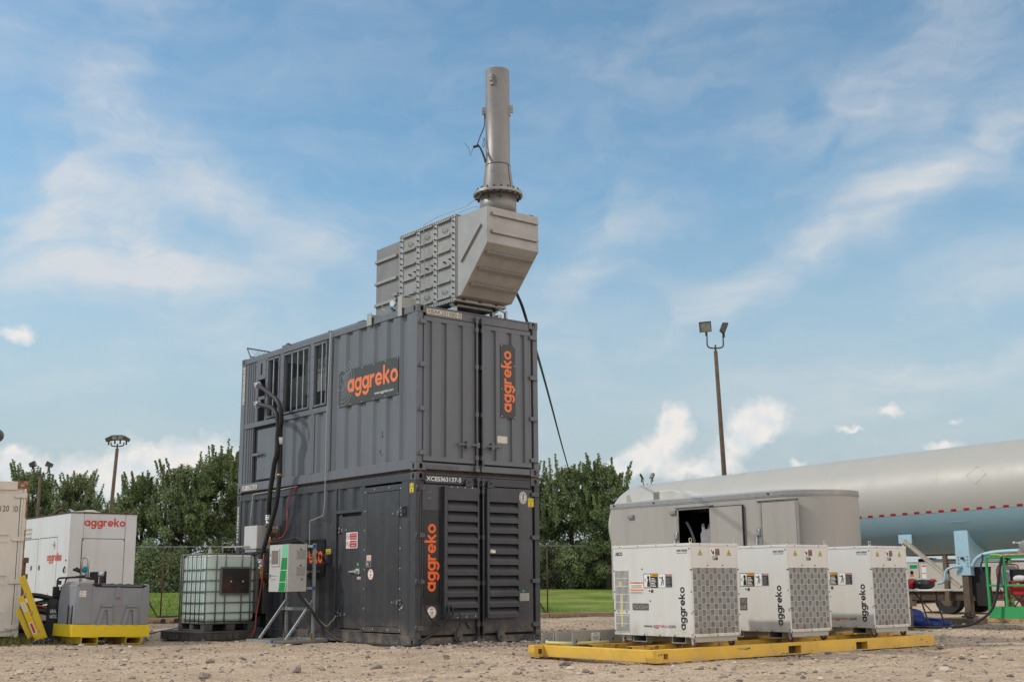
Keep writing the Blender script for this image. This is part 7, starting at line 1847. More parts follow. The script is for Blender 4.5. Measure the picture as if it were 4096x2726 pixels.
mb = MB(); mb.tube([(13.33, -1.16, 1.18), (13.32, -1.24, 1.30), (13.31, -1.36, 1.39), (13.3, -1.55, 1.445), (13.3, -1.85, 1.475), (13.3, -2.4, 1.485), (13.3, -3.6, 1.49)], .042, 10); mb.tube([(13.3, -2.6, 1.485), (13.9, -2.6, 1.9)], .03, 8, False); mb.build('guard_tube', M['pblue'], tkr)
mb = MB(); P = [(-1.03, 1.18), (-1.06, .95), (-1.10, .65), (-1.20, .36)]
for (ya, za), (yb, zb) in zip(P, P[1:]): mb.obox((13.55, (ya + yb) / 2 - .19, (za + zb) / 2), (.02, 0, 0), (0, (yb - ya) / 2 + .0, (zb - za) / 2), (0, .19, 0)) if False else None
prof = [(-1.03, 1.18), (-1.02, .95), (-1.04, .65), (-1.14, .37), (-1.52, .35), (-1.47, .7), (-1.46, .95), (-1.49, 1.18)]
mb.prism([(-y, z) for y, z in prof], (13.45, 0, 0), RX, UZ, -.05); mb.build('mud_flap', M['rubber'], tkr, bevel=.012)
for y in (6.6, 5.4):
    for x in (13.35, 13.68, 14.72, 15.05):
        mb = MB(); mb.cyl((x - .13, y, .5), (x + .13, y, .5), .5, n=28); mb.mat(1).cyl((x - .135, y, .5), (x + .135, y, .5), .27, n=18); mb.build('wheel', [M['rubber'], M['galv']], tkr)
    mb = MB(); mb.cyl((13.3, y, .5), (15.1, y, .5), .06, n=10); mb.build('axle', M['brown'], tkr)
mb = MB(); mb.box(13.45, 13.6, 4.6, 7.4, .9, 1.5); mb.box(14.8, 14.95, 4.6, 7.4, .9, 1.5)
for y in (4.9, 5.4, 6.6, 7.1):
    for x in (13.48, 14.83): mb.box(x, x + .09, y - .05, y + .05, .45, .95)
mb.build('rear_subframe', M['brown'], tkr)
o = MB().box(13.0, 13.55, -1.28, -.36, .0, .118).solo('timber_block', M['wood'], (13.3, -.8, 0), bevel=.008); tag(o, 'wide weathered timber block under the tank trailer landing leg', 'timber')
o = MB().box(14.70, 15.3, -1.35, -.5, .0, .118).solo('timber_block', M['wood2'], (15, -.9, 0), bevel=.008); tag(o, 'pale timber block lying behind the green basket under the far landing leg', 'timber')

# ================================================================== service truck beyond the tanker
tk2 = thing('service_truck', 'beige service truck with stickers, seen under the belly of the tank trailer', 'truck', (21.5, 3.6, 0))
mb = MB(); mb.box(20.5, 22.4, 3.97, 5.9, .60, 1.385); mb.box(20.5, 22.4, 1.0, 3.86, .60, 1.36); mb.build('side_boxes', M['wtruck'], tk2, bevel=.02)
mb = MB(); mb.box(20.44, 20.52, 3.86, 3.98, .35, 1.60); mb.box(20.46, 22.44, .9, 5.95, 1.62, 1.72); mb.box(22.35, 22.44, 3.86, 3.98, .35, 1.6); mb.build('rack_post', M['brown'], tk2)
mb = MB(); mb.box(20.6, 22.3, .4, 5.8, .36, .60); mb.build('chassis', M['rustdark'], tk2)
for y in (4.03, 1.5):
    for x in (20.75, 22.2):
        mb = MB(); mb.cyl((x - .14, y, .40), (x + .14, y, .40), .40, n=26); mb.mat(1).cyl((x - .145, y, .40), (x + .145, y, .40), .2, n=16); mb.build('wheel', [M['rubber'], M['brown']], tk2)
mb = MB(); mb.box(20.7, 22.3, 2.1, 5.4, 1.385, 1.43); mb.box(20.8, 22.2, 4.1, 4.7, 1.43, 1.50); mb.build('top_load', M['white'], tk2)
mb = MB(); mb.tube([(21, 5.1, 1.47), (21.2, 4.9, 1.50), (21.1, 4.6, 1.48)], .05, 8); mb.build('coiled_hose', M['rubber'], tk2)
mb = MB(); O = (20.5, 0, 0); mb.rect(-5.075, -4.83, 1.245, 1.345, O, RX, UZ, .003); mb.mat(1); mb.rect(-4.69, -4.55, .96, 1.335, O, RX, UZ, .003); mb.mat(2); mb.rect(-4.68, -4.56, 1.29, 1.325, O, RX, UZ, .0045); mb.rect(-4.68, -4.56, 1.10, 1.12, O, RX, UZ, .0045); mb.mat(3); mb.disc(-5.02, 1.13, .055, O, RX, UZ, .003); mb.mat(4); mb.rect(-4.97, -4.88, 1.0, 1.06, O, RX, UZ, .003); mb.mat(2); mb.rect(-5.08, -4.95, 1.03, 1.065, O, RX, UZ, .004); mb.mat(3); mb.rect(-4.79, -4.775, .62, 1.38, O, RX, UZ, .002); mb.build('stickers', [M['green'], M['white'], M['red'], M['gap'], M['yel']], tk2)
mb = MB(); mb.box(20.6, 22.3, -1.6, .9, .55, 1.15); mb.prism(((-.3, 1.15), (.8, 1.15), (.62, 1.75), (-.05, 1.78), (-.15, 1.7)), (20.65, 0, 0), (0, 1, 0), UZ, 1.6); mb.build('cab', M['wtruck'], tk2, bevel=.03)

# ================================================================== folding table, bag, tarp
tb_ = thing('folding_table', 'white topped folding table beside the rightmost load bank', 'table', (11.1, -.9, 0))
mb = MB(); mb.box(10.82, 11.55, -1.76, .06, .70, .735); mb.build('table_top', M['white'], tb_, bevel=.01)
for y in (-1.45, -.25):
    s_ = -1 if y < -1 else 1
    for x in (10.92, 11.45):
        mb = MB(); mb.tube([(x, y, .70), (x, y + s_ * .02, .45), (x, y + s_ * .16, .0)], .016, 8); mb.build('leg', M['bolt'], tb_)
    mb = MB(); mb.tube([(10.92, y + s_ * .06, .30), (11.45, y + s_ * .06, .30)], .012, 6, False); mb.tube([(11.18, y + s_ * .05, .30), (11.18, y - s_ * .35, .70)], .012, 6, False); mb.build('stretcher', M['bolt'], tb_)
bg = thing('kit_bag', 'black and red kit bag heaped on the white folding table', 'bag', (11.05, -1.4, .735))
def lump(mb, c, rx, ry, rz, seed, n=14, m=9, sq=.8, amp=.12):
    r_ = random.Random(seed); ph = [r_.random() * 6.28 for _ in range(6)]
    prev = None; rowsl = []
    for i in range(m + 1):
        t = -math.pi / 2 + math.pi * i / m; row = []
        for k in range(n):
            a = 2 * math.pi * k / n
            d = 1 + amp * (math.sin(2 * a + ph[0]) + math.sin(3 * a + 2 * t + ph[1]) + .6 * math.sin(5 * a + 3 * t + ph[2]))
            ct = abs(math.cos(t)) ** sq
            row.append((c[0] + rx * ct * math.cos(a) * d, c[1] + ry * ct * math.sin(a) * d, c[2] + rz * math.copysign(abs(math.sin(t)) ** .9, math.sin(t)) * (1 + .5 * amp * math.sin(3 * a + ph[3]))))
        j = mb.pts(row)
        if prev is not None:
            for k in range(n): mb.face((prev + k, prev + (k + 1) % n, j + (k + 1) % n, j + k), True)
        prev = j
mb = MB(); lump(mb, (11.05, -1.45, .83), .20, .22, .095, 3); mb.build('bag_body', M['black'], bg)
mb = MB(); lump(mb, (11.0, -1.22, .84), .16, .10, .10, 4); mb.build('red_pocket', M['redp'], bg)
mb = MB(); lump(mb, (11.08, -1.38, .915), .12, .16, .03, 5); mb.build('patterned_cloth', M['clothw'], bg)
mb = MB(); lump(mb, (11.1, -1.62, .90), .08, .07, .035, 8); mb.build('strap_bundle', M['redp'], bg)
mb = MB(); lump(mb, (11.75, -.95, .07), .32, .42, .10, 6, 22, 10, .7, .2); lump(mb, (11.95, -.45, .16), .22, .30, .17, 9, 20, 9, .7, .22); lump(mb, (11.6, -1.35, .05), .2, .18, .06, 12, 18, 8, .7, .25)
o = mb.solo('tarp', M['tarp'], (11.75, -.9, 0)); tag(o, 'crumpled dark blue tarp on the ground under the folding table', 'tarp')
pipe('ground_cable', 'thick black cable running from the load banks along the ground up into the green basket', [(5.9, -3.9, .03), (8.0, -2.3, .03), (9.5, -1.5, .03), (10.497, -1.40, .03), (10.7, -1.86, .03), (11.0, -2.15, .035), (11.25, -2.35, .10), (11.42, -2.58, .30), (11.5, -2.70, .6), (11.53, -2.76, .95), (11.58, -2.80, 1.25), (11.64, -2.83, 1.36), (11.75, -2.85, 1.28)], .026, M['rubber'], True, 8, 'cable')

# ================================================================== green man-lift basket
gb = thing('lift_basket', 'green rail basket of an aerial lift with toe boards, at the right photo edge', 'lift basket', (12.0, -3.3, .18))
XA, XB, YA, YB = 11.6, 12.5, -2.45, -4.55
zt_ = lambda y: 0.0
mb = MB(); mb.box(XA, XA + .008, YB, YA, .19, .40); mb.box(XB - .008, XB, YB, YA, .19, .40); mb.box(XA + .008, XB - .008, YA - .008, YA, .19, .40); mb.box(XA + .008, XB - .008, YB, YB + .008, .19, .40); mb.box(XA + .01, XB - .01, YB + .01, YA - .01, .20, .225); mb.build('toe_board', M['basket'], gb, bevel=.003)
for x, y in ((XA + .02, YA - .03), (XA + .02, -2.84), (XA + .02, -3.7), (XA + .02, YB + .03), (XB - .02, YA - .03), (XB - .02, -3.4), (XB - .02, YB + .03)):
    mb = MB(); mb.box(x - .022, x + .022, y - .022, y + .022, .36, 1.33); mb.build('post', M['basket'], gb, bevel=.004)
for z in (1.335, .80):
    mb = MB(); mb.box(XA, XA + .04, YB, YA, z - .02, z + .02); mb.box(XB - .04, XB, YB, YA, z - .02, z + .02); mb.box(XA + .04, XB - .04, YA - .05, YA - .01, z - .02, z + .02); mb.box(XA + .04, XB - .04, YB + .01, YB + .05, z - .02, z + .02); mb.build('rail', M['basket'], gb, bevel=.005)
mb = MB(); mb.tube([(XA + .02, YA + .01, 1.36), (XA + .01, YA + .04, 1.38), (XA, YA + .03, 1.30), (XA - .02, YA + .07, 1.15), (XA, YA + .05, 1.02)], .018, 7); mb.build('rope', M['navy'], gb)
mb = MB(); mb.box(XA + .02, XA + .26, -2.66, -2.50, 1.355, 1.375) if False else mb.tube([(XA + .01, -2.58, 1.37), (XA + .01, -2.72, 1.375), (XA + .01, -2.84, 1.345)], .022, 8); mb.build('rail_wrap', mat('yellow_green_wrap', (.30, .42, .03), .6, 0, .3, 12), gb)
o = MB().box(XA - .02, XA + .08, -4.5, -2.86, 1.357, 1.395).solo('timber_plank', M['wood2'], (XA, -3.6, 1.355), bevel=.004); tag(o, 'pale timber plank lying along the top rail of the green basket', 'plank')
fc_ = thing('folding_chair', 'red and grey folding camp chair standing inside the green basket', 'chair', (11.95, -2.85, .225))
mb = MB(); mb.prism(((0, 0), (.34, .0), (.37, .36), (.30, .41), (.10, .40), (.0, .34)), (11.86, -2.55, .78), (.35, -.94, 0), UZ, -.05); cb2 = mb.build('back_cloth', M['clothw'], fc_, bevel=.015)
mb = MB(); mb.prism(((-.01, -.02), (.09, -.02), (.07, .30), (-.02, .33)), (11.85, -2.55, .78), (.35, -.94, 0), UZ, -.02); mb.prism(((.12, .34), (.34, .30), (.33, .38), (.12, .40)), (11.85, -2.55, .78), (.35, -.94, 0), UZ, .004); mb.build('grey_panel', M['cloth'], cb2)
mb = MB(); mb.tube([(11.85, -2.55, .78), (11.86, -2.55, 1.12), (11.9, -2.66, 1.20), (11.98, -2.88, 1.19), (12.0, -2.92, 1.10)], .012, 7); mb.build('red_piping', M['redp'], cb2)
mb = MB(); mb.obox((11.9, -2.98, .80), (.20, 0, 0), (0, .24, 0), (0, 0, .02)); mb.build('seat', M['redp'], fc_)
mb = MB()
for x in (11.74, 12.08):
    for a, b in ((-2.6, -3.05), (-3.05, -2.6), (-3.05, -3.4), (-3.4, -3.05)): mb.tube([(x, a, .78), (x, b, .24)], .012, 6, False)
mb.build('legs', M['redp'], fc_)
tbx = thing('tool_box', 'red tool box inside the green basket, under a black case', 'tool box', (11.85, -3.4, .64))
mb = MB(); mb.box(11.70, 12.15, -3.75, -2.87, .62, .82); mb.build('box_body', M['redp'], tbx, bevel=.01)
mb = MB(); mb.box(11.69, 12.16, -3.76, -2.86, .82, .88); mb.mat(1)
for y in (-3.05, -3.5): mb.box(11.68, 11.69, y - .03, y + .03, .79, .85)
mb.build('box_lid', [M['redp'], M['chrome']], tbx, bevel=.008)
mb = MB(); mb.box(11.72, 12.10, -3.60, -2.88, .885, 1.10); mb.box(11.70, 11.72, -3.3, -3.1, .95, 1.05)
for k in range(5): mb.box(11.712, 11.72, -3.56 + k * .14, -3.53 + k * .14, .90, 1.09)
o = mb.solo('equipment_case', M['black'], (11.9, -3.2, .885), bevel=.015); tag(o, 'black ribbed case on the red tool box in the green basket', 'case')
mb = MB(); lump(mb, (11.66, -3.12, .93), .05, .16, .055, 21, 16, 8); o = mb.solo('rag', M['clothw'], (11.66, -3.1, .88)); tag(o, 'white rag draped over the front of the red tool box', 'rag')
ck = thing('work_jacket', 'grey work jacket bundled over the basket rail at the right photo edge', 'jacket', (11.7, -3.3, 1.395))
mb = MB(); lump(mb, (11.72, -3.32, 1.50), .13, .19, .15, 31, 18, 10, .75, .12); lump(mb, (11.7, -3.2, 1.42), .09, .10, .07, 32, 14, 8); mb.build('cloth', M['cloth'], ck)
mb = MB(); mb.cyl((11.70, -3.04, 1.585), (11.70, -3.30, 1.585), .025, n=10); mb.cyl((11.70, -3.02, 1.59), (11.70, -3.07, 1.59), .035, n=10); mb.build('pole_end', M['galv'], ck)
mb = MB(); mb.cyl((12.0, -4.5, .6), (12.2, -6.5, .7), .09, n=12); mb.build('boom_arm', M['basket'], gb)

# ================================================================== left side: cream container, generator, hoses, ladder, cart
lc = thing('shipping_container', 'rusty cream shipping container at the left photo edge, its right corner eaten by rust', 'container', (-3.95, 5.87, .10), None, True, (0, 0, R(-14)))
mb = MB(); mb.box(-2.43, .0, .02, 6.0, .02, 2.55); mb.build('body', M['wcont'], lc)
mb = MB(); boxes('corner_post', M['wcont'], lc, ((-.055, .012, -.012, .08, .0, 2.45), (-2.44, -2.38, -.012, .08, .0, 2.45)), .006)
mb = MB(); mb.box(.0125, .016, -.013, .07, .4, 2.45); mb.box(-.012, .0125, -.0155, -.0125, 1.95, 2.45); mb.box(-.006, .0125, -.0155, -.0125, .9, 1.75); mb.build('rust_edge', M['rust'], lc)
mb = MB(); holed(mb, (-.155, -.016, 2.45), EX, UZ, .17, .12, .075, .06, .032, .030); mb.box(-.155, .015, -.0, .15, 2.568, 2.575); mb.quad((.015, -.016, 2.45), (.015, .15, 2.45), (.015, .15, 2.57), (.015, -.016, 2.57)); mb.quad((-.155, .15, 2.45), (-.155, -.016, 2.45), (-.155, -.016, 2.57), (-.155, .15, 2.57)); mb.mat(1).box(-.15, .01, .03, .04, 2.455, 2.565); mb.build('corner_casting', [M['rust'], M['gap']], lc)
mb = MB(); mb.box(-2.28, -.155, -.010, .02, 2.42, 2.565); mb.box(-2.3, -.06, -.006, .02, 2.36, 2.375); mb.build('header', M['wcont'], lc, bevel=.006)
mb = MB(); mb.box(-1.2, -.10, -.004, .02, .10, 2.36); lcd = mb.build('door', M['wcont'], lc, bevel=.004)
mb = MB(); mb.box(-.092, -.058, -.004, .02, .05, 2.36); mb.mat(1).box(-.105, -.092, -.002, .02, .1, 2.36); mb.build('door_seal', [M['wcont'], M['gasket']], lc)
for z, h in ((2.15, .0), (1.57, .1), (.88, .12), (.30, .1)):
    if h: mb = MB(); mb.box(-1.1, -.235, -.0045, -.0035, z, z + h); mb.prism(((0, 0), (.86, 0), (.83, .02), (0, .02)), (-1.1, -.005, z + h), EX, UZ, .022); mb.prism(((0, 0), (.83, 0), (.86, -.02), (0, -.02)), (-1.1, -.005, z), EX, UZ, .010); mb.build('pressed_rib', M['wcont'], lcd, bevel=.006)
for z in (2.32, 1.60, .90, .16):
    mb = MB(); mb.prism(((0, 0), (.17, .0), (.17, .075), (0, .06), (-.02, .03)), (-.185, -.012, z - .03), EX, UZ, .02); mb.cyl((-.012, -.016, z - .04), (-.012, -.016, z + .055), .016, n=8); mb.build('hinge', M['wcont'], lcd, bevel=.005)
mb = MB()
text(mb, '0120', (-.475, -.004, 2.06), EX, UZ, .205, .100, .002); text(mb, '0', (-.185, -.004, 2.055), EX, UZ, .052, .100, .002)
for a in ((-.205, -.200, 2.04, 2.17), (-.115, -.110, 2.04, 2.17)): mb.rect(*a, (0, -.004, 0), EX, UZ, .002)
text(mb, '61', (-.49, -.004, 1.93), EX, UZ, .075, .085, .002)
mb.mat(1)
for k, s_ in enumerate(('KG', 'LBS', 'KG', 'LBS', 'KG', 'LBS', 'CU.M', 'CU.FT')): text(mb, s_, (-.47, -.004, 1.46 - k * .072), EX, UZ, .018 * len(s_) + .03, .045, .002)
mb.build('stencil', [M['ink'], M['grey_l']], lc)

gn = thing('generator', 'large white generator cabinet with red logos on its end and side, behind the hoses', 'generator', (-1.04, 12.25, 0))
GX0, GX1, GY0, GY1, GZ = -1.037, .492, 12.25, 17.6, 2.55
mb = MB(); mb.box(GX0, GX1, GY0, GY1, .35, GZ); gbod = mb.build('cabinet_body', M['wgen'], gn, bevel=.012)
mb = MB(); mb.box(GX0 - .015, GX1 + .015, GY0 - .015, GY1, GZ, GZ + .02); mb.build('roof', M['rustdark'], gn)
mb = MB(); mb.box(GX0 + .05, GX1 - .05, GY0 + .05, GY1, .0, .35); mb.build('base', M['brown'], gn)
mb = MB(); mb.box(-.745, .215, GY0 - .014, GY0 - .004, .9, 1.975); gd = mb.build('end_panel', M['wgen'], gn, bevel=.004)
mb = MB(); mb.box(-.76, -.745, GY0 - .004, GY0 - .002, .9, 1.99); mb.box(.215, .23, GY0 - .004, GY0 - .002, .9, 1.99); mb.box(-.745, .215, GY0 - .004, GY0 - .002, 1.975, 1.99); mb.mat(1).box(.222, .229, GY0 - .005, GY0 - .002, 1.99, 2.54); mb.box(-.735, -.731, GY0 - .005, GY0 - .002, 1.99, 2.54); mb.mat(0); rivets(mb, [(-.73, 1.955), (.20, 1.955)], (0, GY0 - .014, 0), EX, UZ, .014, .006); mb.build('panel_gap', [M['bolt'], M['rust']], gn)
mb = MB(); wordmark(mb, (-.725, GY0, 2.20), EX, UZ, .945, .252, .004, None, .27); mb.mat(0); wordmark(mb, (GX0, 13.68, 1.44), RX, UZ, .98, .255, .012, None, .27); mb.build('logo', M['redl'], gn)
for (y0, y1) in ((13.02, 14.30), (14.40, 15.9)):
    mb = MB(); mb.box(GX0 - .008, GX0 - .001, y0, y1, .6, 2.035); mb.build('side_door', M['wgen'], gn, bevel=.003)
    mb = MB(); mb.box(GX0 - .012, GX0 - .001, y0, y1 - (.0 if y0 > 14 else .0), 2.037, 2.047); mb.box(GX0 - .003, GX0 - .001, y1 + .002, y1 + .012, .6, 2.035); mb.build('door_gap', M['bolt'], gn)
for y in (14.20, 14.78):
    mb = MB(); mb.box(GX0 - .014, GX0 - .008, y - .055, y + .055, 1.30, 1.43); mb.mat(1).box(GX0 - .02, GX0 - .014, y - .05, y + .02, 1.32, 1.41); mb.build('door_latch', [M['chrome'], M['gap']], gn)
for y, z in ((13.24, 1.87), (13.5, .72)):
    mb = MB(); mb.beam((GX0 - .01, y - .07, z - .08), (GX0 - .03, y + .05, z + .07), .03, .05); mb.cyl((GX0 - .02, y, z + .07), (GX0 - .02, y - .06, z - .02), .03, n=8); mb.build('hinge', M['cream'], gn)
mb = MB()
for k, s_ in enumerate(('DRY WT 4,000 LBS', 'W/ FUEL 4,500 LBS', 'TARE 9,000 LBS')): mb.mat(0).rect(-15.42, -14.93, 2.27 - k * .10 - .03, 2.27 - k * .10 + .055, (GX0, 0, 0), RX, UZ, .004); mb.mat(1); text(mb, s_, (GX0, 15.40, 2.255 - k * .10), RX, UZ, .44, .045, .006)
mb.build('weight_labels', [M['cream'], M['ink']], gn)
mb = MB(); mb.tube([(GX0 - .01, 12.42, 1.36), (GX0 - .03, 12.40, 1.33), (GX0 - .03, 12.44, 1.26), (GX0 - .01, 12.45, 1.24)], .016, 6); mb.cyl((GX0, 12.38, 1.50), (GX0 - .015, 12.38, 1.50), .02, n=8); mb.build('ring', M['bolt'], gn)
o = MB().lathe((-.28, 13.2, 2.575), (0, 0, 1), [(.001, .10), (.10, .10), (.17, .075), (.175, .05), (.12, .0)], 24).solo('rain_cap', M['cream'], (-.28, 13.2, 2.57)); tag(o, 'pale round exhaust rain cap on the white generator roof', 'rain cap')
pipe('roof_pole', 'pale pole lying on the roof of the white generator', [(-.75, 13.2, 2.60), (-.38, 13.1, 2.645), (-.1, 13.0, 2.61)], .02, M['cream'], False, 8, 'pole')
mb = MB(); mb.tube([(-1.0, 13.4, 2.6), (-.93, 13.3, 2.68), (-.82, 13.3, 2.66), (-.75, 13.2, 2.59)], .028, 8); mb.tube([(-1.0, 13.8, 2.58), (-.9, 13.6, 2.62), (-.7, 13.4, 2.60), (-.5, 13.4, 2.59)], .022, 8); mb.box(-1.0, -.7, 13.1, 13.2, 2.572, 2.60); o = mb.solo('roof_clutter', M['rustdark'], (-.85, 13.4, 2.57)); tag(o, 'dark cable and strap clutter on the left end of the white generator roof', 'cables')

hp = [(-3.78, 6.75, .72, -2.6, 6.35, .74, .045, 0), (-3.8, 6.7, .62, -2.7, 6.3, .60, .05, 1), (-3.7, 6.85, .66, -2.7, 6.45, .66, .045, 2), (-3.75, 6.6, .50, -2.7, 6.2, .48, .05, 3), (-3.8, 6.8, .40, -2.7, 6.3, .38, .055, 4), (-3.8, 6.6, .28, -2.75, 6.2, .26, .055, 5), (-3.7, 6.75, .16, -2.7, 6.3, .15, .055, 6), (-3.75, 6.55, .07, -2.7, 6.15, .06, .055, 7)]
where = ['topmost', 'second from the top', 'third from the top', 'middle, just below the red one', 'fourth from the bottom', 'third from the bottom', 'second from the bottom', 'lowest']
for (xa, ya, za, xb, yb, zb, r, k) in hp:
    r_ = random.Random(k); pts = [(xa + (xb - xa) * t, ya + (yb - ya) * t + .05 * math.sin(5 * t + k), za + (zb - za) * t + .05 * math.sin(7 * t + 2 * k) - .05 * k * t * (1 - t)) for t in [q / 6 for q in range(7)]]
    pipe('coiled_hose', 'black hose in the pile behind the ladder, ' + where[k], pts, r, M['rubber'], True, 10, 'hose', 'black hoses piled behind the ladder')
pipe('coiled_hose', 'red hose across the pile of black hoses', [(-3.5, 6.50, .60), (-3.4, 6.45, .585), (-3.25, 6.38, .53), (-3.0, 6.30, .52), (-2.8, 6.3, .53)], .022, M['rhose'], True, 8, 'hose')
pipe('coiled_hose', 'thin green hose lying on the pile of black hoses', [(-3.45, 6.48, .64), (-3.3, 6.40, .645), (-3.1, 6.33, .66), (-2.8, 6.3, .62)], .014, mat('green_hose', (.05, .14, .06), .6), True, 8, 'hose')
pb = thing('pallet', 'weathered wooden pallet holding the pile of hoses', 'pallet', (-3.3, 6.7, 0))
mb = MB()
for z in (.0, .12): mb.box(-3.8, -2.6, 6.5, 7.4, z, z + .02)
for y in (6.52, 6.95, 7.3):
    mb.box(-3.8, -2.6, y, y + .09, .02, .12)
mb.build('boards', M['wood'], pb)
tb2 = thing('timber_crate', 'weathered timber post and boards standing between the cream container and the white generator', 'crate', (-3.55, 7.45, 0))
mb = MB(); mb.box(-3.60, -3.43, 7.38, 7.44, .0, 1.36); mb.build('post', M['wood'], tb2)
for z in (1.34, 1.05):
    mb = MB(); mb.box(-3.9, -3.40, 7.33, 7.38, z, z + .095); mb.build('board', M['wood'], tb2)

ld = thing('step_ladder', 'folded yellow fibreglass step ladder leaning against the cream container', 'ladder', (-3.75, 5.3, 0))
def chan(a, b, w, par, nm='rail', mm='ladder', nrm=(-.62, -.78, 0)):
    a = Vector(a); b = Vector(b); d = (b - a).normalized(); n = Vector(nrm).normalized(); s_ = d.cross(n).normalized(); n = s_.cross(d)
    mb = MB(); c = (a + b) / 2; L_ = (b - a).length / 2
    mb.obox(c, d * L_, s_ * w / 2, n * .004); mb.obox(c + s_ * (w / 2 - .004) - n * .018, d * L_, s_ * .004, n * .018); mb.obox(c - s_ * (w / 2 - .004) - n * .018, d * L_, s_ * .004, n * .018)
    return mb.build(nm, M[mm], par, bevel=.002), c, d, s_, n
r1, c, d, s_, n = chan((-4.045, 5.555, 1.09), (-3.70, 5.29, .09), .098, ld)
mb = MB()
for k in (-.1, .18): mb.cyl(c + d * (k + .05) + s_ * .02 + n * .004, c + d * (k + .05) + s_ * .02 + n * .012, .008, n=6)
mb.build('rivets', M['chrome'], r1)
r2, c, d, s_, n = chan((-4.05, 5.535, .76), (-3.785, 5.33, .07), .098, ld)
mb = MB(); Rr = -d; mb.mat(0).rect(-.07, .12, -.03, .03, c - d * -.20 + n * .004, Rr, s_ * 1 if Rr.cross(s_).dot(n) > 0 else -s_, .001); mb.rect(-.08, .08, -.03, .03, c + d * -.20 + n * .004, Rr, s_ if Rr.cross(s_).dot(n) > 0 else -s_, .001); mb.mat(1); mb.rect(-.06, .11, -.02, .02, c + d * .20 + n * .004, Rr, s_ if Rr.cross(s_).dot(n) > 0 else -s_, .002); mb.mat(2)
for k in range(5): mb.rect(-.07, .07, -.022 + k * .010, -.018 + k * .010, c + d * -.20 + n * .004, Rr, s_ if Rr.cross(s_).dot(n) > 0 else -s_, .002)
mb.build('safety_label', [M['white'], M['red'], M['grey_l']], r2)
chan((-4.055, 5.62, .56), (-3.865, 5.47, .10), .085, ld)
mb = MB()
for t in (.25, .55, .85):
    a = V(-4.04, 5.575, 1.06).lerp(V(-3.70, 5.31, .08), t); b = a + V(-.05, .05, -.06); mb.beam(a, b, .075, .03)
mb.build('step', M['alu'], ld)
mb = MB(); mb.obox((-3.73, 5.245, .055), V(.12, -.10, .022), V(.03, .035, 0), V(0, 0, .022)); mb.mat(1)
for k in range(4): p = V(-3.73, 5.24, .06) + V(.12, -.10, .022) * (-.8 + k * .5) + V(-.025, -.032, .005); mb.cyl(p, p + V(-.006, -.008, 0), .008, n=6)
mb.build('foot', [M['navy'], M['boltw']], ld)

gc = thing('gas_cylinder', 'black cylinder with white lettering standing left of the grey tank', 'cylinder', (-3.40, 5.80, 0))
mb = MB(); mb.lathe((-3.40, 5.80, 0), (0, 0, 1), [(.001, .02), (.11, .02), (.118, .06), (.118, .60), (.105, .68), (.06, .74), (.035, .78), (.035, .84), (.001, .84)], 24); mb.build('shell', M['rubber'], gc)
mb = MB(); n_ = V(-.55, -.835, 0).normalized(); r_ = V(.835, -.55, 0).normalized()
for s1, z, w in (('URAL', .485, .14), ('NATIC', .40, .15)): text(mb, s1, V(-3.40, 5.80, z) + n_ * .119 - r_ * .03, r_, V(0, 0, 1), w * .75, .06, .002, .02)
mb.build('lettering', M['white'], gc)
bf_ = thing('bottle_trolley', 'black tube trolley frame above the gas cylinder', 'trolley', (-3.35, 5.75, 0))
mb = MB(); mb.tube(bend([(-3.36, 5.76, .0), (-3.38, 5.79, 1.06), (-3.05, 5.54, 1.075), (-2.85, 5.46, 1.04)], .06), .016, 8, False); mb.tube(bend([(-3.30, 5.71, .80), (-3.26, 5.72, 1.06), (-3.0, 5.52, 1.10)], .06), .013, 8, False); mb.build('frame', M['black'], bf_)
mb = MB(); mb.box(-3.44, -3.32, 5.70, 5.82, .74, .92); mb.box(-3.42, -3.34, 5.69, 5.70, .95, 1.02); mb.mat(1).box(-3.37, -3.345, 5.695, 5.70, .86, .92); mb.build('clamp_box', [M['black'], M['cream']], bf_, bevel=.006)
ct = thing('engine_cart', 'small engine cart with silver loop handle and black grips behind the grey tank', 'cart', (-2.7, 6.2, 0))
mb = MB(); mb.tube(bend([(-2.785, 6.35, .90), (-2.79, 6.35, 1.42), (-2.70, 6.285, 1.42), (-2.69, 6.27, .90)], .045), .017, 10, False); mb.build('loop_handle', M['chrome'], ct)
for (a, b, c_) in (((-2.95, 6.30, 1.215), (-2.84, 6.25, 1.17), (-2.74, 6.2, 1.10)), ((-2.85, 6.45, 1.235), (-2.77, 6.38, 1.185), (-2.70, 6.3, 1.13))):
    mb = MB(); mb.cyl(a, b, .024, n=10); mb.build('grip', M['black'], ct); mb = MB(); mb.cyl(b, c_, .015, n=8); mb.build('bar', M['chrome'], ct)
mb = MB(); mb.box(-2.66, -2.58, 6.05, 6.3, .95, 1.17); mb.box(-2.58, -2.46, 6.02, 6.04, .92, 1.08); mb.box(-2.49, -2.46, 6.0, 6.25, .92, 1.18); mb.build('engine', M['black'], ct, bevel=.01)
mb = MB(); rbox(mb, -2.60, -2.47, 6.03, 6.25, 1.08, 1.18, .03); mb.build('fuel_cap_cover', M['chrome'], ct)
mb = MB(); mb.box(-3.0, -2.66, 6.05, 6.45, .955, 1.0); mb.box(-2.80, -2.66, 6.04, 6.05, .93, 1.03); mb.build('tray', M['cream'], ct); mb = MB(); mb.box(-2.72, -2.5, 6.1, 6.3, .80, .95); mb.mat(1).tube([(-2.57, 6.0, 1.06), (-2.57, 5.99, .98), (-2.58, 6.0, .92)], .008, 6); mb.mat(0)
for x in (-2.95, -2.5):
    for y in (6.1, 6.4): mb.box(x - .02, x + .02, y - .02, y + .02, .2, .96)
mb.box(-3.0, -2.45, 6.05, 6.45, .2, .26); mb.build('chassis', [M['black'], M['redp']], ct)
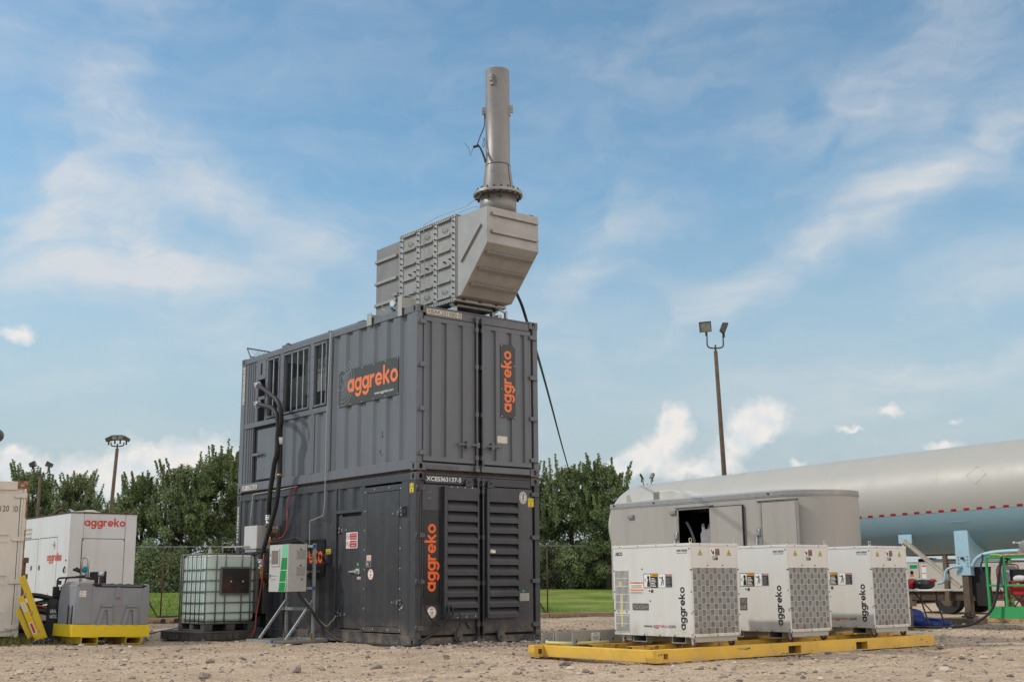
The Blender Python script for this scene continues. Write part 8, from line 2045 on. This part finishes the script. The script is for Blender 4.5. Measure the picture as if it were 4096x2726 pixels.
for x, y in ((-2.95, 6.05), (-2.5, 6.05), (-2.95, 6.45), (-2.5, 6.45)):
    mb = MB(); mb.cyl((x, y - .03, .12), (x, y + .03, .12), .12, n=16); mb.build('wheel', M['rubber'], ct)
mb = MB(); lump(mb, (-2.74, 6.29, 1.21), .045, .03, .055, 41, 12, 8); o = mb.solo('rag', M['teal'], (-2.74, 6.29, 1.15)); tag(o, 'teal rag stuffed in the silver loop handle of the engine cart', 'rag')
pipe('ground_hose', 'thin dark hose lying on the gravel between the yellow tray and the spill pallet', [(-2.1, 4.9, .02), (-1.7, 6.0, .02), (-1.0, 7.6, .02), (.2, 9.5, .02), (1.8, 12.0, .02), (2.2, 13.5, .02)], .012, M['rubber'], True, 6, 'hose')
dl_ = thing('dolly_base', 'small black wheeled base on the gravel below the rusty fence post', 'dolly', (2.35, 14.6, 0))
mb = MB(); mb.box(2.15, 2.6, 14.5, 14.75, .14, .18); mb.build('plate', M['black'], dl_)
for x in (2.2, 2.55):
    mb = MB(); mb.cyl((x, 14.5, .06), (x, 14.55, .06), .06, n=12); mb.build('wheel', M['rubber'], dl_)

# ================================================================== light poles
def lamp_head(mb, c, yaw, tilt, w=.62, h=.42, d=.22, par=None):
    m = Euler((tilt, 0, yaw)).to_matrix(); c = Vector(c); ax, ay, az_ = m @ V(1, 0, 0), m @ V(0, 1, 0), m @ V(0, 0, 1)
    P = [(-w / 2, -h / 2), (w / 2, -h / 2), (w / 2, h / 2), (-w / 2, h / 2)]
    f = [c + ax * x + az_ * z - ay * d / 2 for x, z in P]; b = [c + ax * x * .72 + az_ * z * .72 + ay * d / 2 for x, z in P]
    i = mb.pts(f); j = mb.pts(b)
    mb.mat(0); mb.face([j + k for k in range(4)][::-1])
    for k in range(4): mb.face((i + k, j + k, j + (k + 1) % 4, i + (k + 1) % 4))
    # rim and glass
    g_ = [c + ax * x * .84 + az_ * z * .80 - ay * (d / 2 - .02) for x, z in P]; q = mb.pts(g_)
    for k in range(4): mb.face((i + k, i + (k + 1) % 4, q + (k + 1) % 4, q + k))
    mb.mat(1); q2 = mb.pts(g_); mb.face([q2 + k for k in range(4)]); mb.mat(0)
def light_pole(base, top, r0, r1, heads, label, lean=(0, 0), span=.55):
    root = thing('light_pole', label, 'light pole', base)
    b = Vector(base); t = Vector((b.x + lean[0], b.y + lean[1], top))
    mb = MB(); mb.cyl(b, t, r0, r1, 10); mb.build('pole', M['pole'], root)
    rgt = V(.78, -.625, 0)
    mb = MB(); k_ = span / .36; top_ = min(h[1] for h in heads) - .12; mb.cyl(t, t + V(0, 0, .28 * k_), .03, n=8); mb.tube(bend([t + rgt * -span + V(0, 0, top_), t + rgt * -span + V(0, 0, .17 * k_), t + V(0, 0, .12 * k_), t + rgt * span + V(0, 0, .17 * k_), t + rgt * span + V(0, 0, top_)], .15 * k_, 6), .024, 8, False); mb.build('bracket', M['lamp'], root)
    for (dx, dz, yaw, tilt, w, h, d) in heads:
        mb = MB(); c = t + rgt * dx + V(0, 0, dz); lamp_head(mb, c, R(yaw), R(tilt), w, h, d); mb.mat(0).cyl(c + V(0, 0, -h * .45 - .14), c + V(0, 0, -h * .3), .032, n=8); mb.build('lamp_head', [M['lamp'], M['glass']], root)
    return root
light_pole((6.01, 29.28, 0), 5.98, .085, .06, [(-.33, .36, 60, -20, .24, .17, .24), (-.10, .40, -38, -10, .24, .18, .18), (.10, .40, -38, -10, .24, .18, .18), (.33, .36, -120, -25, .24, .17, .24)], 'timber light pole with four floodlights, standing behind the white generator', (.21, -.17), .24)
light_pole((18.69, 10.16, 0), 8.17, .095, .062, [(-.28, .80, -62, 12, .40, .34, .17), (.29, .76, 42, 22, .28, .38, .18)], 'tall timber light pole with two large floodlights, rising behind the tank trailer', (-.18, .14), .26)
light_pole((8.8, 46.2, 0), 6.3, .09, .07, [(-.42, .62, 60, -20, .34, .26, .3), (.42, .60, -120, -20, .34, .26, .3)], 'distant light pole whose two floodlights show above the trees at the left', (0, 0), .36)
light_pole((32.3, 27.35, 0), 5.55, .07, .05, [(-.27, .52, 40, -30, .24, .30, .10), (.27, .54, -100, -30, .24, .30, .10)], 'distant light pole whose two small lamps peep over the dome end of the tank trailer', (0, 0), .20)
gl = thing('globe_lamp', 'dark round globe on a pole cut by the left photo edge', 'lamp', (-3.98, 7.8, 0))
mb = MB(); mb.lathe((-3.98, 7.815, 3.64), (0, 0, 1), [(.001, -.125)] + [(.125 * math.sin(R(a)), -.125 * math.cos(R(a))) for a in range(15, 180, 15)] + [(.001, .125)], 24); mb.build('globe', mat('mottled_dark_globe', (.10, .085, .08), .35, 0, .4, 14), gl)
mb = MB(); mb.cyl((-4.03, 7.855, 0), (-4.03, 7.855, 3.55), .022, n=8); mb.build('pole', M['bolt'], gl)
mb = MB(); mb.cyl((-4.04, 7.86, 3.36), (-4.04, 7.86, 3.46), .05, n=12); mb.build('collar', M['navy'], gl)
